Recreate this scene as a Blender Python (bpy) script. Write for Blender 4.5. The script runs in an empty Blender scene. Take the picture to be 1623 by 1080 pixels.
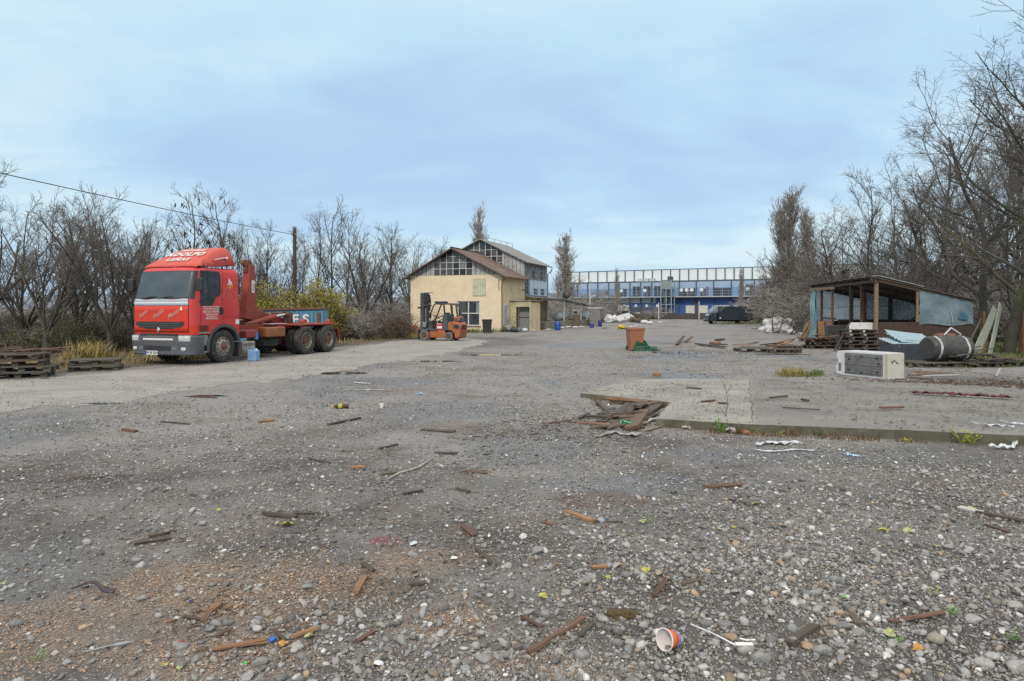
import bpy, bmesh, math, random
import numpy as np
from mathutils import Vector, Matrix, noise as mnoise

# ------------------------------------------------------------------ camera, sky, sun
C = bpy.data.collections.new("yard"); bpy.context.scene.collection.children.link(C)
SC = bpy.context.scene
R = math.radians
FPX, CXP, HYP, HC = 1082.0, 811.5, 490.0, 1.7      # focal length in photo pixels, centre column, horizon row, eye height
cam_d = bpy.data.cameras.new("camera"); cam = bpy.data.objects.new("camera", cam_d); C.objects.link(cam)
cam.location = (0, 0, HC); cam.rotation_euler = (R(90), 0, 0)
cam_d.sensor_width = 36; cam_d.lens = 36 * FPX / 1623.0; cam_d.shift_y = -50 / 1623.0
cam_d.clip_start = 0.05; cam_d.clip_end = 6000
SC.camera = cam
SC.view_settings.view_transform = 'Standard'; SC.view_settings.look = 'None'
SC.view_settings.exposure = 0.25; SC.view_settings.gamma = 1.0
SC.cycles.max_bounces = 6; SC.cycles.diffuse_bounces = 3; SC.cycles.glossy_bounces = 3
SC.cycles.transparent_max_bounces = 6
SC.cycles.use_denoising = False

SUN_EL, SUN_AZ = 38, -14                               # degrees; azimuth turns from straight behind the camera
sun_d = bpy.data.lights.new("sun", 'SUN'); sun = bpy.data.objects.new("sun", sun_d); C.objects.link(sun)
sun_d.energy = 1.5; sun_d.angle = R(10); sun_d.color = (1.0, 0.90, 0.78)
sun.rotation_euler = (R(90 - SUN_EL), 0, R(SUN_AZ)); sun.location = (0, -20, 40)

world = bpy.data.worlds.new("World"); SC.world = world; world.use_nodes = True
def build_world():
    nt = world.node_tree; N = nt.nodes; L = nt.links
    N.clear()
    out = N.new('ShaderNodeOutputWorld')
    sky = N.new('ShaderNodeTexSky'); sky.sky_type = 'NISHITA'; sky.sun_disc = False
    sky.sun_elevation = R(SUN_EL); sky.sun_rotation = R(180 - SUN_AZ); sky.dust_density = 1.5; sky.ozone_density = 1.2
    bg1 = N.new('ShaderNodeBackground'); bg1.inputs['Strength'].default_value = 0.11
    L.new(sky.outputs[0], bg1.inputs[0])
    tc = N.new('ShaderNodeTexCoord')
    sep = N.new('ShaderNodeSeparateXYZ'); L.new(tc.outputs['Generated'], sep.inputs[0])
    def math_(op, a, b=None, c=None):
        m = N.new('ShaderNodeMath'); m.operation = op
        for i, v in enumerate((a, b, c)):
            if v is None: continue
            if isinstance(v, (int, float)): m.inputs[i].default_value = v
            else: L.new(v, m.inputs[i])
        return m.outputs[0]
    zz = math_('ADD', math_('MAXIMUM', sep.outputs[2], 0.0), 0.22)
    px = math_('DIVIDE', sep.outputs[0], zz); py = math_('DIVIDE', sep.outputs[1], zz)
    comb = N.new('ShaderNodeCombineXYZ'); L.new(px, comb.inputs[0]); L.new(py, comb.inputs[1])
    def nz(scale, detail, off, dist=0.4):
        mp = N.new('ShaderNodeMapping'); mp.inputs['Location'].default_value = off; mp.inputs['Scale'].default_value = (0.8, 1.15, 1)
        L.new(comb.outputs[0], mp.inputs[0])
        n = N.new('ShaderNodeTexNoise'); n.inputs['Scale'].default_value = scale; n.inputs['Detail'].default_value = detail
        n.inputs['Roughness'].default_value = 0.5; n.inputs['Distortion'].default_value = dist
        L.new(mp.outputs[0], n.inputs['Vector']); return n.outputs['Fac']
    a = nz(0.85, 6, (3.1, 1.7, 0)); b = nz(2.1, 5, (7.3, 2.2, 0), .8)
    mixn = math_('ADD', math_('MULTIPLY', a, 0.72), math_('MULTIPLY', b, 0.28))
    rp = N.new('ShaderNodeValToRGB'); e = rp.color_ramp.elements
    e[0].position = 0.41; e[0].color = (0.40, 0.55, 0.75, 1)
    e[1].position = 0.60; e[1].color = (0.66, 0.81, 0.86, 1)
    m_ = e.new(0.48); m_.color = (0.445, 0.63, 0.80, 1)
    L.new(mixn, rp.inputs[0])
    # towards the horizon the cloud sheet thins to a blue grey
    hz = N.new('ShaderNodeMapRange'); hz.inputs[1].default_value = 0.0; hz.inputs[2].default_value = 0.34
    L.new(sep.outputs[2], hz.inputs[0])
    mx = N.new('ShaderNodeMix'); mx.data_type = 'RGBA'; mx.inputs[6].default_value = (0.41, 0.555, 0.715, 1)
    L.new(hz.outputs[0], mx.inputs[0]); L.new(rp.outputs[0], mx.inputs[7])
    mx2 = N.new('ShaderNodeMix'); mx2.data_type = 'RGBA'; mx2.inputs[0].default_value = 0.35
    L.new(rp.outputs[0], mx2.inputs[6]); L.new(mx.outputs[2], mx2.inputs[7])
    # above the view the sky is made whiter and brighter to neutralise the ground light
    zt = N.new('ShaderNodeMapRange'); zt.interpolation_type = 'SMOOTHSTEP'; zt.inputs[1].default_value = 0.36; zt.inputs[2].default_value = 0.66; L.new(sep.outputs[2], zt.inputs[0])
    mx3 = N.new('ShaderNodeMix'); mx3.data_type = 'RGBA'; L.new(zt.outputs[0], mx3.inputs[0]); mx3.inputs[7].default_value = (1.16, 1.11, 1.03, 1)
    # clearer, brighter band high in the view, with torn white edges
    hb = N.new('ShaderNodeMapRange'); hb.interpolation_type = 'SMOOTHSTEP'; hb.inputs[1].default_value = 0.20; hb.inputs[2].default_value = 0.42; hb.inputs[4].default_value = 0.6
    L.new(math_('ADD', sep.outputs[2], math_('MULTIPLY', math_('SUBTRACT', nz(1.5, 7, (1.2, 5.1, 0), 1.2), .5), .35)), hb.inputs[0])
    mx4 = N.new('ShaderNodeMix'); mx4.data_type = 'RGBA'; L.new(hb.outputs[0], mx4.inputs[0]); L.new(mx2.outputs[2], mx4.inputs[6]); mx4.inputs[7].default_value = (0.535, 0.745, 0.845, 1)
    L.new(mx4.outputs[2], mx3.inputs[6])
    bg2 = N.new('ShaderNodeBackground'); bg2.inputs['Strength'].default_value = 1.0
    L.new(mx3.outputs[2], bg2.inputs[0])
    ms = N.new('ShaderNodeMixShader'); ms.inputs[0].default_value = 0.86
    L.new(bg1.outputs[0], ms.inputs[1]); L.new(bg2.outputs[0], ms.inputs[2]); L.new(ms.outputs[0], out.inputs[0])
build_world()

# ------------------------------------------------------------------ coordinates and helpers
def G(px, py):
    """ground point seen at a pixel of the photograph"""
    Y = HC * FPX / (py - HYP)
    return ((px - CXP) / FPX * Y, Y)
def W(px, py, Y):
    return ((px - CXP) / FPX * Y, Y, HC + (HYP - py) / FPX * Y)

def tag(o, label=None, cat=None, group=None, kind=None):
    if label: o['label'] = label
    if cat: o['category'] = cat
    if group: o['group'] = group
    if kind: o['kind'] = kind
    return o
def thing(name, label, cat, loc=(0, 0, 0), rz=0.0, group=None):
    o = bpy.data.objects.new(name, None); C.objects.link(o)
    o.empty_display_size = 0.2
    o.location = loc if len(loc) == 3 else (loc[0], loc[1], 0); o.rotation_euler = (0, 0, rz)
    return tag(o, label, cat, group)
def link_mesh(name, me, mats=None, parent=None, loc=None, rot=None):
    o = bpy.data.objects.new(name, me); C.objects.link(o)
    if mats is not None:
        for m in (mats if isinstance(mats, (list, tuple)) else [mats]): me.materials.append(m)
    if parent is not None: o.parent = parent
    if loc is not None: o.location = loc
    if rot is not None: o.rotation_euler = rot
    return o
def dup(o, parent=None):
    """a copy of an object with copies of everything under it"""
    c = o.copy(); C.objects.link(c)
    if parent is not None: c.parent = parent
    for ch in list(o.children): dup(ch, c)
    return c
def copy_thing(o, loc, rz=0.0, scale=1.0, label=None, group=None):
    c = dup(o)
    c.location = loc if len(loc) == 3 else (loc[0], loc[1], 0); c.rotation_euler = (0, 0, rz)
    c.scale = (scale,) * 3 if not isinstance(scale, tuple) else scale
    if label: c['label'] = label
    if group: c['group'] = group
    return c

class MB:
    """collects shapes that become ONE mesh object"""
    def __init__(s): s.v = []; s.f = []; s.m = []; s.cur = 0
    def add(s, vs, fs, M=None):
        b = len(s.v)
        s.v += [tuple(M @ Vector(p)) for p in vs] if M is not None else [tuple(p) for p in vs]
        s.f += [tuple(i + b for i in f) for f in fs]; s.m += [s.cur] * len(fs)
        return s
    def box(s, c, d, rot=None, taper=None):
        x, y, z = d[0] / 2, d[1] / 2, d[2] / 2
        t = taper or (1, 1)
        vs = [(-x, -y, -z), (x, -y, -z), (x, y, -z), (-x, y, -z), (-x * t[0], -y * t[1], z), (x * t[0], -y * t[1], z), (x * t[0], y * t[1], z), (-x * t[0], y * t[1], z)]
        M = Matrix.Translation(c)
        if rot is not None:
            M = M @ (rot if isinstance(rot, Matrix) else Matrix.Rotation(rot[2], 4, 'Z') @ Matrix.Rotation(rot[1], 4, 'Y') @ Matrix.Rotation(rot[0], 4, 'X'))
        return s.add(vs, [(0, 3, 2, 1), (4, 5, 6, 7), (0, 1, 5, 4), (1, 2, 6, 5), (2, 3, 7, 6), (3, 0, 4, 7)], M)
    def b2(s, x0, x1, y0, y1, z0, z1):
        return s.box(((x0 + x1) / 2, (y0 + y1) / 2, (z0 + z1) / 2), (abs(x1 - x0), abs(y1 - y0), abs(z1 - z0)))
    def bar(s, p0, p1, w, h=None, up=(0, 0, 1)):
        """a box from p0 to p1"""
        p0 = Vector(p0); p1 = Vector(p1); d = p1 - p0; L = d.length; h = h or w
        if L < 1e-6: return s
        z = d.normalized(); u = Vector(up)
        if abs(z.dot(u)) > 0.98: u = Vector((1, 0, 0))
        x = u.cross(z).normalized(); y = z.cross(x)
        M = Matrix((x, y, z)).transposed().to_4x4(); M.translation = (p0 + p1) / 2
        return s.box((0, 0, 0), (w, h, L), None) if False else s.add(
            [(-w/2, -h/2, -L/2), (w/2, -h/2, -L/2), (w/2, h/2, -L/2), (-w/2, h/2, -L/2), (-w/2, -h/2, L/2), (w/2, -h/2, L/2), (w/2, h/2, L/2), (-w/2, h/2, L/2)],
            [(0, 3, 2, 1), (4, 5, 6, 7), (0, 1, 5, 4), (1, 2, 6, 5), (2, 3, 7, 6), (3, 0, 4, 7)], M)
    def tube(s, pts, r, n=8, caps=True):
        pts = [Vector(p) for p in pts]; K = len(pts)
        rs = r if isinstance(r, (list, tuple)) else [r] * K
        b = len(s.v); up = Vector((0, 0, 1)); px = None
        for i, p in enumerate(pts):
            t = (pts[min(i + 1, K - 1)] - pts[max(i - 1, 0)]).normalized()
            if px is None:
                u = up if abs(t.dot(up)) < 0.95 else Vector((1, 0, 0))
                px = u.cross(t).normalized()
            else:
                px = (px - t * px.dot(t)).normalized()
            py = t.cross(px)
            for k in range(n):
                a = 2 * math.pi * k / n
                s.v.append(tuple(p + (px * math.cos(a) + py * math.sin(a)) * rs[i]))
        for i in range(K - 1):
            for k in range(n):
                k2 = (k + 1) % n
                s.f.append((b + i * n + k, b + i * n + k2, b + (i + 1) * n + k2, b + (i + 1) * n + k)); s.m.append(s.cur)
        if caps:
            s.f.append(tuple(b + k for k in reversed(range(n)))); s.f.append(tuple(b + (K - 1) * n + k for k in range(n))); s.m += [s.cur] * 2
        return s
    def cyl(s, p0, p1, r, n=16, r2=None): return s.tube([p0, p1], [r, r if r2 is None else r2], n)
    def lathe(s, prof, M=None, n=24, closed=False):
        """prof: (radius, height) pairs turned round the local z axis"""
        vs = []; fs = []; K = len(prof)
        for (r, z) in prof:
            for k in range(n):
                a = 2 * math.pi * k / n; vs.append((r * math.cos(a), r * math.sin(a), z))
        for i in range(K if closed else K - 1):
            j = (i + 1) % K
            for k in range(n):
                k2 = (k + 1) % n; fs.append((i * n + k, i * n + k2, j * n + k2, j * n + k))
        return s.add(vs, fs, M)
    def prism(s, poly, y0, y1, M=None):
        """poly in (x, z), pushed through from y0 to y1"""
        n = len(poly)
        vs = [(x, y0, z) for x, z in poly] + [(x, y1, z) for x, z in poly]
        fs = [tuple(range(n)), tuple(reversed(range(n, 2 * n)))] + [(i, i + n, (i + 1) % n + n, (i + 1) % n) for i in range(n)]
        return s.add(vs, fs, M)
    def quad(s, a, b, c, d): return s.add([a, b, c, d], [(0, 1, 2, 3)])
    def grid(s, fn, nu, nv):
        vs = [fn(i / nu, j / nv) for j in range(nv + 1) for i in range(nu + 1)]
        fs = [(j * (nu + 1) + i, j * (nu + 1) + i + 1, (j + 1) * (nu + 1) + i + 1, (j + 1) * (nu + 1) + i) for j in range(nv) for i in range(nu)]
        return s.add(vs, fs)
    def build(s, name, mats, parent=None, smooth=None, bevel=0, loc=None, rot=None, fix=True, solid=0):
        me = bpy.data.meshes.new(name); me.from_pydata(s.v, [], s.f)
        if any(s.m): me.polygons.foreach_set('material_index', s.m)
        if fix:
            bm = bmesh.new(); bm.from_mesh(me); bmesh.ops.recalc_face_normals(bm, faces=bm.faces); bm.to_mesh(me); bm.free()
        if smooth:
            me.polygons.foreach_set('use_smooth', [True] * len(me.polygons)); me.set_sharp_from_angle(angle=R(smooth))
        o = link_mesh(name, me, mats, parent, loc, rot)
        if solid:
            md = o.modifiers.new('thick', 'SOLIDIFY'); md.thickness = solid; md.offset = 0
        if bevel:
            md = o.modifiers.new('bevel', 'BEVEL'); md.width = bevel; md.segments = 2; md.limit_method = 'ANGLE'; md.angle_limit = R(40)
        return o

def np_mesh(name, V, F, smooth=False, col=None):
    """a mesh straight from numpy arrays; F is (n, 3) or (n, 4)"""
    V = np.asarray(V, np.float32); F = np.asarray(F, np.int32)
    me = bpy.data.meshes.new(name)
    me.vertices.add(len(V)); me.vertices.foreach_set('co', V.ravel())
    k = F.shape[1]
    me.loops.add(F.size); me.loops.foreach_set('vertex_index', F.ravel())
    me.polygons.add(len(F)); me.polygons.foreach_set('loop_start', np.arange(0, F.size, k, dtype=np.int32))
    me.polygons.foreach_set('loop_total', np.full(len(F), k, np.int32))
    if smooth: me.polygons.foreach_set('use_smooth', np.ones(len(F), bool))
    me.update(calc_edges=True)
    if col is not None:
        at = me.color_attributes.new('col', 'FLOAT_COLOR', 'POINT')
        c4 = np.ones((len(V), 4), np.float32); c4[:, :3] = col; at.data.foreach_set('color', c4.ravel())
    return me

def text_mesh(name, body, size, mat, parent, M, shear=0.0, bold=0.0, extrude=0.002, align='CENTER', spacing=1.0):
    cu = bpy.data.curves.new(name, 'FONT'); cu.body = body; cu.size = size; cu.shear = shear; cu.offset = bold
    cu.extrude = extrude; cu.align_x = align; cu.align_y = 'CENTER'; cu.space_character = spacing; cu.resolution_u = 3
    o = bpy.data.objects.new(name, cu); C.objects.link(o)
    me = bpy.data.meshes.new_from_object(o); bpy.data.objects.remove(o); bpy.data.curves.remove(cu)
    t = link_mesh(name, me, mat, parent); t.matrix_local = M
    return t
def frame_M(origin, xdir, ydir):
    x = Vector(xdir).normalized(); y = Vector(ydir); y = (y - x * y.dot(x)).normalized(); z = x.cross(y)
    M = Matrix((x, y, z)).transposed().to_4x4(); M.translation = Vector(origin); return M

# ------------------------------------------------------------------ materials
MATS = {}
def M(name, c, c2=None, rough=0.7, metal=0.0, scale=6.0, bump=0.0, bscale=60.0, dirt=None, damt=0.5, dscale=2.5, spec=0.5,
      stretch=None, rnd=0.0, coat=0.0, wave=None, rvar=0.15, thr=0.5):
    if name in MATS: return MATS[name]
    m = bpy.data.materials.new(name); m.use_nodes = True; MATS[name] = m
    nt = m.node_tree; N = nt.nodes; L = nt.links; bs = N['Principled BSDF']
    tc = N.new('ShaderNodeTexCoord'); vec = tc.outputs['Object']
    if stretch:
        mp = N.new('ShaderNodeMapping'); mp.inputs['Scale'].default_value = stretch; L.new(vec, mp.inputs[0]); vec = mp.outputs[0]
    def noise(sc, det=5, ro=0.6):
        n = N.new('ShaderNodeTexNoise'); n.inputs['Scale'].default_value = sc; n.inputs['Detail'].default_value = det; n.inputs['Roughness'].default_value = ro
        L.new(vec, n.inputs['Vector']); return n.outputs['Fac']
    c2 = c2 or tuple(v * 0.75 for v in c)
    n1 = noise(scale)
    rp = N.new('ShaderNodeValToRGB'); rp.color_ramp.elements[0].position = 0.3; rp.color_ramp.elements[1].position = 0.7
    rp.color_ramp.elements[0].color = (*c2, 1); rp.color_ramp.elements[1].color = (*c, 1); L.new(n1, rp.inputs[0])
    col = rp.outputs[0]
    if dirt:
        n2 = noise(dscale, 8, 0.7)
        r2 = N.new('ShaderNodeMapRange'); r2.inputs[1].default_value = thr; r2.inputs[2].default_value = thr + 0.16; r2.inputs[4].default_value = damt
        L.new(n2, r2.inputs[0])
        mx = N.new('ShaderNodeMix'); mx.data_type = 'RGBA'; L.new(r2.outputs[0], mx.inputs[0]); L.new(col, mx.inputs[6]); mx.inputs[7].default_value = (*dirt, 1); col = mx.outputs[2]
    if rnd:
        oi = N.new('ShaderNodeObjectInfo'); mr = N.new('ShaderNodeMapRange'); mr.inputs[3].default_value = 1 - rnd; mr.inputs[4].default_value = 1 + rnd
        L.new(oi.outputs['Random'], mr.inputs[0]); hs = N.new('ShaderNodeHueSaturation'); L.new(mr.outputs[0], hs.inputs['Value']); L.new(col, hs.inputs['Color']); col = hs.outputs[0]
    L.new(col, bs.inputs['Base Color'])
    rr = N.new('ShaderNodeMapRange'); rr.inputs[3].default_value = max(0.02, rough - rvar); rr.inputs[4].default_value = min(1, rough + rvar)
    L.new(noise(scale * 2.3), rr.inputs[0]); L.new(rr.outputs[0], bs.inputs['Roughness'])
    bs.inputs['Metallic'].default_value = metal; bs.inputs['Specular IOR Level'].default_value = spec
    if coat: bs.inputs['Coat Weight'].default_value = coat; bs.inputs['Coat Roughness'].default_value = 0.15
    if bump or wave:
        bp = N.new('ShaderNodeBump'); bp.inputs['Distance'].default_value = 0.01; bp.inputs['Strength'].default_value = bump if bump else 0.6
        if wave:
            wv = N.new('ShaderNodeTexWave'); wv.bands_direction = wave[0]; wv.inputs['Scale'].default_value = wave[1]; wv.wave_profile = 'SIN'
            L.new(tc.outputs['Object'], wv.inputs['Vector']); L.new(wv.outputs['Fac'], bp.inputs['Height']); bp.inputs['Distance'].default_value = wave[2]; bp.inputs['Strength'].default_value = 1.0
        else: L.new(noise(bscale, 4), bp.inputs['Height'])
        L.new(bp.outputs[0], bs.inputs['Normal'])
    return m

RUST = (0.17, 0.07, 0.035)
MUD = (0.13, 0.11, 0.085)
red_front = M('red_orange_paint', (0.64, 0.045, 0.022), (0.56, 0.038, 0.02), rough=.45, scale=3, dirt=(.34, .08, .06), damt=.5, dscale=3.4, coat=.08, spec=.35)
red_side = M('faded_red_paint', (0.64, 0.055, 0.06), (0.55, 0.042, 0.045), rough=.48, scale=2.2, dirt=(.40, .12, .11), damt=.55, dscale=2.6, coat=.06, spec=.4)
red_fairing = M('sun_bleached_red', (0.60, 0.085, 0.06), (0.52, 0.065, 0.045), rough=.5, scale=3, dirt=(.40, .13, .10), damt=.4, dscale=5)
red_frame = M('rusty_red_steel', (0.36, 0.055, 0.04), (0.26, 0.045, 0.035), rough=.6, scale=5, dirt=RUST, damt=.75, dscale=4, bump=.15)
dark_frame = M('dark_red_steel', (0.20, 0.03, 0.03), (0.10, 0.025, 0.025), rough=.65, scale=6, dirt=(.05, .04, .035), damt=.8, dscale=4)
bumper_grey = M('bumper_plastic', (0.115, 0.125, 0.14), (0.095, 0.10, 0.115), rough=.55, scale=4, dirt=MUD, damt=.35, dscale=6)
black_plastic = M('black_plastic', (0.022, 0.023, 0.026), (0.03, 0.03, 0.032), rough=.5, scale=8, dirt=(.07, .065, .06), damt=.4, dscale=7)
rubber = M('tyre_rubber', (0.028, 0.028, 0.03), (0.045, 0.043, 0.04), rough=.82, scale=9, dirt=(.12, .11, .095), damt=.7, dscale=5, bump=.3, bscale=40)
glass_dark = M('dark_glass', (0.075, 0.088, 0.095), (0.04, 0.05, 0.055), rough=.1, scale=2, rvar=.05, spec=.9)
glass_dusty = M('dusty_glass', (0.06, 0.075, 0.09), (0.025, 0.03, 0.04), rough=.2, scale=3, rvar=.12, dirt=(.16, .16, .15), damt=.4, dscale=2)
lamp_glass = M('lamp_glass', (0.62, 0.64, 0.62), (0.40, 0.42, 0.42), rough=.15, scale=20, spec=.8)
white_paint = M('white_paint', (0.72, 0.72, 0.70), (0.62, 0.62, 0.60), rough=.5, scale=6, dirt=(.35, .33, .28), damt=.35, dscale=5)
silver_band = M('silver_grey_paint', (0.42, 0.46, 0.50), (0.36, 0.40, 0.45), rough=.35, scale=3, dirt=(.22, .23, .25), damt=.3, dscale=4)
band_white = M('band_white', (0.70, 0.73, 0.76), (0.62, 0.66, 0.70), rough=.35, scale=5)
steel_rim = M('rim_steel', (0.42, 0.39, 0.34), (0.26, 0.23, 0.19), rough=.5, metal=.3, scale=9, dirt=RUST, damt=.7, dscale=7)
hub_rust = M('rusty_hub', (0.20, 0.07, 0.05), (0.12, 0.05, 0.035), rough=.75, scale=14)
chrome = M('chrome', (0.72, 0.72, 0.72), (0.6, 0.6, 0.6), rough=.2, metal=.9)
alu = M('dirty_aluminium', (0.36, 0.37, 0.35), (0.26, 0.265, 0.25), rough=.5, metal=.4, scale=7, dirt=MUD, damt=.6, dscale=4)
sticker_white = M('sticker_white', (0.78, 0.78, 0.76), (0.72, 0.72, 0.70), rough=.5)
letter_white = M('letter_white', (0.74, 0.70, 0.68), (0.66, 0.58, 0.56), rough=.6, scale=15)
letter_pale = M('letter_pale', (0.62, 0.42, 0.38), (0.55, 0.30, 0.26), rough=.6, scale=15)
black_ink = M('black_ink', (0.015, 0.015, 0.018), rough=.5)
eu_blue = M('eu_blue', (0.01, 0.05, 0.35), rough=.4)
hazard_yellow = M('hazard_yellow', (0.72, 0.34, 0.02), (0.65, 0.28, 0.02), rough=.5)
wood_old = M('weathered_wood', (0.165, 0.125, 0.095), (0.075, 0.055, 0.042), rough=.85, scale=4, stretch=(1, 9, 9), bump=.35, bscale=20, rnd=.35, dirt=(.05, .045, .035), damt=.5, dscale=2)
wood_grey = M('grey_wood', (0.15, 0.135, 0.115), (0.075, 0.068, 0.058), rough=.88, scale=4, stretch=(1, 8, 8), bump=.35, bscale=20, rnd=.3, dirt=(.06, .07, .04), damt=.5, dscale=2)
wood_dark = M('wet_dark_wood', (0.095, 0.075, 0.058), (0.038, 0.03, 0.024), rough=.7, scale=4, stretch=(1, 8, 8), bump=.3, bscale=20, rnd=.3)
wood_red = M('red_brown_wood', (0.18, 0.105, 0.073), (0.085, 0.048, 0.034), rough=.8, scale=4, stretch=(1, 9, 9), bump=.3, bscale=20, rnd=.3)
wood_fresh = M('pale_wood', (0.33, 0.24, 0.16), (0.20, 0.14, 0.09), rough=.8, scale=4, stretch=(1, 9, 9), bump=.25, bscale=20, rnd=.25, dirt=(.18, .10, .06), damt=.5, dscale=2)
wood_orange = M('orange_wood', (0.32, 0.185, 0.095), (0.17, 0.095, 0.05), rough=.8, scale=4, stretch=(1, 9, 9), bump=.25, bscale=20, rnd=.25)
bark = M('grey_bark', (0.10, 0.09, 0.078), (0.05, 0.044, 0.037), rough=.92, scale=9, stretch=(1, 1, .25), bump=.6, bscale=14, rnd=.2)
twig_brown = M('twig_brown', (0.175, 0.157, 0.14), (0.10, 0.09, 0.08), rough=.9, scale=2, rnd=.25)
twig_grey = M('twig_grey', (0.36, 0.335, 0.31), (0.25, 0.23, 0.21), rough=.9, scale=2, rnd=.15)
bark_moss = M('mossy_bark', (0.075, 0.066, 0.055), (0.036, 0.031, 0.026), rough=.92, scale=6, bump=.6, bscale=14, dirt=(.065, .085, .018), damt=.85, dscale=1.1, thr=.46)
pod_black = M('seed_pod', (0.022, 0.016, 0.012), (0.04, 0.026, 0.018), rough=.7, scale=10)
leaf_dead = M('dead_leaf', (0.10, 0.065, 0.04), (0.055, 0.036, 0.025), rough=.8, scale=6)
leaf_yellow = M('autumn_leaf', (0.46, 0.35, 0.04), (0.19, 0.20, 0.03), rough=.6, scale=.9)
leaf_green = M('hedge_leaf', (0.09, 0.105, 0.025), (0.05, 0.06, 0.018), rough=.6, scale=.8, dirt=(.22, .16, .03), damt=.6, dscale=1.3)
leaf_red = M('russet_leaf', (0.19, 0.07, 0.04), (0.10, 0.06, 0.03), rough=.7, scale=1.3)
# ------------------------------------------------------------------ ground
def vnoise(x, y, seed=0):
    xi = np.floor(x).astype(np.int64); yi = np.floor(y).astype(np.int64); fx = x - xi; fy = y - yi
    def h(a, b):
        n = (a * 374761393 + b * 668265263 + seed * 1442695) & 0x7fffffff
        n = ((n ^ (n >> 13)) * 1274126177) & 0x7fffffff
        return ((n ^ (n >> 16)) & 0xffff) / 65535.0
    u = fx * fx * (3 - 2 * fx); v = fy * fy * (3 - 2 * fy)
    return (h(xi, yi) * (1 - u) + h(xi + 1, yi) * u) * (1 - v) + (h(xi, yi + 1) * (1 - u) + h(xi + 1, yi + 1) * u) * v
def fbm(x, y, seed=0, o=4):
    s = 0; a = .5; t = 0
    for k in range(o):
        s = s + a * vnoise(x * 2 ** k + 17 * k, y * 2 ** k - 9 * k, seed + k); t += a; a *= .5
    return s / t
def hgt(x, y):
    x = np.asarray(x, float); y = np.asarray(y, float)
    a = (fbm(x * .8, y * .8, 3, 3) - .5) * .05 + (fbm(x * 4.5, y * 4.5, 11, 3) - .5) * .022
    r = np.hypot(x, y)
    fade = np.clip((13 - r) / 4, 0, 1)
    return a * fade
def axis(lo, hi, fine_lo, fine_hi, d, g=1.11, cap=1e9):
    a = list(np.arange(fine_lo, fine_hi + 1e-6, d)); s = d
    x = fine_hi
    while x < hi: s = min(s * g, cap); x += s; a.append(x)
    s = d; x = fine_lo; b = []
    while x > lo: s = min(s * g, cap); x -= s; b.append(x)
    return np.array(b[::-1] + a)
gx = axis(-3500, 3500, -7, 7, .07); gy = axis(-1500, 4500, 2.0, 11, .07)
GX, GY = np.meshgrid(gx, gy); GZ = hgt(GX, GY)
V = np.stack([GX, GY, GZ], -1).reshape(-1, 3); nx, ny = len(gx), len(gy)
ii = (np.arange(ny - 1)[:, None] * nx + np.arange(nx - 1)[None]).ravel()
me = np_mesh('ground', V, np.stack([ii, ii + 1, ii + nx + 1, ii + nx], 1), True)

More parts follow.
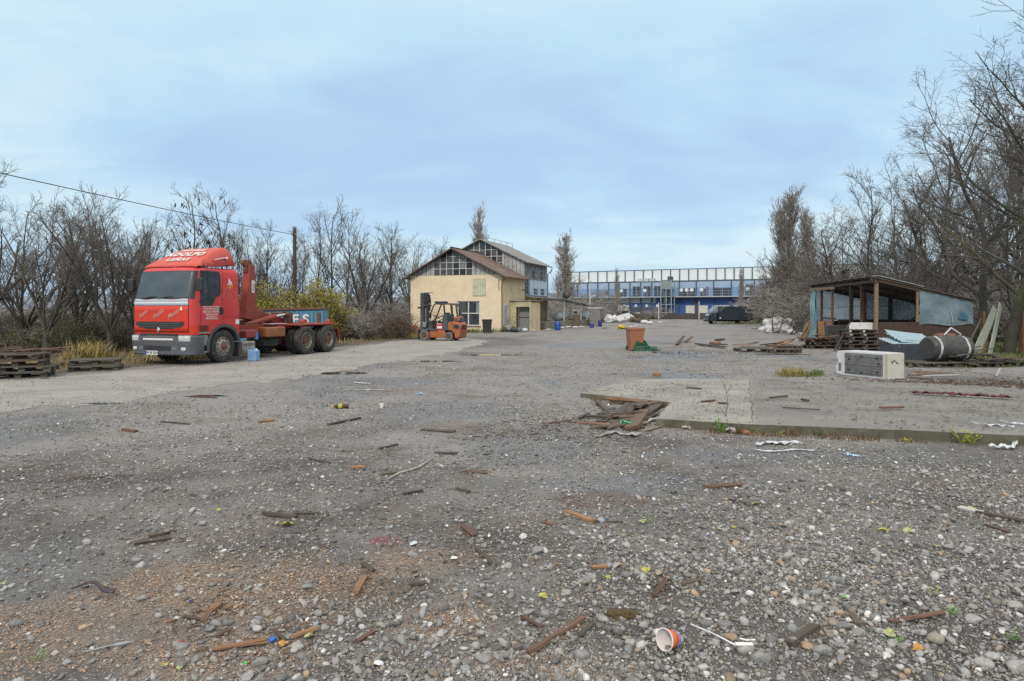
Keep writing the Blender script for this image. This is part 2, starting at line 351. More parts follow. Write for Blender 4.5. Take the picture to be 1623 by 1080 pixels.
def ground_mat():
    m = bpy.data.materials.new('gravel_ground'); m.use_nodes = True
    nt = m.node_tree; N = nt.nodes; L = nt.links; bs = N['Principled BSDF']
    geo = N.new('ShaderNodeNewGeometry'); pos = geo.outputs['Position']
    sep = N.new('ShaderNodeSeparateXYZ'); L.new(pos, sep.inputs[0])
    def mth(op, a, b=None, c=None, cl=False):
        k = N.new('ShaderNodeMath'); k.operation = op; k.use_clamp = cl
        for i, v in enumerate((a, b, c)):
            if v is None: continue
            if isinstance(v, (int, float)): k.inputs[i].default_value = v
            else: L.new(v, k.inputs[i])
        return k.outputs[0]
    def nz(sc, det=4, ro=.55, st=None):
        n = N.new('ShaderNodeTexNoise'); n.inputs['Scale'].default_value = sc; n.inputs['Detail'].default_value = det; n.inputs['Roughness'].default_value = ro
        v = pos
        if st: mp = N.new('ShaderNodeMapping'); mp.inputs['Scale'].default_value = st; L.new(pos, mp.inputs[0]); v = mp.outputs[0]
        L.new(v, n.inputs['Vector']); return n.outputs['Fac']
    def rng(v, a, b, lo=0., hi=1.):
        k = N.new('ShaderNodeMapRange'); k.inputs[1].default_value = a; k.inputs[2].default_value = b; k.inputs[3].default_value = lo; k.inputs[4].default_value = hi
        k.interpolation_type = 'SMOOTHSTEP'; L.new(v, k.inputs[0]); return k.outputs[0]
    def mix(f, a, b):
        k = N.new('ShaderNodeMix'); k.data_type = 'RGBA'
        for s_, v in ((0, f), (6, a), (7, b)):
            if isinstance(v, tuple): k.inputs[s_].default_value = (*v, 1)
            elif isinstance(v, (int, float)): k.inputs[s_].default_value = v
            else: L.new(v, k.inputs[s_])
        return k.outputs[2]
    def spot(cx, cy, rx, ry, rag=.6, sc=1.5):
        dx = mth('DIVIDE', mth('SUBTRACT', sep.outputs[0], cx), rx); dy = mth('DIVIDE', mth('SUBTRACT', sep.outputs[1], cy), ry)
        d = mth('SQRT', mth('ADD', mth('MULTIPLY', dx, dx), mth('MULTIPLY', dy, dy)))
        d = mth('ADD', d, mth('MULTIPLY', mth('SUBTRACT', nz(sc, 5, .65), .5), rag * 2))
        return rng(d, 1.0, .55)
    # packed dirt, damp and dry
    big = nz(.22, 6, .6); mid = nz(1.1, 6, .65)
    dirt = mix(rng(mid, .36, .66), (.055, .047, .04), (.175, .163, .149))
    rad = mth('SQRT', mth('ADD', mth('MULTIPLY', sep.outputs[0], sep.outputs[0]), mth('MULTIPLY', sep.outputs[1], sep.outputs[1])))
    dirt = mix(mth('MULTIPLY', rng(mth('ADD', big, mth('MULTIPLY', rng(rad, 5, 13), .17)), .46, .66), .85), dirt, (.27, .255, .236))
    brown = rng(nz(.7, 7, .75), .51, .60)
    dirt = mix(mth('MULTIPLY', brown, .55), dirt, (.15, .11, .078))
    wet = mth('MULTIPLY', rng(nz(.33, 4, .6, (1, .55, 1)), .53, .64), 1.0)
    for s_ in ((.3, 8.4, 1.0, 1.5), (3.4, 7.9, 2.4, .6), (1.3, 6.6, 1.6, .5), (-1.0, 11.5, 1.6, 1.6), (5.4, 24, 2.6, 1.6), (-3.2, 16, 2.2, 1.4), (6.0, 7.6, 1.5, .5), (4.5, 33, 4, 2)): wet = mth('MAXIMUM', wet, mth('MULTIPLY', spot(*s_, .8, 1.3), .9))
    dirt = mix(mth('MULTIPLY', wet, .7), dirt, (.085, .077, .069))
    # grit of three sizes, each grain its own grey
    def grit(sc, thr_, c_lo, c_hi):
        v = N.new('ShaderNodeTexVoronoi'); v.inputs['Scale'].default_value = sc; v.inputs['Randomness'].default_value = 1; L.new(pos, v.inputs['Vector'])
        s_ = N.new('ShaderNodeSeparateColor'); L.new(v.outputs['Color'], s_.inputs[0])
        on = mth('GREATER_THAN', s_.outputs[0], thr_)
        shape = rng(v.outputs['Distance'], .5, .32)
        c_ = mix(s_.outputs[1], c_lo, c_hi)
        return mth('MULTIPLY', on, shape), c_
    m1, c1 = grit(95, .42, (.07, .065, .06), (.38, .36, .335))
    m2, c2 = grit(48, .62, (.08, .075, .07), (.48, .46, .43))
    m3, c3 = grit(21, .86, (.14, .133, .124), (.56, .54, .50))
    bare = rng(nz(.8, 5, .7), .36, .58)
    m1 = mth('MULTIPLY', m1, mth('ADD', mth('MULTIPLY', bare, .6), .4)); m2 = mth('MULTIPLY', m2, bare)
    col = mix(mth('MULTIPLY', m1, .8), dirt, c1); col = mix(mth('MULTIPLY', m2, .85), col, c2); col = mix(mth('MULTIPLY', m3, .85), col, c3)
    # sawdust spilt at the near left, brown litter before the shed, dark oil-stained yard by the house
    saw = spot(-1.75, 4.15, 1.25, .62, .8, 2.2)
    for s_ in ((-1.5, 3.35, .8, .3, .9, 3), (-.35, 3.75, .38, .35, .9, 3.5), (.15, 3.25, .5, .2, .9, 3), (-2.6, 3.6, .8, .5, .9, 2.5), (-.6, 4.6, .5, .35, .9, 3)): saw = mth('MAXIMUM', saw, mth('MULTIPLY', spot(*s_), .8))
    v = N.new('ShaderNodeTexVoronoi'); v.inputs['Scale'].default_value = 120; L.new(pos, v.inputs['Vector'])
    sc_ = N.new('ShaderNodeSeparateColor'); L.new(v.outputs['Color'], sc_.inputs[0])
    sawc = mix(sc_.outputs[0], (.20, .13, .085), (.46, .33, .225))
    col = mix(mth('MULTIPLY', mth('MULTIPLY', saw, rng(sc_.outputs[1], .3, .6)), .65), col, sawc)
    lit = spot(10.5, 14.3, 6, 2.2, .5, .7); col = mix(mth('MULTIPLY', lit, .75), col, (.085, .062, .048))
    for s_ in ((2.8, 12.2, 1.3, .35), (5.6, 15.4, 2.2, .5), (.8, 6.1, .5, .4)):
        col = mix(mth('MULTIPLY', spot(*s_, .8, 1.8), .6), col, (.10, .055, .04))
    oil = spot(-2.6, 36, 5.5, 8.5, .4, .25); col = mix(mth('MULTIPLY', oil, .55), col, (.075, .073, .072))
    veg = rng(mth('ADD', mth('ADD', mth('MULTIPLY', sep.outputs[0], -1), mth('MULTIPLY', sep.outputs[1], -.36)), mth('MULTIPLY', nz(.6), 2.)), 22.6, 23.6)
    col = mix(mth('MULTIPLY', veg, .0), col, (.10, .085, .05))
    stain = spot(-.93, 5.02, .17, .13, .6, 5); col = mix(mth('MULTIPLY', stain, .7), col, (.20, .05, .055))
    bed = spot(2.6, 3.7, 2.9, 1.7, .5, .9); col = mix(mth('MULTIPLY', bed, .5), col, (.055, .05, .046))
    cool = N.new('ShaderNodeMix'); cool.data_type = 'RGBA'; cool.blend_type = 'MULTIPLY'; cool.inputs[0].default_value = 1; L.new(col, cool.inputs[6]); cool.inputs[7].default_value = (.975, 1.0, 1.05, 1); col = cool.outputs[2]
    L.new(col, bs.inputs['Base Color'])
    ro = mix(wet, (.86,) * 3, (.3,) * 3); L.new(ro, bs.inputs['Roughness']); bs.inputs['Specular IOR Level'].default_value = .42
    hsum = mth('ADD', mth('ADD', mth('MULTIPLY', m1, .004), mth('MULTIPLY', m2, .008)), mth('ADD', mth('MULTIPLY', m3, .016), mth('MULTIPLY', nz(14, 5, .7), .02)))
    bp = N.new('ShaderNodeBump'); bp.inputs['Distance'].default_value = 1.0; bp.inputs['Strength'].default_value = .8; L.new(hsum, bp.inputs['Height']); L.new(bp.outputs[0], bs.inputs['Normal'])
    return m
GROUND_M = ground_mat()
tag(link_mesh('ground', me, GROUND_M), kind='structure')

# --- worn asphalt lane on the left
def lane():
    rnd = np.random.default_rng(4)
    L0 = [G(-260, 622), G(0, 606), G(200, 588), G(345, 579), G(430, 571), G(545, 553), G(640, 540), G(700, 531)]
    L1 = [G(-260, 705), G(0, 655), G(160, 638), G(330, 617), G(520, 592), G(640, 573), G(735, 555), G(775, 541)]
    def res(pts, n):
        pts = np.array(pts); d = np.r_[0, np.cumsum(np.hypot(*np.diff(pts, axis=0).T))]; t = np.linspace(0, d[-1], n)
        return np.stack([np.interp(t, d, pts[:, 0]), np.interp(t, d, pts[:, 1])], 1)
    n = 420; a = res(L0, n); b = res(L1, n); k = 24; Vv = []
    tt = np.linspace(0, 1, n) * 40
    ja = (fbm(tt, tt * 0, 5, 5) - .5) * 1.0; jb = (fbm(tt * 1.6, tt * 0 + 9, 7, 5) - .5) * 2.0
    dr = b - a; dr /= np.linalg.norm(dr, axis=1)[:, None]
    a = a + dr * ja[:, None]; b = b + dr * jb[:, None]
    for j in range(k + 1): Vv.append(a + (b - a) * j / k)
    P = np.stack(Vv, 1)
    Z = np.full(P.shape[:2], .004)
    V = np.concatenate([P, Z[..., None]], -1).reshape(-1, 3)
    ii = (np.arange(n - 1)[:, None] * (k + 1) + np.arange(k)[None]).ravel()
    return np_mesh('asphalt_lane', V, np.stack([ii, ii + 1, ii + k + 2, ii + k + 1], 1), True)
asph = M('worn_asphalt', (.335, .322, .30), (.24, .231, .217), rough=.85, scale=.7, bump=.5, bscale=45, dirt=(.16, .15, .137), damt=.6, dscale=1.1, thr=.52)
tag(link_mesh('asphalt_lane', lane(), asph), kind='structure')

# --- verge of soil under the trees on the left
def strip(name, pts0, pts1, z, mat, n=120, k=6, jag=.6, seed=2):
    def res(pts, n):
        pts = np.array(pts, float); d = np.r_[0, np.cumsum(np.hypot(*np.diff(pts, axis=0).T))]; t = np.linspace(0, d[-1], n)
        return np.stack([np.interp(t, d, pts[:, 0]), np.interp(t, d, pts[:, 1])], 1)
    a = res(pts0, n); b = res(pts1, n); tt = np.linspace(0, 1, n) * 30
    b = b + ((fbm(tt, tt * 0, seed, 5) - .5) * 2 * jag)[:, None] * np.array([.8, -.6])
    P = np.stack([a + (b - a) * j / k for j in range(k + 1)], 1)
    V = np.concatenate([P, np.full(P.shape[:2] + (1,), z)], -1).reshape(-1, 3)
    ii = (np.arange(n - 1)[:, None] * (k + 1) + np.arange(k)[None]).ravel()
    return tag(link_mesh(name, np_mesh(name, V, np.stack([ii, ii + 1, ii + k + 2, ii + k + 1], 1), True), mat), kind='structure')
soil = M('leafy_soil', (.13, .10, .065), (.075, .058, .038), rough=.95, scale=2.5, bump=.6, bscale=25, dirt=(.16, .135, .06), damt=.6, dscale=.8)
strip('verge', [(-40, 14), (-45, 30), (-26, 62), (-14, 90)], [G(-300, 614), G(0, 598), G(190, 583), G(330, 573), G(480, 556), G(560, 548), G(650, 536), G(668, 519)], .006, soil)
soil_r = M('mossy_soil', (.075, .10, .03), (.07, .058, .04), rough=.95, scale=1.3, bump=.6, bscale=25, dirt=(.06, .048, .035), damt=.8, dscale=1.2)
strip('grass_bank', [(40, 8), (44, 30), (40, 70), (36, 110)], [G(1760, 585), G(1623, 570), G(1560, 562), G(1500, 545), G(1320, 528), G(1215, 512), G(1205, 508)], .007, soil_r, jag=.5, seed=6)

# --- raised concrete slab
def slab():
    A = Vector(G(1040, 677)).to_3d(); 
    z = .13
    pts = [G(1040, 677), G(1180, 686), G(1330, 692), G(1470, 698), G(1640, 707), G(1820, 716), G(2000, 690), G(1900, 632), G(1500, 610), G(1215, 602), G(1000, 604), G(920, 630), G(1062, 648)]
    # finer outline with chipped edges
    rnd = random.Random(8); out = []
    for i, p in enumerate(pts):
        q = pts[(i + 1) % len(pts)]; L = math.hypot(q[0] - p[0], q[1] - p[1]); n = max(2, int(L / .12))
        nx_, ny_ = -(q[1] - p[1]) / L, (q[0] - p[0]) / L
        for k in range(n):
            t = k / n; j = (rnd.random() ** 4) * .035 if k else 0
            out.append((p[0] + (q[0] - p[0]) * t + nx_ * j, p[1] + (q[1] - p[1]) * t + ny_ * j))
    mb = MB(); n = len(out)
    zt = lambda p: z - .095 * min(1, max(0, (p[1] - 11.0) / 5.5)) - .05 * min(1, max(0, (p[0] - 6.5) / 4)) 
    top_in = []
    vs = [(x, y, -.06) for x, y in out] + [(x, y, zt((x, y)) - .012) for x, y in out]
    cx = sum(p[0] for p in out) / n; cy = sum(p[1] for p in out) / n
    ins = []
    for i, (x, y) in enumerate(out):
        p, q = out[i - 1], out[(i + 1) % n]; tx, ty = q[0] - p[0], q[1] - p[1]; l = math.hypot(tx, ty) or 1
        ins.append((x - ty / l * .015, y + tx / l * .015))
    vs += [(x, y, zt((x, y))) for x, y in ins]
    fs = [(i, (i + 1) % n, n + (i + 1) % n, n + i) for i in range(n)] + [(n + i, n + (i + 1) % n, 2 * n + (i + 1) % n, 2 * n + i) for i in range(n)]
    fs.append(tuple(range(2 * n, 3 * n)))
    me = bpy.data.meshes.new('concrete_slab'); me.from_pydata(vs, [], fs)
    bm = bmesh.new(); bm.from_mesh(me); bmesh.ops.triangulate(bm, faces=[f for f in bm.faces if len(f.verts) > 4]); bmesh.ops.recalc_face_normals(bm, faces=bm.faces); bm.to_mesh(me); bm.free()
    return me
conc = M('weathered_concrete', (.33, .32, .29), (.22, .212, .194), rough=.85, scale=1.1, bump=.55, bscale=38, dirt=(.13, .12, .106), damt=.75, dscale=.9, thr=.52)
def two_pours(m):
    N = m.node_tree.nodes; L = m.node_tree.links; bs = N['Principled BSDF']; src = bs.inputs['Base Color'].links[0].from_socket
    g = N.new('ShaderNodeNewGeometry'); s = N.new('ShaderNodeSeparateXYZ'); L.new(g.outputs['Position'], s.inputs[0]); a, b = G(1188, 606), G(1192, 684); k = (b[0] - a[0]) / (b[1] - a[1])
    q = N.new('ShaderNodeMath'); q.operation = 'MULTIPLY_ADD'; L.new(s.outputs[1], q.inputs[0]); q.inputs[1].default_value = -k; L.new(s.outputs[0], q.inputs[2])
    r = N.new('ShaderNodeMapRange'); L.new(q.outputs[0], r.inputs[0]); r.inputs[1].default_value = a[0] - k * a[1] - .03; r.inputs[2].default_value = a[0] - k * a[1] + .08
    mx = N.new('ShaderNodeMix'); mx.data_type = 'RGBA'; mx.blend_type = 'MULTIPLY'; L.new(r.outputs[0], mx.inputs[0]); L.new(src, mx.inputs[6]); mx.inputs[7].default_value = (.72, .72, .74, 1); L.new(mx.outputs[2], bs.inputs['Base Color'])
two_pours(conc)
slab_me = slab(); tag(link_mesh('concrete_slab', slab_me, [conc, M('olive_slab_edge', (.125, .118, .085), (.07, .064, .048), rough=.95, scale=5, bump=.6, bscale=30, dirt=(.20, .19, .16), damt=.5, dscale=4)]), kind='structure')  # second material is a darker olive for the steep side faces
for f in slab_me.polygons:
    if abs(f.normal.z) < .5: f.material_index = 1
SLAB_Z = .13
def slab_z(x, y): return .13 - .095 * min(1, max(0, (y - 11.0) / 5.5)) - .05 * min(1, max(0, (x - 6.5) / 4))
# crack line across the slab
mb = MB(); p0 = G(1188, 606); p1 = G(1192, 684); rr = random.Random(3); pts = []
for k in range(15):
    t = k / 14; x = p0[0] + (p1[0] - p0[0]) * t + rr.uniform(-.03, .03); y = p0[1] + (p1[1] - p0[1]) * t; pts.append((x, y, slab_z(x, y) + .004))
for k in range(14):
    w = .004; a, b = pts[k], pts[k + 1]; mb.quad((a[0] - w, a[1], a[2]), (a[0] + w, a[1], a[2]), (b[0] + w, b[1], b[2]), (b[0] - w, b[1], b[2]))
tag(mb.build('slab_crack', M('crack_dirt', (.05, .048, .042), rough=.95)), kind='structure')

# --- puddles: thin irregular sheets of water
water = M('puddle_water', (.035, .037, .038), (.045, .045, .043), rough=.04, scale=2, rvar=.03, spec=.6)
def puddle(px, py, w, d, seed, rot=0.0, lobes=.35, z=.005):
    x, y = G(px, py); n = 72; z += float(hgt(x, y)); vs = [(x, y, z)]; 
    for k in range(n):
        a = 2 * math.pi * k / n
        r = 1 + lobes * 2.4 * (fbm(np.array([math.cos(a) * 1.7 + seed * 3.1 + 40]), np.array([math.sin(a) * 1.7 + 20]), seed, 4)[0] - .5)
        lx, ly = math.cos(a) * w / 2 * r, math.sin(a) * d / 2 * r
        vs.append((x + lx * math.cos(rot) - ly * math.sin(rot), y + lx * math.sin(rot) + ly * math.cos(rot), z))
    me = bpy.data.meshes.new('puddle'); me.from_pydata(vs, [], [(0, 1 + k, 1 + (k + 1) % n) for k in range(n)])
    return tag(link_mesh('puddle', me, water), kind='structure')
for a in ((1072, 560, 1.9, 1.6, 1), (1100, 566, 1.6, .5, 9), (546, 592, 1.35, .75, 2), (324, 628, .75, .28, 3), (165, 640, .7, .22, 4), (780, 563, 2.4, .9, 5), (690, 573, 1.6, .5, 11), (1240, 562, 2.2, .5, 15)): puddle(*a)
# ------------------------------------------------------------------ trees
def nrm(a): return a / np.maximum(np.linalg.norm(a, axis=-1, keepdims=True), 1e-9)
def run(rng, p, d, L, K, wig, up, r0, r1):
    """grow N polylines of K points"""
    N = len(p); P = np.zeros((N, K, 3)); P[:, 0] = p; st = (L / (K - 1))[:, None]
    for k in range(1, K):
        d = nrm(d + rng.normal(0, wig, (N, 3)) + np.array([0, 0, up])); P[:, k] = P[:, k - 1] + d * st
    t = np.linspace(0, 1, K)[None]
    return P, r0[:, None] * (1 - t) + r1[:, None] * t
def kids(rng, P, Rr, L, n, t0, t1, ang, sd, lf, K, wig, up, rf, rmin, tip=.6):
    N, Kp, _ = P.shape; idx = np.repeat(np.arange(N), n); m = len(idx)
    t = rng.uniform(t0, t1, m); f = t * (Kp - 1); i = np.minimum(f.astype(int), Kp - 2); fr = (f - i)[:, None]
    base = P[idx, i] * (1 - fr) + P[idx, i + 1] * fr; tan = nrm(P[idx, i + 1] - P[idx, i])
    per = nrm(np.cross(tan, rng.normal(size=(m, 3)))); a = np.radians(rng.normal(ang, sd, m))[:, None]
    d = np.cos(a) * tan + np.sin(a) * per
    Ln = L[idx] * lf * (1 - tip * t) * rng.uniform(.6, 1.3, m)
    rb = (Rr[idx, i] * (1 - fr[:, 0]) + Rr[idx, i + 1] * fr[:, 0]) * rf
    rb = np.maximum(rb, rmin)
    P2, R2 = run(rng, base, d, Ln, K, wig, up, rb, np.maximum(rb * .35, rmin * .8))
    return P2, R2, Ln
def tubes(P, Rr, S):
    N, K, _ = P.shape
    T = np.zeros_like(P); T[:, 1:-1] = P[:, 2:] - P[:, :-2]; T[:, 0] = P[:, 1] - P[:, 0]; T[:, -1] = P[:, -1] - P[:, -2]; T = nrm(T)
    ref = np.where(np.abs(T[:, :1, 2:]) > .9, np.array([1., 0, 0]), np.array([0, 0, 1.])); ref = np.broadcast_to(ref, T.shape)
    X = nrm(np.cross(ref, T)); Y = np.cross(T, X)
    a = 2 * np.pi * np.arange(S) / S
    V = P[:, :, None] + Rr[:, :, None, None] * (X[:, :, None] * np.cos(a)[None, None, :, None] + Y[:, :, None] * np.sin(a)[None, None, :, None])
    V = V.reshape(-1, 3)
    n_, k_, s_ = np.meshgrid(np.arange(N), np.arange(K - 1), np.arange(S), indexing='ij'); s2 = (s_ + 1) % S
    b = n_ * K * S + k_ * S
    F = np.stack([b + s_, b + s2, b + S + s2, b + S + s_], -1).reshape(-1, 4)
    return V, F
def merge(parts):
    Vs, Fs, o = [], [], 0
    for V, F in parts: Vs.append(V); Fs.append(F + o); o += len(V)
    return np.concatenate(Vs), np.concatenate(Fs)
def quads_at(rng, P, size, n_per=1, flat=0.0, elong=2.0):
    """leaf-sized faces scattered at points"""
    P = np.repeat(P, n_per, 0); m = len(P); P = P + rng.normal(0, size * 1.3, (m, 3))
    u = nrm(rng.normal(size=(m, 3)) + np.array([0, 0, -flat])); v = nrm(np.cross(u, rng.normal(size=(m, 3)))); s = size * rng.uniform(.6, 1.4, (m, 1))
    V = np.stack([P - u * s * elong / 2, P + v * s * .5, P + u * s * elong / 2, P - v * s * .5], 1).reshape(-1, 3)
    return V, np.arange(m * 4).reshape(-1, 4)
def tree_proto(kind, seed, H, barkm, twigm, leaves=None):
    rng = np.random.default_rng(seed); A = np.array
    if kind == 'locust':       # one bole dividing into long crooked limbs
        P0, R0 = run(rng, A([[0, 0, -.1]]), A([[rng.normal(0, .08), rng.normal(0, .08), 1.]]), A([H * .88]), 14, .085, .10, A([H * .0135]), A([H * .003])); L0 = A([H * .88])
        P1, R1, L1 = kids(rng, P0, R0, L0, 15, .20, .97, 46, 10, .62, 10, .10, .06, .58, .010, .5)
        P2, R2, L2 = kids(rng, P1, R1, L1, 8, .2, 1, 42, 12, .50, 7, .12, .06, .6, .0075, .4)
        P3, R3, L3 = kids(rng, P2, R2, L2, 6, .12, 1, 44, 14, .5, 5, .13, .05, .6, .0055, .3)
        P4, R4, L4 = kids(rng, P3, R3, L3, 3, .1, 1, 45, 15, .6, 4, .15, .03, .6, .0042, .2)
        tr = [(P0, R0, 8), (P1, R1, 6)]; cr = [(P2, R2, 4), (P3, R3, 3), (P4, R4, 3)]; tips = P4[:, -1]
    elif kind == 'slim':       # tall thin field tree
        P0, R0 = run(rng, A([[0, 0, -.1]]), A([[rng.normal(0, .05), rng.normal(0, .05), 1.]]), A([H * .95]), 12, .05, .12, A([H * .0105]), A([H * .0022])); L0 = A([H * .95])
        P1, R1, L1 = kids(rng, P0, R0, L0, 20, .2, .98, 36, 9, .46, 8, .07, .09, .5, .0085, .6)
        P2, R2, L2 = kids(rng, P1, R1, L1, 7, .15, 1, 38, 12, .46, 6, .10, .07, .6, .0065, .4)
        P3, R3, L3 = kids(rng, P2, R2, L2, 5, .1, 1, 42, 14, .55, 4, .12, .05, .6, .0048, .3)
        tr = [(P0, R0, 7), (P1, R1, 5)]; cr = [(P2, R2, 3), (P3, R3, 3)]; tips = P3[:, -1]
    elif kind == 'vase':       # short bole, many upswept stems
        n = 7; P00, R00 = run(rng, A([[0, 0, -.1]]), A([[.03, 0, 1.]]), A([H * .17]), 5, .06, .1, A([H * .021]), A([H * .016]))
        d = A([[math.cos(2 * math.pi * k / n + .5) * .42, math.sin(2 * math.pi * k / n + .5) * .42, 1.] for k in range(n)]) + rng.normal(0, .14, (n, 3))
        P0, R0 = run(rng, np.repeat(P00[:, -1] - A([[0, 0, .05]]), n, 0), nrm(d), H * rng.uniform(.55, .9, n), 11, .06, .04, H * rng.uniform(.006, .011, n), np.full(n, H * .0022)); L0 = H * np.full(n, .7)
        P1, R1, L1 = kids(rng, P0, R0, L0, 9, .1, 1, 34, 10, .52, 8, .07, .08, .6, .0075, .5)
        P2, R2, L2 = kids(rng, P1, R1, L1, 6, .15, 1, 38, 13, .48, 6, .10, .07, .6, .006, .4)
        P3, R3, L3 = kids(rng, P2, R2, L2, 5, .1, 1, 42, 14, .55, 4, .12, .05, .6, .0045, .3)
        tr = [(P00, R00, 8), (P0, R0, 6)]; cr = [(P1, R1, 4), (P2, R2, 3), (P3, R3, 3)]; tips = P3[:, -1]
    elif kind == 'poplar':
        P0, R0 = run(rng, A([[0, 0, -.1]]), A([[0, 0, 1.]]), A([H * .97]), 14, .025, .15, A([H * .012]), A([H * .002])); L0 = A([H * .97])
        P1, R1, L1 = kids(rng, P0, R0, L0, 120, .06, .95, 24, 6, .27, 9, .045, .15, .5, .018, .62)
        P2, R2, L2 = kids(rng, P1, R1, L1, 8, .1, 1, 28, 9, .42, 6, .06, .10, .6, .012, .3)
        P3, R3, L3 = kids(rng, P2, R2, L2, 4, .1, 1, 30, 10, .5, 4, .08, .1, .7, .009, .3)
        tr = [(P0, R0, 7)]; cr = [(P1, R1, 4), (P2, R2, 3), (P3, R3, 3)]; tips = P3[:, -1]
    elif kind == 'shrub':      # a thicket of stems from the ground
        n = 22; a = rng.uniform(0, 6.28, n); p = np.stack([rng.normal(0, H * .28, n), rng.normal(0, H * .28, n), np.full(n, -.05)], 1)
        d = nrm(np.stack([np.cos(a) * .45, np.sin(a) * .45, np.ones(n)], 1)); L0 = H * rng.uniform(.5, 1.0, n)
        P0, R0 = run(rng, p, d, L0, 8, .12, .05, np.full(n, H * .008), np.full(n, H * .003))
        P1, R1, L1 = kids(rng, P0, R0, L0, 8, .1, 1, 42, 14, .5, 6, .15, .05, .7, .006, .4)
        P2, R2, L2 = kids(rng, P1, R1, L1, 6, .1, 1, 45, 15, .5, 4, .18, .02, .7, .005, .3)
        P3, R3, L3 = kids(rng, P2, R2, L2, 3, .1, 1, 45, 15, .6, 3, .18, .02, .7, .005, .3)
        tr = [(P0, R0, 5)]; cr = [(P1, R1, 3), (P2, R2, 3), (P3, R3, 3)]; tips = np.concatenate([P2[:, -1], P3[:, -1]])
    root = bpy.data.objects.new({'poplar': 'poplar_tree', 'shrub': 'shrub'}.get(kind, 'bare_tree'), None); C.objects.link(root)
    # stretch so the top stands at H
    allz = max(p[..., 2].max() for p, _, _ in tr + cr); k = H / allz
    for arr in [x[0] for x in tr + cr]: arr *= A([1, 1, k]) if kind != 'locust' else A([1, 1, k])
    tips = tips * A([1, 1, k])
    V, F = merge([tubes(*x) for x in tr]); link_mesh('stem' if kind == 'shrub' else 'trunk', np_mesh('trunk', V, F, True), barkm, root)
    V, F = merge([tubes(*x) for x in cr]); link_mesh('crown', np_mesh('crown', V, F, False), twigm, root)
    if leaves:
        frac, size, npl, lm, nm = leaves
        sel = tips[rng.random(len(tips)) < frac]
        if nm == 'seed_pods':
            V, F = quads_at(rng, sel, size, npl, 3.0, 4.5)
        else: V, F = quads_at(rng, sel, size, npl, .4, 1.7)
        tag(link_mesh(nm, np_mesh(nm, V, F), lm, root), kind='stuff')
    root['H'] = H
    return root

PROT = dict(
    locA=tree_proto('locust', 11, 11.0, bark, twig_brown), locB=tree_proto('locust', 12, 10.0, bark, twig_brown), locM=tree_proto('locust', 17, 12.5, bark_moss, twig_brown),
    locD=tree_proto('locust', 14, 10.0, bark, twig_brown, (.16, .055, 2, leaf_dead, 'dead_leaves')),
    slimA=tree_proto('slim', 21, 8.0, bark, twig_brown), slimB=tree_proto('slim', 22, 8.0, bark, twig_brown),
    slimP=tree_proto('slim', 23, 7.5, bark, twig_brown, (.035, .055, 5, pod_black, 'seed_pods')),
    vaseA=tree_proto('vase', 31, 6.0, bark, twig_brown), vaseB=tree_proto('vase', 32, 6.0, bark, twig_brown), vaseC=tree_proto('vase', 33, 6.0, bark, twig_brown),
    popA=tree_proto('poplar', 41, 16.0, bark, twig_grey), popB=tree_proto('poplar', 42, 12.0, bark, twig_grey),
    shA=tree_proto('shrub', 51, 3.0, bark, twig_grey), shB=tree_proto('shrub', 52, 3.0, bark, twig_brown),
    shG=tree_proto('shrub', 53, 3.0, bark, twig_brown, (.5, .045, 3, leaf_green, 'leaves')),
    shY=tree_proto('shrub', 54, 3.0, bark, twig_brown, (.8, .05, 4, leaf_yellow, 'leaves')),
    shR=tree_proto('shrub', 55, 2.0, bark, twig_brown, (.4, .035, 2, leaf_red, 'leaves')))
USED = set()
def plant(proto, px, depth, top, label, cat='tree', group=None, rz=None, wide=1.0, dz=0.0):
    """stand a plant at a photo column and a distance so that its top reaches a photo row"""
    x = (px - CXP) / FPX * depth; H = HC + (HYP - top) / FPX * depth
    o = PROT[proto]; s = H / o['H']; rz = rz if rz is not None else (px * 1.37 + depth) % 6.28
    if proto not in USED:
        USED.add(proto); c = o; c.location = (x, depth, dz); c.rotation_euler = (0, 0, rz); c.scale = (s * wide, s * wide, s)
    else: c = copy_thing(o, (x, depth, dz), rz, (s * wide, s * wide, s))
    tag(c, label, cat, group); return c
GL, GR = 'bare trees along the left verge', 'bare trees along the right side of the yard'
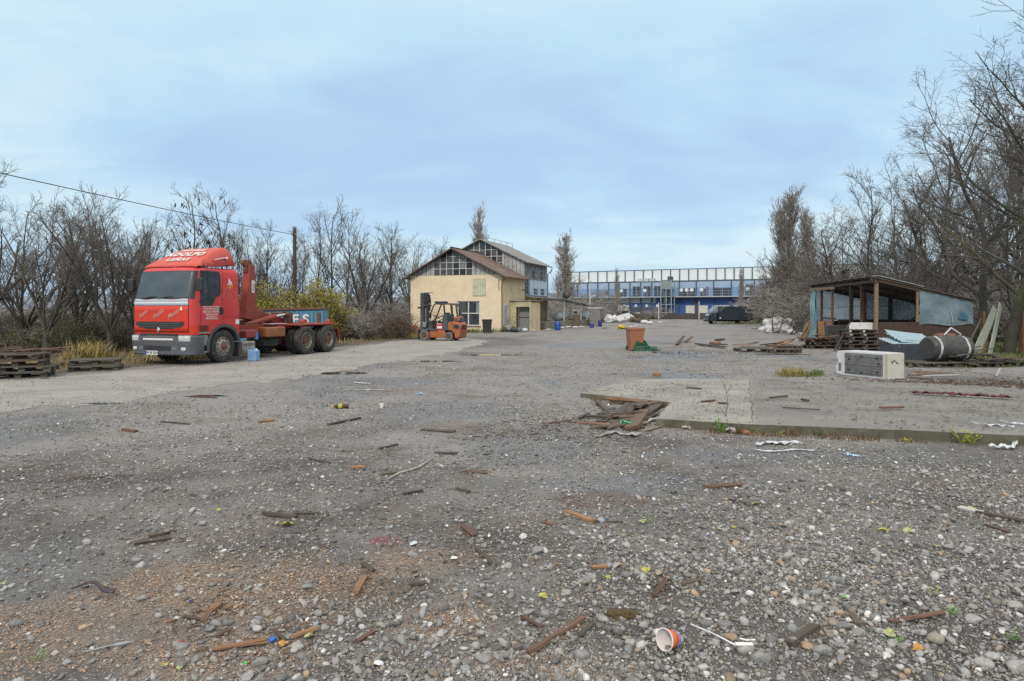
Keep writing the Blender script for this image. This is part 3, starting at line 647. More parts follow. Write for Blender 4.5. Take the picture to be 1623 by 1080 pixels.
T = [
 ('slimB', 8, 27, 248, 'thin bare tree rising above the cable at the far left', GL), ('vaseA', 72, 24.6, 300, 'dark stout bare tree with thick trunk behind the stacked pallets', GL),
 ('vaseB', 34, 28.5, 312, 'bushy bare tree left of the stout trunk behind the pallet stack', GL), ('vaseC', 122, 30, 322, 'slender bare tree between the pallets and the leaning forked tree', GL),
 ('slimA', 148, 33, 292, 'tall thin bare tree reaching past the cable left of the red lorry', GL), ('vaseC', 174, 25.4, 305, 'bare tree with low forked trunk just left of the red lorry', GL),
 ('vaseA', 214, 29.5, 335, 'bare tree partly hidden by the left mirror of the red lorry', GL), ('slimP', 297, 30, 284, 'bare tree with black seed pods above the lorry cab front', GL),
 ('slimP', 352, 31, 288, 'bare tree hung with clusters of black pods above the cab roof fairing', GL), ('vaseB', 258, 33, 330, 'bare tree rising behind the windscreen of the red lorry', GL),
 ('slimA', 402, 36, 362, 'bare tree behind the hook arm of the lorry', GL), ('slimB', 432, 37, 345, 'bare tree just left of the wooden utility pole', GL), ('vaseC', 385, 39, 372, 'low bare tree behind the cab rear and hook arm', GL),
 ('slimA', 515, 40, 308, 'tallest bare tree right of the utility pole, wide open crown', GL), ('slimB', 494, 42, 335, 'thin bare tree close to the right of the utility pole', GL), ('slimB', 541, 41, 328, 'twin stemmed looking bare tree beside the tallest one', GL),
 ('vaseB', 585, 44, 348, 'round crowned bare tree between the lorry and the cream house', GL), ('slimA', 612, 45, 350, 'bare tree above the russet bush left of the house', GL), ('slimB', 622, 47, 352, 'bare tree nearest the left wall of the cream house', GL),
 ('slimB', 562, 50, 362, 'faint bare tree behind the round crowned one', GL), ('vaseC', 655, 60, 372, 'bare tree behind the left eave of the cream house', GL), ('slimA', 690, 64, 372, 'bare tree showing over the front roof of the house', GL), ('slimB', 700, 70, 388, 'small bare tree top peeping over the left roof slope', GL),
 ('vaseB', -30, 25.5, 290, 'bare tree cut by the left edge beside the pallet stack', GL), ('slimB', 95, 36, 318, 'pale thin bare tree standing behind the stout dark one', GL), ('slimA', 232, 37, 345, 'thin bare tree behind the forked one left of the cab', GL), ('slimB', 470, 52, 372, 'small bare tree behind the utility pole', GL), ('vaseA', 445, 47, 378, 'low twiggy bare tree behind the yellow bush', GL),
 # right
 ('locM', 1598, 25.5, 38, 'big mossy tree with thick trunk right of the leaning boards', GR), ('locA', 1552, 32, 62, 'bare tree with slanting trunk right behind the shed corner', GR), ('locB', 1662, 24, -20, 'huge bare tree with branches coming in from the right edge', GR),
 ('locB', 1512, 40, 172, 'tall bare tree rising behind the right half of the shed', GR), ('locA', 1462, 43, 222, 'bare tree above the middle of the shed roof', GR), ('locD', 1412, 46, 268, 'bare tree with brown dead leaves above the left of the shed roof', GR),
 ('slimB', 1376, 50, 262, 'tall pale slender tree behind the leafy brown one', GR), ('locD', 1345, 52, 312, 'bare tree speckled with brown dead leaves left of the shed roof peak', GR), ('locB', 1312, 60, 338, 'bare tree with arching limbs right of the big poplar', GR),
 ('locA', 1290, 66, 362, 'twiggy bare tree at the right foot of the big poplar', GR), ('vaseB', 1236, 78, 392, 'low bushy bare tree at the left foot of the big poplar', GR), ('vaseA', 1218, 92, 418, 'small bushy bare tree near the dark box lorry', GR), ('vaseC', 1290, 60, 405, 'spreading bare tree over the heap of white sacks', GR),
 ('locA', 1580, 47, 120, 'bare tree filling the gap behind the mossy trunk', GR), ('locB', 1630, 42, 60, 'bare tree behind the rusty post at the right edge', GR), ('locA', 1490, 58, 262, 'bare tree in the second row behind the shed', GR), ('slimA', 1440, 60, 275, 'slim tree in the second row above the shed roof', GR), ('vaseC', 1330, 44, 400, 'low bare tree just behind the left end of the shed', GR), ('vaseA', 1390, 40, 385, 'bushy bare tree right behind the shed roof peak', GR), ('vaseB', 1475, 37, 372, 'bushy bare tree right behind the shed rear wall', GR),
 ('slimB', 1610, 30, 240, 'slim bare stem between the mossy trunk and the right edge', GR),
 # poplars
 ('popA', 1259, 82, 292, 'big columnar bare poplar towering left of the shed', None), ('popA', 1243, 84, 316, 'lower bare poplar close to the left of the big poplar', None), ('popA', 1277, 80, 322, 'lower bare poplar close to the right of the big poplar', None), ('popB', 893, 96, 360, 'columnar bare poplar just right of the house', None), ('popB', 757, 88, 314, 'thin bare poplar top rising behind the house ridge', None),
 ('popB', 978, 108, 419, 'small slim poplar before the left part of the blue warehouse', None), ('popB', 1174, 102, 418, 'small slim poplar behind the dark box lorry', None),
]
for pr, px, d, top, lab, g in T:
    plant(pr, px, d, top, lab, 'tree', g or 'columnar poplars', wide={978: .8, 1174: .8, 757: 1.0, 1259: 1.75, 893: 1.7, 1243: 1.4, 1277: 1.4}.get(px, 1.0) if pr.startswith('pop') else (1.25 if px == 1598 else 1.0), rz=0.9 if px == 1598 else None)
GB = 'bare shrubs at the edge of the yard'
S = [
 ('shG', 108, 26.5, 492, 'green leaved shrub between the two trunks behind the pallets', 'shrub', 1.3), ('shG', 145, 28, 478, 'loose green shrub left of the forked tree', 'shrub', 1.3), ('shG', 20, 29, 485, 'dull green shrub behind the pallet stack at far left', 'shrub', 1.4), ('shA', 55, 27, 500, 'grey twiggy shrub behind the pallet stack', 'shrub', 1.3), ('shB', 200, 27.5, 480, 'brown twiggy shrub beside the lorry bumper', 'shrub', 1.2),
 ('shY', 428, 33.5, 446, 'yellow green bush behind the blue skip', 'bush', 1.15), ('shY', 484, 36, 440, 'bright yellow bush at the foot of the utility pole', 'bush', .9), ('shG', 400, 35, 455, 'green bush behind the hook arm', 'bush', 1.2), ('shY', 520, 37, 478, 'low yellow leaved bush at the right end of the blue skip', 'bush', .8),
 ('shA', 545, 38, 462, 'grey bare thicket right of the lorry rear wheels', 'shrub', 1.3), ('shA', 575, 40, 468, 'dense grey thicket between lorry and russet bush', 'shrub', 1.4), ('shR', 600, 39, 494, 'russet leaved bush left of the forklift', 'bush', 1.5), ('shB', 615, 44, 478, 'brown thicket by the left corner of the house', 'shrub', 1.2), ('shA', 592, 46, 458, 'grey thicket behind the russet bush', 'shrub', 1.5), ('shG', 636, 41, 500, 'small green bush next to the red rock-shaped cover', 'bush', 1.0),
 ('shA', 925, 84, 462, 'grey thicket just beyond the canopy end', 'shrub', 1.3), ('shA', 945, 92, 455, 'grey thicket left of the white lorry cab', 'shrub', 1.4), ('shB', 962, 100, 462, 'brown thicket under the small slim poplar', 'shrub', 1.4), ('shA', 905, 90, 448, 'tall grey thicket at the foot of the house poplar', 'shrub', 1.6), ('shA', 1034, 112, 478, 'grey bush before the blue warehouse tower', 'shrub', 1.2), ('shB', 1010, 110, 490, 'low brown bush behind the scrap heap', 'shrub', 1.2), ('shA', 888, 98, 440, 'tall grey thicket behind the canopy roof', 'shrub', 1.6),
 ('shA', 1262, 82, 448, 'grey thicket right of the dark box lorry', 'shrub', 1.4), ('shB', 1272, 74, 440, 'brown thicket under the big poplar', 'shrub', 1.4), ('shA', 1292, 63, 432, 'dense grey thicket behind the white sacks', 'shrub', 1.4), ('shB', 1292, 55, 440, 'dense brown thicket left of the shed', 'shrub', 1.4), ('shA', 1320, 48, 430, 'grey thicket behind the left end of the shed', 'shrub', 1.5), ('shB', 1352, 46, 425, 'brown thicket behind the open side of the shed', 'shrub', 1.5), ('shA', 1220, 104, 455, 'far grey thicket at the rear of the dark box lorry', 'shrub', 1.5),
 ('shA', 1400, 44, 428, 'grey thicket behind the shed roof peak', 'shrub', 1.5), ('shB', 1450, 42, 430, 'brown thicket behind the middle of the shed', 'shrub', 1.5), ('shA', 1500, 41, 432, 'grey thicket behind the right of the shed', 'shrub', 1.5), ('shA', 1556, 37, 450, 'grey thicket behind the leaning boards', 'shrub', 1.3), ('shB', 1612, 36, 455, 'brown thicket by the rusty right post', 'shrub', 1.4), ('shG', 1538, 31, 500, 'green leaved shrub at the right corner of the shed', 'shrub', .7),
 ('shA', 1268, 70, 462, 'low grey thicket behind the rubbish heap', 'shrub', 1.5), ('shB', 1300, 56, 468, 'low brown thicket behind the leaning laths', 'shrub', 1.4),
]
for k, (px, d, top, w) in enumerate(((1275, 80, 425, 1.6), (1300, 64, 418, 1.6), (1345, 58, 410, 1.6), (1395, 55, 408, 1.6), (1440, 54, 405, 1.6), (1485, 54, 402, 1.6), (1530, 52, 405, 1.6), (1575, 50, 410, 1.6), (1620, 48, 410, 1.6), (1660, 44, 420, 1.6), (1280, 78, 408, 1.5), (1370, 70, 400, 1.6), (1465, 66, 396, 1.6), (1550, 62, 396, 1.6), (1610, 60, 400, 1.6))):
    plant('shA' if k % 2 else 'shB', px, d, top, 'tall bare thicket in the tangle behind the shed and its trees', 'shrub', 'thickets behind the shed', wide=w)
for k, (px, d, top, w) in enumerate(((10, 33, 470, 1.6), (60, 36, 462, 1.6), (110, 39, 458, 1.7), (165, 37, 462, 1.6), (225, 40, 455, 1.6), (280, 42, 450, 1.6), (335, 44, 448, 1.6), (385, 48, 446, 1.6), (450, 54, 448, 1.6), (505, 52, 450, 1.6), (555, 56, 452, 1.6), (600, 60, 452, 1.6), (632, 66, 455, 1.4))):
    plant('shA' if k % 2 else 'shB', px, d, top, 'tall bare thicket in the tangle behind the left row of trees', 'shrub', 'thickets behind the left trees', wide=w)
for k, (px, d, top) in enumerate(((25, 40, 300), (115, 42, 330), (245, 46, 350), (370, 50, 350), (480, 60, 360), (575, 62, 372), (648, 72, 378))):
    plant(('slimA', 'slimB', 'vaseC')[k % 3], px, d, top, 'bare tree of the second row behind the left trees', 'tree', 'second row of bare trees at the left')
for k, (px, d, top) in enumerate(((1335, 72, 350), (1385, 66, 330), (1430, 70, 300), (1475, 72, 285), (1525, 66, 250), (1560, 60, 220), (1605, 58, 170), (1640, 54, 150))):
    plant(('slimA', 'locB', 'locA')[k % 3], px, d, top, 'bare tree of the far row behind the shed trees', 'tree', 'far row of bare trees at the right')
for pr, px, d, top, lab, cat, w in S: plant(pr, px, d, top, lab, cat, GB if cat == 'shrub' else None, wide=w)
for k, o in PROT.items():
    if k not in USED:
        for ch in list(o.children): bpy.data.objects.remove(ch)
        bpy.data.objects.remove(o)
for o in list(C.objects):
    if 'H' in o: del o['H']

# --- grass and weeds: blades nobody could count
def blades(name, spots, mats, seed, kind='stuff'):
    """spots: (x, y, z, spread, count, height)"""
    rng = np.random.default_rng(seed); Vs = []; 
    for (x, y, z, sp, n, h) in spots:
        bx = rng.normal(0, sp, (n, 2)) + [x, y]; a = rng.uniform(0, 6.28, n); l = h * rng.uniform(.4, 1.2, n); w = .004 + .004 * h + rng.uniform(0, .004, n)
        if y > 20: w = w * 1.8
        lean = rng.uniform(.15, .8, n) * l; dx, dy = np.cos(a), np.sin(a); px_, py_ = -dy * w, dx * w
        b = np.stack([bx[:, 0], bx[:, 1], np.full(n, z)], 1); o = np.stack([px_, py_, px_ * 0], 1)
        m_ = b + np.stack([dx * lean * .35, dy * lean * .35, l * .6], 1); t = b + np.stack([dx * lean, dy * lean, l * .92], 1)
        Vs.append(np.stack([b - o, b + o, m_ + o * .8, m_ - o * .8, t], 1))
    V = np.concatenate(Vs); n = len(V); base = np.arange(n)[:, None] * 5
    F = np.concatenate([base + [0, 1, 2, 3], base + [3, 2, 4, 4]])
    F3 = np.concatenate([base + [0, 1, 2], base + [0, 2, 3], base + [3, 2, 4]])
    return tag(link_mesh(name, np_mesh(name, V.reshape(-1, 3), F3), mats), kind=kind)
straw = M('dry_grass', (.40, .30, .11), (.22, .19, .075), rough=.8, scale=1.1, dirt=(.11, .13, .035), damt=.7, dscale=.6)
greeng = M('green_grass', (.12, .17, .04), (.075, .10, .03), rough=.7, scale=1.4, dirt=(.22, .18, .07), damt=.6, dscale=.7)
rr = random.Random(77)
sp = []
for k in range(210):        # dry tufts along the left verge
    t = rr.random(); px = 8 + 640 * t; y = 594 - .1 * px if px < 560 else 536 
    edge = np.interp(px, [0, 190, 330, 480, 560, 650], [596, 580, 571, 554, 545, 534]); py = edge - abs(rr.gauss(0, 9)) - 1.5
    if py < 515: continue
    x, y = G(px, py); sp.append((x, y, 0, .22, 20, rr.uniform(.08, .3)))
for k in range(28):         # the tall yellow tuft left of the lorry
    x, y = G(rr.uniform(112, 168), rr.uniform(568, 576)); sp.append((x, y, 0, .14, 46, rr.uniform(.4, .75)))
for k in range(26):
    x, y = G(rr.uniform(610, 668), rr.uniform(531, 536)); sp.append((x, y, 0, .25, 40, rr.uniform(.2, .5)))
blades('dry_grass', sp, straw, 5)
sp = []
for k in range(14):         # tuft by the fridge
    x, y = G(rr.uniform(1238, 1266), rr.uniform(594, 597)); sp.append((x, y, 0, .09, 60, rr.uniform(.12, .26)))
for k in range(8):
    x, y = G(rr.uniform(1255, 1300), rr.uniform(594, 597)); sp.append((x, y, 0, .09, 60, rr.uniform(.1, .2)))
t1 = blades('grass_tuft', sp[:14], straw, 6); t2 = blades('grass_tuft', sp[14:], greeng, 7)
sp = []
for k in range(160):        # green bank at the right
    x, y = G(rr.uniform(1500, 1640), rr.uniform(548, 582)); sp.append((x, y, 0, .2, 34, rr.uniform(.06, .2)))
for k in range(60):
    x, y = G(rr.uniform(690, 800), rr.uniform(525.5, 528)); sp.append((x, y + .4, 0, .22, 26, rr.uniform(.15, .4)))
for k in range(90):
    x, y = G(rr.uniform(1130, 1250), rr.uniform(509, 514.5)); sp.append((x, y, 0, .5, 26, rr.uniform(.15, .4)))
for k in range(30):
    x, y = G(rr.uniform(1390, 1440), rr.uniform(572, 584)); sp.append((x, y, 0, .12, 26, rr.uniform(.05, .16)))
blades('green_grass', sp, greeng, 8)
sp = []
for k in range(46):         # dead weeds along the foot of the slab
    px = rr.uniform(1060, 1470); py = np.interp(px, [1040, 1180, 1330, 1470], [678, 687, 693, 699]) + rr.uniform(0, 3); x, y = G(px, py); sp.append((x, y - .04, -.01, .05, int(rr.uniform(3, 22)), rr.uniform(.03, .12)))
for k in range(30):
    x, y = G(rr.uniform(940, 1064), 632 + rr.uniform(0, 10)); sp.append((x, y - .05, -.01, .05, 18, rr.uniform(.04, .10)))
weed = M('dead_weed', (.19, .12, .06), (.11, .07, .04), rough=.9, scale=3, dirt=(.12, .12, .04), damt=.5, dscale=1.5)
blades('dead_weeds', sp, weed, 9)
# seeded undergrowth between the trunks on both sides: dead stalks and small leaves
sp = []
for k in range(260):
    px = rr.uniform(-10, 650); d = np.interp(px, [0, 330, 650], [26, 31, 46]) + rr.uniform(0, 5); sp.append(((px - CXP) / FPX * d, d, 0, .35, 26, rr.uniform(.5, 1.5)))
for k in range(240):
    px = rr.uniform(1195, 1640); d = np.interp(px, [1195, 1300, 1640], [92, 52, 33]) + rr.uniform(0, 7); sp.append(((px - CXP) / FPX * d, d, 0, .5, 22, rr.uniform(.5, 1.6)))
stalk = M('dead_stalks', (.17, .135, .095), (.09, .075, .055), rough=.9, scale=1.0, dirt=(.09, .10, .035), damt=.5, dscale=.5)
blades('undergrowth', sp, stalk, 10)
# ------------------------------------------------------------------ loose gravel, as one mass
def ico(sub):
    bm = bmesh.new(); bmesh.ops.create_icosphere(bm, subdivisions=sub, radius=1); bm.verts.ensure_lookup_table()
    V = np.array([v.co[:] for v in bm.verts]); F = np.array([[v.index for v in f.verts] for f in bm.faces]); bm.free(); return V, F
def stones(name, xy, size, sub, seed, sink=.5, palette=None, flat=(.42, .75)):
    rng = np.random.default_rng(seed); V0, F0 = ico(sub); n = len(xy); k = len(V0)
    V = np.broadcast_to(V0, (n, k, 3)).copy()
    # knock flats and lumps into each stone
    for j in range(5):
        d = nrm(rng.normal(size=(n, 1, 3))); lim = rng.uniform(.35, .8, (n, 1)); dot = (V * d).sum(-1); V -= d * np.maximum(dot - lim, 0)[..., None] * .85
    V += rng.normal(0, .035, V.shape)
    s = size[:, None] * np.stack([np.ones(n), rng.uniform(.55, .95, n), rng.uniform(*flat, n)], 1) * .5
    V *= s[:, None]
    a = rng.uniform(0, 6.28, n); c, sn = np.cos(a)[:, None], np.sin(a)[:, None]
    tx = rng.normal(0, .25, n)[:, None]
    Z = V[..., 2] + V[..., 0] * tx
    X = V[..., 0] * c - V[..., 1] * sn; Y = V[..., 0] * sn + V[..., 1] * c
    z0 = hgt(xy[:, 0], xy[:, 1]) + s[:, 2] * (1 - sink)
    P = np.stack([X + xy[:, :1], Y + xy[:, 1:], Z + z0[:, None]], -1).reshape(-1, 3)
    F = (F0[None] + (np.arange(n) * k)[:, None, None]).reshape(-1, 3)
    pal = np.array(palette or [(.23, .22, .205), (.30, .288, .268), (.165, .157, .146), (.39, .375, .35), (.25, .228, .193), (.60, .58, .55), (.30, .245, .185), (.28, .285, .285), (.36, .26, .17), (.15, .143, .135)])
    w = np.array([.18, .17, .17, .12, .10, .045, .05, .07, .02, .11]) if palette is None else np.full(len(pal), 1 / len(pal)); w = w / w.sum()
    col = pal[rng.choice(len(pal), n, p=w)] * rng.uniform(.7, 1.25, (n, 1)) * np.array([.98, 1.0, 1.04])
    return np_mesh(name, P, F, sub > 1, np.repeat(col, k, 0))
def stone_mat(name, rough=.62):
    m = bpy.data.materials.new(name); m.use_nodes = True; nt = m.node_tree; N = nt.nodes; L = nt.links; bs = N['Principled BSDF']
    at = N.new('ShaderNodeAttribute'); at.attribute_name = 'col'
    tc = N.new('ShaderNodeTexCoord'); n = N.new('ShaderNodeTexNoise'); n.inputs['Scale'].default_value = 70; n.inputs['Detail'].default_value = 5; L.new(tc.outputs['Object'], n.inputs['Vector'])
    mr = N.new('ShaderNodeMapRange'); mr.inputs[1].default_value = .3; mr.inputs[2].default_value = .7; mr.inputs[3].default_value = .72; mr.inputs[4].default_value = 1.2; L.new(n.outputs['Fac'], mr.inputs[0])
    hs = N.new('ShaderNodeHueSaturation'); L.new(mr.outputs[0], hs.inputs['Value']); L.new(at.outputs['Color'], hs.inputs['Color']); L.new(hs.outputs[0], bs.inputs['Base Color'])
    bs.inputs['Roughness'].default_value = rough
    bp = N.new('ShaderNodeBump'); bp.inputs['Distance'].default_value = .004; bp.inputs['Strength'].default_value = .5; L.new(n.outputs['Fac'], bp.inputs['Height']); L.new(bp.outputs[0], bs.inputs['Normal'])
    return m
STONE = stone_mat('river_stone')
def in_slab(x, y):
    poly = SLAB_POLY; c = np.zeros(len(x), bool)
    for i in range(len(poly)):
        (x0, y0), (x1, y1) = poly[i], poly[(i + 1) % len(poly)]
        hit = ((y0 > y) != (y1 > y)) & (x < (x1 - x0) * (y - y0) / (y1 - y0 + 1e-12) + x0); c ^= hit
    return c
SLAB_POLY = [G(1040, 677), G(1180, 686), G(1330, 692), G(1470, 698), G(1640, 707), G(1820, 716), G(2000, 690), G(1900, 632), G(1500, 610), G(1215, 602), G(1000, 604), G(920, 630), G(1062, 648)]
def scatter(n, y0, y1, seed, dens):
    """even over the ground seen (and a margin beside it), thinned by dens(x, y)"""
    rng = np.random.default_rng(seed); q = .8 + 2.2 / y0; n = int(n * q / .86); y = np.sqrt(rng.uniform(y0 ** 2, y1 ** 2, n)); x = rng.uniform(-1, 1, n) * (.8 * y + 2.2)
    k = rng.random(n) < dens(x, y) * (.8 + 2.2 / y) / q; x, y = x[k], y[k]; k = ~in_slab(x, y); return np.stack([x[k], y[k]], 1)
def dens_main(x, y):
    px = x / y * FPX + CXP; py = HYP + HC * FPX / y
    heavy = np.clip(((px - 660) / 520) * .55 + (py - 850) / 250 * .75, 0, 1)      # the lower right is a bed of stones
    bed = np.clip(heavy * 1.25 - .15, 0, 1)
    patch = np.clip((fbm(x * 1.1, y * 1.1, 31, 4) - .40) * 4.2, 0, 1)
    return np.clip(bed * (.5 + .5 * patch) + .14 * patch + .05, 0, 1) * np.clip((8.5 - np.hypot(x * .6, y)) / 4, 0, 1)
rng = np.random.default_rng(3)
xy = scatter(125000, 2.6, 8.3, 1, dens_main); sz = np.clip(rng.lognormal(math.log(.021), .5, len(xy)), .009, .075)
tag(link_mesh('gravel', stones('gravel', xy, sz, 2, 2), STONE), kind='stuff')
xy = scatter(260000, 2.6, 8.0, 21, lambda x, y: (dens_main(x, y) * .9 + .12) * np.clip((9 - y) / 3, 0, 1)); sz = np.clip(rng.lognormal(math.log(.0105), .35, len(xy)), .005, .02)
tag(link_mesh('grit', stones('grit', xy, sz, 1, 22), STONE), kind='stuff')
xy = scatter(110000, 4.5, 12.5, 5, lambda x, y: (np.clip((fbm(x * .9, y * .9, 41, 4) - .42) * 4, 0, 1) * .6 + .1) * np.clip((y - 4.5) / 2, 0, 1)); sz = np.clip(rng.lognormal(math.log(.017), .5, len(xy)), .008, .06)
tag(link_mesh('gravel', stones('gravel', xy, sz, 1, 6), STONE), kind='stuff')
xy = scatter(60000, 11.5, 30, 7, lambda x, y: np.clip((fbm(x * .5, y * .5, 51, 4) - .45) * 4, 0, 1) * .45 + .04); sz = np.clip(rng.lognormal(math.log(.026), .5, len(xy)), .012, .09)
xy_l = (xy[:, 0] * .94 + xy[:, 1] * .34); 
tag(link_mesh('gravel', stones('gravel', xy, sz, 1, 8), STONE), kind='stuff')
# bits of wood fibre and bark trodden into the ground
def chips(name, xy, L, Wd, seed, pal):
    rng = np.random.default_rng(seed); n = len(xy); a = rng.uniform(0, 6.28, n); d = np.stack([np.cos(a), np.sin(a), rng.normal(0, .16, n)], 1); p = np.stack([-d[:, 1], d[:, 0], np.zeros(n)], 1); u = np.array([0, 0, 1.])
    l = (L * rng.lognormal(0, .5, n))[:, None]; w = (Wd * rng.lognormal(0, .4, n))[:, None]; h = w * .5
    c = np.stack([xy[:, 0], xy[:, 1], hgt(xy[:, 0], xy[:, 1]) + .004], 1)
    cs = [c - d * l - p * w, c + d * l - p * w * .5, c + d * l * .9 + p * w * .6, c - d * l * .85 + p * w]
    V = np.stack(cs + [q + u * h for q in cs], 1).reshape(-1, 3)
    f = np.array([[4, 5, 6, 7], [0, 1, 5, 4], [1, 2, 6, 5], [2, 3, 7, 6], [3, 0, 4, 7]]); F = (f[None] + (np.arange(n) * 8)[:, None, None]).reshape(-1, 4)
    col = np.array(pal)[rng.integers(0, len(pal), n)] * rng.uniform(.7, 1.25, (n, 1)); return np_mesh(name, V, F, False, np.repeat(col, 8, 0))
CHIP = stone_mat('wood_fibre', .85)
pal_w = [(.14, .085, .055), (.09, .06, .042), (.20, .12, .07), (.06, .045, .036), (.16, .14, .12)]
xy = scatter(42000, 2.7, 22, 61, lambda x, y: np.clip((fbm(x * .6, y * .9, 61, 5) - .45) * 6, 0, 1) * .9 + .05)
tag(link_mesh('wood_chips', chips('wood_chips', xy, .017, .0032, 62, pal_w), CHIP), kind='stuff')
rs = np.random.default_rng(90); xs = rs.uniform(1.0, 13, 16000); ys = rs.uniform(8.6, 15.5, 16000); k_ = in_slab(xs, ys) & (rs.random(16000) < np.clip((fbm(xs * 1.2, ys * 1.2, 91, 4) - .40) * 4, 0, 1) * .5 + .12); xs, ys = xs[k_], ys[k_]
me = chips('dirt_crumbs', np.stack([xs, ys], 1), .011, .006, 92, [(.10, .085, .07), (.06, .05, .042), (.22, .2, .18), (.14, .09, .06), (.34, .33, .31)]); co = np.empty(len(me.vertices) * 3, np.float32); me.vertices.foreach_get('co', co); co = co.reshape(-1, 3); co[:, 2] += np.repeat(np.array([slab_z(a, b) for a, b in zip(xs, ys)]) - hgt(xs, ys), 8); me.vertices.foreach_set('co', co.ravel()); tag(link_mesh('dirt_crumbs', me, CHIP), kind='stuff')
# sawdust spilt at the near left
def saw_d(x, y):
    d = np.zeros(len(x))
    for cx, cy, rx, ry in ((-1.75, 4.15, 1.2, .6), (-1.5, 3.35, .8, .28), (-.35, 3.75, .36, .33), (.15, 3.25, .5, .2), (-2.6, 3.6, .8, .5), (-.6, 4.6, .5, .35)):
        r = np.hypot((x - cx) / rx, (y - cy) / ry) + (fbm(x * 2.2, y * 2.2, 71, 4) - .5) * 1.6; d = np.maximum(d, np.clip(1.1 - r, 0, 1))
    return d
xy = scatter(46000, 2.8, 5.4, 71, lambda x, y: saw_d(x, y) ** 1.6 * 1.3)
tag(link_mesh('sawdust', chips('sawdust', xy, .0048, .0026, 72, [(.50, .35, .24), (.40, .26, .17), (.56, .42, .30), (.28, .17, .11)]), CHIP), kind='stuff')
xy = np.concatenate([np.random.default_rng(84 + i).normal(c, s, (n, 2)) for i, (c, s, n) in enumerate((((6.6, 25.5), (2.6, 1.6), 1500), ((9.5, 27), (2.5, 1.2), 1200), ((3.2, 21.5), (3.5, 2.5), 900), ((9.5, 18.5), (2.2, 1.6), 600), ((-1, 15), (4, 2.5), 700), ((1.2, 10.3), (.7, .35), 600), ((.6, 9.3), (.8, .4), 500)))])
tag(link_mesh('bark_litter', chips('bark_litter', xy, .02, .006, 85, [(.085, .06, .045), (.05, .038, .03), (.15, .10, .07), (.04, .033, .028), (.28, .26, .24)]), CHIP), kind='stuff')
# litter of bark before the shed
xy = np.stack([np.random.default_rng(81).normal(10.4, 2.6, 7000), np.random.default_rng(82).normal(14.4, 1.0, 7000)], 1)
tag(link_mesh('bark_litter', chips('bark_litter', xy, .035, .012, 83, [(.10, .07, .05), (.06, .045, .036), (.16, .09, .06), (.045, .036, .03), (.2, .19, .17)]), CHIP), kind='stuff')
# ------------------------------------------------------------------ the cream house with its tall rear part
render_cream = M('cream_render', (.78, .66, .48), (.70, .58, .41), rough=.9, scale=1.2, bump=.25, bscale=14, dirt=(.60, .49, .34), damt=.4, dscale=.7, thr=.5)
render_stain = M('stained_render', (.74, .60, .40), (.62, .48, .29), rough=.9, scale=1.0, bump=.25, bscale=14, dirt=(.50, .34, .16), damt=.5, dscale=.9, thr=.5)
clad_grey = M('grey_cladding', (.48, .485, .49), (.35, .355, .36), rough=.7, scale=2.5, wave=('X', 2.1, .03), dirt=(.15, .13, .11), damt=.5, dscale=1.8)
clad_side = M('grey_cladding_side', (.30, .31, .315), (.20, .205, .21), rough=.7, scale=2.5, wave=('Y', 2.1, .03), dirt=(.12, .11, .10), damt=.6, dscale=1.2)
roof_rust = M('rusty_roof_sheet', (.20, .135, .11), (.12, .082, .07), rough=.75, scale=2.0, wave=('Y', 2.4, .03), dirt=(.27, .24, .21), damt=.6, dscale=.9)
roof_grey = M('grey_roof_sheet', (.30, .305, .30), (.21, .215, .21), rough=.65, scale=2.0, wave=('Y', 2.4, .03), dirt=(.14, .13, .11), damt=.5, dscale=1.2)
pane_a = M('pane_dark', (.035, .038, .042), (.02, .022, .025), rough=.15, scale=2)
pane_b = M('pane_smoke', (.10, .105, .11), (.06, .063, .067), rough=.25, scale=2)
pane_c = M('pane_board', (.26, .235, .18), (.17, .155, .12), rough=.5, scale=2)
pane_d = M('pane_pale', (.24, .26, .28), (.15, .165, .18), rough=.3, scale=2)
frame_white = M('white_frame', (.66, .66, .64), (.5, .5, .48), rough=.6, scale=8)
board_cream = M('cream_sheet', (.60, .54, .36), (.46, .41, .27), rough=.7, scale=3, wave=('X', 3.2, .02), dirt=(.22, .17, .10), damt=.45, dscale=2)
shutter_green = M('pale_green_sheet', (.60, .61, .46), (.48, .50, .36), rough=.7, scale=3, dirt=(.14, .10, .05), damt=.5, dscale=3)
conc_dock = M('dock_concrete', (.27, .24, .19), (.17, .15, .12), rough=.9, scale=2, bump=.4, bscale=12, dirt=(.13, .10, .07), damt=.6, dscale=1.4)
poly_blue = M('pale_blue_panel', (.50, .62, .72), (.38, .49, .60), rough=.5, scale=1.5, dirt=(.62, .68, .72), damt=.6, dscale=1)
dark_void = M('dark_opening', (.018, .017, .016), (.03, .028, .025), rough=.9)

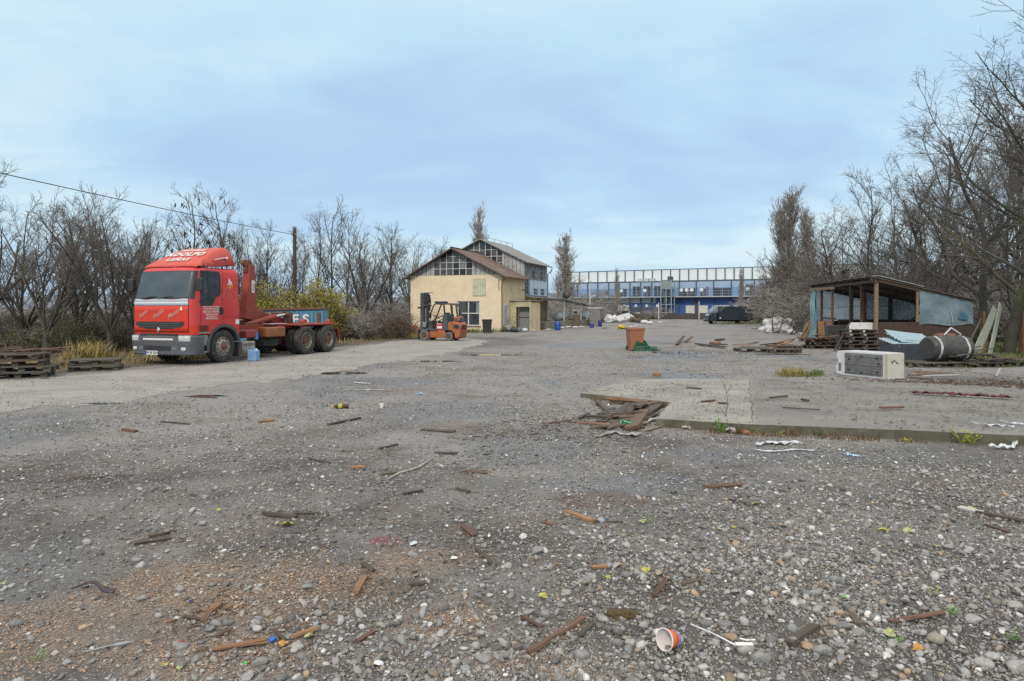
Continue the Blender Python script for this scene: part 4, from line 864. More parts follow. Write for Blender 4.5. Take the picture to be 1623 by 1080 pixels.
def wall_holes(mb, axis, x0, x1, z0, z1, holes, y, th):
    """a wall in the (x, z) plane at depth y..y+th with rectangular openings that have reveals"""
    xs = sorted({x0, x1, *[h[0] for h in holes], *[h[1] for h in holes]}); zs = sorted({z0, z1, *[h[2] for h in holes], *[h[3] for h in holes]})
    def hole(i, j):
        if i < 0 or j < 0 or i >= len(xs) - 1 or j >= len(zs) - 1: return True
        cx, cz = (xs[i] + xs[i + 1]) / 2, (zs[j] + zs[j + 1]) / 2
        return any(h[0] < cx < h[1] and h[2] < cz < h[3] for h in holes)
    P = (lambda x, d, z: (x, d, z)) if axis == 'x' else (lambda x, d, z: (d, x, z))
    for i in range(len(xs) - 1):
        for j in range(len(zs) - 1):
            if hole(i, j): continue
            a, b, c, d = xs[i], xs[i + 1], zs[j], zs[j + 1]
            mb.quad(P(a, y, c), P(b, y, c), P(b, y, d), P(a, y, d)); mb.quad(P(a, y + th, c), P(a, y + th, d), P(b, y + th, d), P(b, y + th, c))
            if hole(i - 1, j): mb.quad(P(a, y, c), P(a, y, d), P(a, y + th, d), P(a, y + th, c))
            if hole(i + 1, j): mb.quad(P(b, y, c), P(b, y + th, c), P(b, y + th, d), P(b, y, d))
            if hole(i, j - 1): mb.quad(P(a, y, c), P(a, y + th, c), P(b, y + th, c), P(b, y, c))
            if hole(i, j + 1): mb.quad(P(a, y, d), P(b, y, d), P(b, y + th, d), P(a, y + th, d))

HA = math.atan2(-.34, .9404)
house = thing('house', 'cream rendered house with glazed gable, rusty roof and taller grey part behind', 'house', (-.78, 51.0, 0), HA)
WB = -7.64; EV = 4.28; AP = 6.3; AX = -3.95
mb = MB()
wall_holes(mb, 'x', WB, 0, -.2, EV, [(-3.62, -1.78, .42, 2.30), (-2.33, -1.28, 2.74, 3.98)], 0, .25)
mb.build('front_wall', render_cream, house, fix=True)
mb = MB(); mb.b2(-.25, 0, .252, 5.34, -.2, EV); mb.build('side_wall', render_stain, house)
mb = MB(); mb.b2(WB, WB + .25, .252, 11.6, -.2, EV); mb.build('side_wall', render_cream, house)
# big white window
w = MB()
for x in (-3.62, -1.86): w.b2(x, x + .08, .10, .20, .42, 2.30)
for z in (.42, 2.22, 1.33): w.b2(-3.54, -1.86, .10, .20, z, z + .08)
w.b2(-2.78, -2.69, .097, .203, .50, 2.22)
wo = w.build('window', frame_white, house)
g = MB(); g.cur = 0; g.quad((-3.54, .15, .5), (-1.86, .15, .5), (-1.86, .15, 2.22), (-3.54, .15, 2.22)); g.build('pane', glass_dusty, wo)
cu = MB(); cu.grid(lambda u, v: (-2.12 + .26 * u, .152 + .0 * v + .02 * math.sin(u * 22), 1.42 + .8 * v), 24, 1); cu.build('curtain', M('pale_curtain', (.45, .50, .52), rough=.9), wo, loc=(0, -.012, 0))
cu = MB(); cu.grid(lambda u, v: (-3.5 + .55 * u, .152 + .02 * math.sin(u * 30), 1.42 + .78 * v), 24, 1); cu.build('curtain', M('grey_curtain', (.13, .14, .145), rough=.9), wo, loc=(0, -.012, 0))
s = MB(); s.b2(-3.72, -1.68, -.06, .09, .34, .42); s.build('sill', conc_dock, wo)
sh = MB(); 
for k in range(5): x = -2.33 + k * .21; sh.b2(x + .006, x + .204, -.05, .012, 2.76, 3.96)
sh.b2(-2.35, -1.26, -.058, -.045, 2.70, 2.79); sh.build('shutter', shutter_green, house, bevel=.006)
# gable: sheeting and glazing
sl = lambda x: EV + (AP - EV) * (1 - abs(x - AX) / (abs(WB - AX) if x < AX else abs(AX)))
def gable(mb, x0, x1, zb, y0, y1, top, n=1):
    xs = [x0 + (x1 - x0) * k / n for k in range(n + 1)]
    for a, b in zip(xs[:-1], xs[1:]):
        pts = [(a, zb), (b, zb), (b, top(b)), (a, top(a))]
        if a < AX_ < b: pts = [(a, zb), (b, zb), (b, top(b)), (AX_, top(AX_)), (a, top(a))]
        pts = [p for i, p in enumerate(pts) if i < 2 or p[1] > zb + .01]
        if len(pts) >= 3: mb.prism(pts, y0, y1)
AX_ = AX
mb = MB(); gable(mb, WB, -5.62, EV, 0.02, .12, sl, 6); mb.build('gable_sheeting', clad_grey, house); mb = MB(); gable(mb, -2.36, 0, EV, .02, .12, sl, 7); gs_ = mb.build('gable_sheeting', clad_grey, house)
mb = MB()
for x in list(np.arange(WB + .3, -5.7, .36)) + list(np.arange(-2.1, -.4, .36)): mb.bar((x, .012, EV), (x, .012, sl(x) - .02), .035, .016)
mb.build('sheet_seam', M('seam_dark', (.10, .10, .10), rough=.8), gs_)
def glazing(name, x0, x1, zb, zrows, ncol, y, top, shade, parent):
    g = MB(); f = MB(); rr_ = random.Random(shade); cw = (x1 - x0) / ncol
    for i in range(ncol):
        a, b = x0 + i * cw, x0 + (i + 1) * cw; zs = [zb] + zrows + [99]
        for j in range(len(zs) - 1):
            lo, hi = zs[j], zs[j + 1]; ha, hb = min(hi, top(a) - .02), min(hi, top(b) - .02)
            if max(ha, hb) <= lo + .05: continue
            pts = [(a, y, lo), (b, y, lo), (b, y, max(hb, lo + .01)), (a, y, max(ha, lo + .01))]
            if a < AX_ < b and hi > 50: pts.insert(3, (AX_, y, top(AX_) - .02))
            g.cur = rr_.choices([0, 1, 2, 3], [5, 3, 2 if j < 2 else .4, 1.2])[0]; g.add(pts, [tuple(range(len(pts)))])
            if hi < 50 and ha > lo and hb > lo and min(ha, hb) >= hi - .01: f.bar((a, y - .025, hi), (b, y - .025, hi), .045, .04)
        for x in ((a,) if i else (a, )) + ((b,) if i == ncol - 1 else ()):
            if top(x) - .05 > zb: f.bar((x, y - .028, zb), (x, y - .028, top(x) - .03), .05, .05)
    go = g.build(name, [pane_a, pane_b, pane_c, pane_d], parent, fix=False); f.build('glazing_bar', frame_white, go); return go
glazing('gable_window', -5.62, -2.36, EV + .02, [EV + .5, EV + .98, EV + 1.45], 6, .06, sl, 11, house)
# roofs
def roof_slope(name, p0, p1, y0, y1, th, mat, parent):
    """p0 eave (x, z) to p1 ridge (x, z)"""
    d = Vector((p1[0] - p0[0], 0, p1[1] - p0[1])); n = Vector((-d.z, 0, d.x)).normalized(); n = n if n.z > 0 else -n
    poly = [(p0[0], p0[1]), (p1[0], p1[1]), (p1[0] + n.x * th, p1[1] + n.z * th), (p0[0] + n.x * th, p0[1] + n.z * th)]
    m = MB(); m.prism(poly, y0, y1); return m.build(name, mat, parent)
k1 = (AP - EV) / abs(AX); k0 = (AP - EV) / (AX - WB)
roof_slope('roof_slope', (.50, EV - k1 * .50 + .02), (AX - .01, AP + .02), -.42, 5.33, .07, roof_rust, house)
roof_slope('roof_slope', (WB - .5, EV - k0 * .50 + .02), (AX + .01, AP + .02), -.42, 5.33, .07, roof_rust, house)
mb = MB(); mb.bar((AX, -.45, AP + .1), (AX, 5.3, AP + .1), .2, .06)
mb.bar((.5, -.445, EV - k1 * .5 - .04), (AX, -.445, AP - .04), .03, .16, up=(0, 1, 0)); mb.bar((WB - .5, -.445, EV - k0 * .5 - .04), (AX, -.445, AP - .04), .03, .16, up=(0, 1, 0)); mb.build('verge_board', M('dark_fascia', (.055, .045, .038), (.03, .026, .022), rough=.8), house)
mb = MB(); mb.tube([(.03, -.04, 3.0), (.03, -.04, 3.5), (.1, -.06, 3.78), (.38, -.2, 3.92)], .05, 8); mb.tube([(.045, -.05, .2), (.045, -.05, 3.2)], .045, 8); mb.build('downpipe', M('rusty_pipe', (.20, .16, .12), (.12, .09, .07), rough=.7), house, smooth=40)
# tall rear part
T0, T1 = 5.34, 11.64; TE, TA, TX = 5.62, 7.5, -3.86; TW = -7.7; AX_ = TX
st = lambda x: TE + (TA - TE) * (1 - abs(x - TX) / abs(TX))
mb = MB(); gable(mb, TW, -6.6, 3.4, T0 + .02, T0 + .14, st, 4); mb.build('rear_gable_sheeting', clad_grey, house); mb = MB(); gable(mb, -1.92, 0, 3.4, T0 + .02, T0 + .14, st, 6); gs_ = mb.build('rear_gable_sheeting', clad_grey, house)
mb = MB()
for x in np.arange(-1.75, -.1, .34): mb.bar((x, T0 + .012, 3.6), (x, T0 + .012, st(x) - .02), .035, .016)
tag(mb.build('sheet_seam', MATS['seam_dark'], gs_), kind='stuff')
glazing('rear_gable_window', -6.6, -1.92, 4.0, [5.0, 5.55, 6.1, 6.65], 9, T0 + .06, st, 23, house)
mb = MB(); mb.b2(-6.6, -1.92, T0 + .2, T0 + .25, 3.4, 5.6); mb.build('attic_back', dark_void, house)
roof_slope('roof_slope', (.42, TE - .487 * .42 + .02), (TX - .01, TA + .02), T0 - .35, T1 + .35, .07, roof_grey, house)
roof_slope('roof_slope', (TW - .42, TE - .487 * .42 + .02), (TX + .01, TA + .02), T0 - .35, T1 + .35, .07, roof_grey, house)
mb = MB()
for y in np.linspace(T0 + .3, T1 + .1, 5): mb.bar((TX + .5, y, TA - .15), (TX + .5, y, TA + .22), .03)
mb.bar((TX + .5, T0 + .3, TA + .2), (TX + .5, T1 + .1, TA + .2), .03); mb.build('roof_rail', alu, house)
# upper side wall (faces the yard): cladding, dark windows, pale blue glazing
mb = MB(); wall_holes(mb, 'y', T0, T1, 2.75, TE, [(T0 + .1, T0 + 1.0, 2.95, 4.25), (T0 + 2.05, T0 + 2.75, 4.25, 4.95), (T0 + 4.3, T0 + 5.0, 4.25, 4.95)], 0, -.12); mb.build('upper_wall', clad_side, house)
def side_win(y0, y1, z0, z1, ny_, nz_, mats, nm='window', seed=1):
    g = MB(); f = MB(); r_ = random.Random(seed)
    for i in range(ny_):
        for j in range(nz_):
            a, b = y0 + (y1 - y0) * i / ny_, y0 + (y1 - y0) * (i + 1) / ny_; c, d = z0 + (z1 - z0) * j / nz_, z0 + (z1 - z0) * (j + 1) / nz_
            g.cur = r_.randrange(len(mats)); g.quad((-.06, a, c), (-.06, b, c), (-.06, b, d), (-.06, a, d))
    for i in range(ny_ + 1): y = y0 + (y1 - y0) * i / ny_; f.bar((-.045, y, z0), (-.045, y, z1), .05)
    for j in range(nz_ + 1): z = z0 + (z1 - z0) * j / nz_; f.bar((-.043, y0, z), (-.043, y1, z), .05)
    go = g.build(nm, mats, house, fix=False); f.build('frame', clad_side, go)
side_win(T0 + .1, T0 + 1.0, 2.95, 4.25, 2, 4, [pane_a, pane_b], seed=2); side_win(T0 + 2.05, T0 + 2.75, 4.25, 4.95, 2, 2, [pane_a, pane_b], seed=3); side_win(T0 + 4.3, T0 + 5.0, 4.25, 4.95, 2, 2, [pane_a, pane_b], seed=4)
mb = MB(); mb.b2(.003, .05, T0 + 1.3, T1 - .1, 2.85, 4.15); mb.build('pale_panel', poly_blue, house)
for k, y in enumerate((T0 + 2.3, T0 + 4.3)):
    g = MB(); g.b2(.052, .075, y, y + .9, 2.95, 3.45); go = g.build('panel_window', pane_a, house); f = MB(); f.bar((.08, y + .45, 2.95), (.08, y + .45, 3.45), .05); f.bar((.08, y, 3.2), (.08, y + .9, 3.2), .05); f.build('glazing_bar', silver_band, go)
mb = MB()
for k in range(5): mb.add(*[( [(.056, T0 + 1.5 + k * .95, 3.55), (.056, T0 + 2.1 + k * .95, 3.55), (.056, T0 + 2.0 + k * .95, 4.05), (.056, T0 + 1.55 + k * .95, 3.95)]), [(0, 1, 2, 3)]])
mb.build('panel_patch', M('white_patch', (.68, .73, .76), (.58, .65, .70), rough=.5), house, fix=False)
mb = MB(); mb.tube([(.40, T1 + .3, TE - .25), (.30, T1 + .2, TE - .55), (.06, T1 + .05, TE - .75), (.06, T1 + .05, 2.8)], .05, 8); mb.tube([(.06, T0 + .05, 4.2), (.2, T0 + .9, 5.3)], .035, 6); mb.build('gutter_pipe', M('dark_pipe', (.10, .10, .10), rough=.6), house, smooth=40)
# ground floor behind the canopy
mb = MB(); wall_holes(mb, 'y', T0, T1, -.2, 2.75, [(7.6, 8.5, .62, 2.35), (10.0, 10.8, .62, 2.35)], -.9, -.2); mb.b2(-.9, -.02, T0 - .0, T0 + .2, -.2, 2.7); mb.b2(-.9, 0, T1 - .2, T1, -.2, 2.74); mb.build('lower_wall', render_stain, house)
mb = MB()
for y in (7.6, 10.0): mb.b2(-1.05, -1.0, y, y + .9, .62, 2.35)
mb.build('lower_door', pane_b, house)
mb = MB(); mb.b2(.0, .16, T1 - .3, T1 - .1, -.2, 2.74); mb.build('column', frame_white, house)
# white door on the side wall
mb = MB(); 
for (a, b, c, d) in ((.35, .45, .5, 2.05), (1.25, 1.35, .5, 2.05), (.45, 1.25, 1.95, 2.05), (.45, 1.25, .5, .58)): mb.b2(.004, .06, a, b, c, d)
do = mb.build('door', frame_white, house); g = MB(); g.b2(.004, .03, .45, 1.25, .58, 1.95); g.build('door_panel', silver_band, do)
# porch of cream sheets with a dark steel door
px0 = 1.85
mb = MB(); mb.b2(.004, .50, px0, px0 + .07, 0, 2.25); mb.b2(.50, 1.72, px0 - .02, px0 + .05, 1.86, 2.30); mb.build('porch_sheet', board_cream, house)
mb = MB(); mb.b2(1.6, 1.72, px0 - .024, px0 + .1, 0, 1.86); mb.b2(1.6, 1.72, px0 + 2.2, px0 + 2.3, 0, 2.1); mb.b2(.0, .06, px0 - .03, px0, 0, 2.32); mb.build('porch_post', board_cream, house)
mb = MB(); mb.b2(-.02, 1.8, px0 - .12, px0 + 2.4, 2.30, 2.36); mb.build('porch_roof', roof_grey, house)
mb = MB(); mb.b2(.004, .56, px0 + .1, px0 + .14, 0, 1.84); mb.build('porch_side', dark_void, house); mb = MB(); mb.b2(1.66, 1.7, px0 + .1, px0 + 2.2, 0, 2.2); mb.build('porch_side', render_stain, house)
d = MB(); d.b2(.60, 1.58, px0 + .5, px0 + .54, 0, 1.02); d.b2(.60, 1.58, px0 + .5, px0 + .54, 1.07, 1.86); do = d.build('porch_door', M('grey_steel_door', (.27, .28, .28), (.18, .185, .18), rough=.5, scale=2, dirt=(.10, .09, .08), damt=.5, dscale=2), house); d = MB(); d.b2(.56, 1.6, px0 + .49, px0 + .56, 1.02, 1.07); d.build('door_rail', dark_void, do)
mb = MB(); mb.bar((.06, 4.4, 3.2), (.28, 4.2, 3.25), .04); mb.box((.34, 4.15, 3.22), (.2, .14, .1)); mb.build('wall_lamp', black_plastic, house)
mb = MB(); mb.tube([(-.2, -.06, 3.1), (-.2, -.06, 3.9)], .03, 6); mb.build('vent_pipe', alu, house)

# --- loading dock and lean-to canopy, in the frame of the house
def hp(x, y, z=0):
    v = Matrix.Translation((-.78, 51.0, 0)) @ Matrix.Rotation(HA, 4, 'Z') @ Vector((x, y, z)); return (v.x, v.y, v.z)
dock = thing('loading_dock', 'low stained concrete loading dock along the right side of the house', 'dock', hp(0, 0), HA)
mb = MB(); mb.b2(-.8, 1.6, 6.2, 24.5, -.1, .62); mb.build('platform', conc_dock, dock, bevel=.03)
can = thing('canopy', 'long sagging grey sheet canopy on thin white posts beside the house', 'canopy', hp(0, 0), HA)
mb = MB()
mb.grid(lambda u, v: (-.15 + 1.75 * u, T0 + (24.2 - T0) * v, 2.72 - .12 * u - .62 * max(0, v - .3) / .7 + .03 * math.sin(v * 17 + u * 2)), 4, 40)
mb.build('canopy_roof', roof_grey, can, solid=.06)
for y in (12.2, 15.5, 18.4, 21, 23.8):
    mb = MB(); mb.bar((1.45, y, .62), (1.45, y, 2.56 - .62 * max(0, (y - T0) / 18.9 - .3) / .7), .09); mb.build('post', frame_white, can)
mb = MB(); mb.bar((1.5, T0, 2.5), (1.5, T1, 2.47), .06, .14); mb.build('edge_beam', conc_dock, can)
# white tanks on the dock
tank_w = M('white_tank_paint', (.60, .63, .60), (.46, .49, .47), rough=.5, scale=2, dirt=(.16, .14, .10), damt=.5, dscale=2.6, thr=.53)
def tank(name, label, p0, p1, r, group=None, legs=True):
    p0 = Vector(p0); p1 = Vector(p1); L = (p1 - p0).length; base = (p0 + p1) / 2; d = (p1 - p0).normalized()
    t = thing(name, label, 'tank', (base.x, base.y, 0), math.atan2(d.y, d.x), group); m = MB(); h = r * .45
    prof = [(.001, -L / 2 - h * .0)] + [(r * math.sin(a), -L / 2 + h * (1 - math.cos(a))) for a in np.linspace(.15, math.pi / 2, 7)]; prof += [(a, -b) for a, b in reversed(prof)]
    m.lathe(prof, Matrix.Translation((0, 0, base.z)) @ Matrix.Rotation(math.pi / 2, 4, 'Y'), 28); m.build('shell', tank_w, t, smooth=50)
    if legs:
        for sx in (-.3, .3): k = MB(); k.box((L * sx, 0, base.z - r * .9), (.25, r * 1.3, r * .5)); k.build('saddle', conc_dock, t)
        k = MB(); k.cyl((0, 0, base.z + r - .03), (0, 0, base.z + r + .12), .12, 12); k.build('manhole', tank_w, t)
    return t
tank('storage_tank', 'shorter white cylindrical tank under the canopy next to the house', hp(.5, 12.6, 1.02), hp(.5, 15.6, 1.02), .40, 'white tanks on the dock'); tank('storage_tank', 'longer white cylindrical tank under the far end of the canopy', hp(.5, 17.6, 1.02), hp(.5, 24.6, 1.02), .42, 'white tanks on the dock')
cab_ = thing('metal_cabinet', 'tall rusty grey fuel pump cabinet before the white tanks', 'cabinet', hp(1.9, 14.9), HA)
mb = MB(); mb.b2(-.3, .3, -.25, .25, 0, 1.15); mb.build('body', M('rusty_cabinet', (.16, .13, .105), (.09, .075, .06), rough=.7, dirt=RUST, damt=.7), cab_, bevel=.02); mb = MB(); mb.b2(-.34, .34, -.29, .29, 1.15, 1.62); mb.build('head', M('grey_cabinet', (.33, .33, .30), (.24, .24, .22), rough=.6), cab_, bevel=.03); mb = MB(); mb.b2(-.2, .2, -.30, -.285, 1.25, 1.5); mb.build('dial', glass_dark, cab_)
cab2 = thing('metal_cabinet', 'grey steel cabinet standing at the far end of the dock', 'cabinet', W(944, 516, 70)[:2], HA)
mb = MB(); mb.b2(-.55, .55, -.4, .4, 0, 1.75); mb.build('body', M('grey_cabinet2', (.23, .235, .23), (.16, .165, .16), rough=.6), cab2, bevel=.03); mb = MB(); mb.b2(-.8, .65, -.45, .45, 1.75, 1.85); mb.build('lid', frame_white, cab2)
# lamp post behind the canopy
lp = thing('street_lamp', 'thin pale lamp post with two small heads beyond the canopy', 'lamp post', W(935, 505, 82)[:2], 0)
mb = MB(); mb.cyl((0, 0, 0), (0, 0, 5.0), .06, 8, .04); mb.tube([(0, 0, 2.95), (.3, 0, 3.2), (.6, 0, 3.25)], .03, 6); mb.build('pole', frame_white, lp, smooth=40)
for p in ((.5, 3.22), (.0, 5.0)): mb = MB(); mb.box((p[0], -.05, p[1] + .05), (.4, .25, .13)); mb.build('lamp_head', lamp_glass, lp, bevel=.03)
sd = thing('satellite_dish', 'round dark dish raised on a pole behind the canopy roof', 'dish', hp(-.6, 20.5), HA)
mb = MB(); mb.cyl((0, 0, 2.0), (0, 0, 2.9), .04, 8); mb.build('pole', black_plastic, sd); mb = MB(); mb.lathe([(.001, .12), (.2, .1), (.38, .04), (.46, -.04), (.42, -.02), (.2, .05), (.001, .07)], Matrix.Translation((0, -.1, 3.2)) @ Matrix.Rotation(R(75), 4, 'X'), 20); mb.build('reflector', black_plastic, sd, smooth=50)

# ------------------------------------------------------------------ far blue warehouse behind a tall net fence
wh_grey = M('warehouse_grey', (.34, .44, .58), (.29, .39, .53), rough=.7, scale=.4)
wh_top = M('warehouse_white', (.74, .79, .79), (.66, .72, .73), rough=.6, scale=.5)
wh_blue = M('warehouse_blue', (.05, .12, .33), (.042, .10, .28), rough=.6, scale=.5, dirt=(.06, .14, .33), damt=.5, dscale=.6)
wh_pale = M('warehouse_pale', (.45, .50, .53), (.38, .43, .46), rough=.6, scale=.5)
wh_post = M('post_dark', (.07, .09, .11), rough=.6)
A0 = Vector((12.1, 127.)); A1 = Vector((39.7, 112.)); wd = (A1 - A0).normalized(); WA = math.atan2(wd.y, wd.x)
wh = thing('warehouse', 'long blue and grey warehouse with white roof band at the far end of the yard', 'warehouse', (A0.x, A0.y, 0), WA)
WL0, WL1 = -3.5, 48; LEN = (A1 - A0).length
def wx(px):      # distance along the facade at a photo column
    k = (px - CXP) / FPX; return (k * A0.y - A0.x) / (wd.x - k * wd.y)
mb = MB(); mb.b2(WL0, WL1, .02, 14, 5.35, 6.5); mb.build('upper_wall', wh_grey, wh)
mb = MB(); mb.b2(WL0, WL1, .03, 14, 3.86, 5.35); mb.build('gallery_wall', M('warehouse_slate', (.20, .32, .50), (.16, .26, .43), rough=.7, scale=.4), wh)
mb = MB(); mb.b2(WL0, WL1, 0, 14, -.2, 3.7); mb.build('ground_wall', wh_blue, wh)
mb = MB(); mb.b2(WL0, WL1, 1.2, 14, 6.5, 8.45); mb.build('roof_band', wh_top, wh)
mb = MB(); mb.b2(WL0, WL1, -1.5, .0, 3.70, 3.86); mb.build('gallery_floor', wh_pale, wh)
mb = MB(); mb.b2(WL0, WL1, -.05, .1, 6.44, 6.56); mb.build('cornice', wh_post, wh)
mb = MB(); 
for x in np.arange(WL0, WL1, 1.3): mb.bar((x, -1.45, 3.86), (x, -1.45, 4.75), .05)
for z in (4.3, 4.75): mb.bar((WL0, -1.45, z), (WL1, -1.45, z), .06)
mb.build('railing', M('blue_railing', (.22, .32, .44), rough=.6), wh)
mb = MB(); mb.b2(WL0, wx(1040), -.02, 0, 2.75, 3.68); mb.build('pale_band', wh_pale, wh)
for (a, b, z0, z1) in ((983, 993, 3.9, 5.3), (1003, 1014, 3.9, 5.7), (1020, 1031, 3.9, 5.7), (1037, 1048, 3.9, 5.7), (1055, 1060, 3.9, 5.2), (1078, 1102, 3.9, 5.2), (1110, 1119, 3.9, 5.1), (1132, 1158, 3.9, 5.2), (1182, 1194, 3.9, 5.7), (957, 963, 4.2, 5.0), (1210, 1222, 3.9, 5.6)):
    f = MB(); x0, x1 = wx(a), wx(b); f.b2(x0, x1, -.03, .02, z0, z1); fo = f.build('dark_door', M('dark_blue_door', (.035, .045, .06), (.06, .065, .07), rough=.4), wh); g = MB(); g.bar(((x0 + x1) / 2, -.045, z0), ((x0 + x1) / 2, -.045, z1), .06); g.build('door_frame', wh_grey, fo)
for px in (984.5, 1022, 1080, 1088.5, 1096.5, 1112, 1185): mb = MB(); mb.lathe([(.001, 0), (.32, 0), (.32, .03), (.001, .03)], Matrix.Translation((wx(px), -.04, 4.95)) @ Matrix.Rotation(R(90), 4, 'X'), 14); mb.build('round_sign', sticker_white, wh)
for (a, b, z0, z1) in ((1087, 1101, .5, 2.3), (1108, 1122, .5, 2.3), (1129, 1156, 1.0, 2.3), (1163, 1191, 1.0, 2.3), (1004, 1015, .4, 1.1), (1021, 1032, .4, 1.1), (1037, 1045, .4, 1.1)):
    f = MB(); f.b2(wx(a), wx(b), -.05, -.01, z0, z1); f.build('shutter', M('cream_shutter', (.66, .65, .58), (.56, .56, .5), rough=.6, scale=.8), wh)
mb = MB(); mb.b2(wx(981), wx(1049), -.06, -.01, 1.35, 1.9); mb.build('dark_band', M('dark_band', (.07, .085, .11), (.05, .06, .08), rough=.5), wh)
for px in (990, 1008, 1025, 1042): mb = MB(); mb.b2(wx(px) - .22, wx(px) + .22, -.08, -.02, 2.05, 2.5); mb.build('small_sign', sticker_white, wh)
mb = MB(); mb.b2(wx(1103), wx(1106), -.04, -.01, .5, 3.6); mb.b2(wx(1120), wx(1122.5), -.04, -.01, 3.9, 5.5); mb.b2(wx(1064), wx(1150), -.04, -.01, 3.5, 3.66); mb.build('red_strip', M('dull_red_strip', (.26, .07, .07), rough=.6), wh)
for px in (975, 983, 991): mb = MB(); x = wx(px + 40); mb.b2(x - .55, x + .55, .5, 1.15, 6.57, 7.1); mb.build('roof_unit', wh_pale, wh)
# stair tower
tw = thing('stair_tower', 'grey steel lattice stair tower on the front of the blue warehouse', 'stair tower', (A0.x, A0.y, 0), WA)
x0, x1 = wx(1057), wx(1073); st_m = M('galvanised_steel', (.36, .40, .42), (.28, .31, .33), rough=.5, metal=.3)
mb = MB()
for x in (x0, (x0 + x1) / 2, x1):
    for y in (-3.6, -1.6): mb.bar((x, y, 0), (x, y, 6.6), .14)
mb.build('post', st_m, tw)
for z in (1.1, 2.45, 3.78, 5.1, 6.5): mb = MB(); mb.b2(x0, x1, -3.6, -1.6, z - .06, z + .06); mb.build('landing', st_m, tw)
mb = MB()
for i, z in enumerate((0, 1.1, 2.45, 3.78, 5.1)): mb.bar((x0 + .1, -2.6 , z), (x1 - .1, -2.6, z + 1.3), .8, .1) if i % 2 == 0 else mb.bar((x1 - .1, -2.6, z), (x0 + .1, -2.6, z + 1.3), .8, .1)
mb.build('flight', M('dark_stair', (.10, .11, .12), rough=.6), tw)
mb = MB(); mb.b2(x0, x1, -3.6, -3.5, 5.2, 6.6); mb.build('mesh_screen', M('pale_green_screen', (.24, .30, .31), rough=.6), tw); mb = MB(); mb.b2((x0 + x1) / 2 + .1, x1 - .1, -3.2, -2.0, 6.6, 7.2); mb.build('head_box', M('dark_box', (.08, .09, .10), rough=.6), tw)
# net fence on dark posts, standing in front
ff = thing('net_fence', 'very tall fence of dark posts and rails in front of the blue warehouse', 'fence', (A0.x, A0.y, 0), WA)
def zat(px, py, dy): k = wx(px); Y = A0.y + wd.y * k; return HC + (HYP - py) / FPX * Y
for px in list(np.arange(915, 1200, 14.5)) + [888, 901]:
    x = wx(px); mb = MB(); mb.bar((x, 1.15, 6.55), (x, 1.15, 8.62), .16); mb.build('upper_post', wh_post, ff)
for px in [916, 932, 948, 965, 999, 1016, 1033.5, 1050.5, 1077, 1104, 1131.5, 1159.5, 1178, 1196, 1214, 982, 900]:
    x = wx(px); mb = MB(); mb.bar((x, -.2, 0), (x, -.2, 6.5), .15); mb.build('post', wh_post, ff)
mb = MB(); mb.bar((WL0, 1.15, 8.62), (WL1, 1.15, 8.62), .14); mb.bar((WL0, 1.15, 6.62), (WL1, 1.15, 6.62), .1); mb.build('top_rail', wh_post, ff)
hg = thing('mesh_fence', 'low dark mesh fence along the foot of the blue warehouse', 'fence', (A0.x, A0.y, 0), WA)
fx0, fx1 = wx(965), wx(1200); mb = MB()
mb.grid(lambda u, v: (fx0 + (fx1 - fx0) * u, -6.0 + .04 * math.sin(u * 300), .02 + v * (.95 + .12 * math.sin(u * 47) * math.sin(u * 19))), 260, 1)
mb.build('panel', M('dark_fence_mesh', (.05, .045, .042), (.09, .08, .075), rough=.9, scale=3), hg, solid=.04)
for x in np.linspace(fx0, fx1, 16): mb = MB(); mb.bar((x, -6.08, 0), (x, -6.08, 1.15), .08); mb.build('post', wh_post, hg)
# pale poles before the warehouse
for px, py, top, lab in ((1044, 503, 480, 'short white post left of the stair tower'), (1108, 506, 478, 'thin white post between the cream shutters')):
    x, y = W(px, py, 104)[:2]; p = thing('marker_post', lab, 'post', (x, y)); mb = MB(); mb.cyl((0, 0, 0), (0, 0, HC + (HYP - top) / FPX * 104), .07, 8, .06); mb.build('shaft', frame_white, p, smooth=40); mb = MB(); mb.box((0, 0, .06), (.4, .4, .12)); mb.build('foot', conc_dock, p)

# ------------------------------------------------------------------ hills and far wood on the horizon
def ridge(name, dist, h, seed, mat, x0=-1, x1=1, base=0):
    n = 220; a = np.linspace(x0, x1, n); X = a * dist; Z = h * (.35 + .9 * fbm(a * 5 + 3, a * 0 + seed, seed, 5)); Yd = np.full(n, dist)
    rows = [np.stack([X, Yd - dist * .02, Z * 0 - 1], 1), np.stack([X, Yd, Z], 1), np.stack([X, Yd + dist * .12, Z * 1.05], 1), np.stack([X, Yd + dist * .2, Z * 0 - 1], 1)]
    V = np.concatenate(rows); i = np.arange(n - 1); F = np.concatenate([np.stack([i + k * n, i + 1 + k * n, i + 1 + (k + 1) * n, i + (k + 1) * n], 1) for k in range(3)])
    return tag(link_mesh(name, np_mesh(name, V, F, True), mat), kind='structure')
ridge('hills', 2400, 62, 3, M('hazy_hill', (.20, .235, .30), (.16, .19, .25), rough=1, scale=.01), -1.1, 1.1)  # distance haze is put into the bluish hill colour
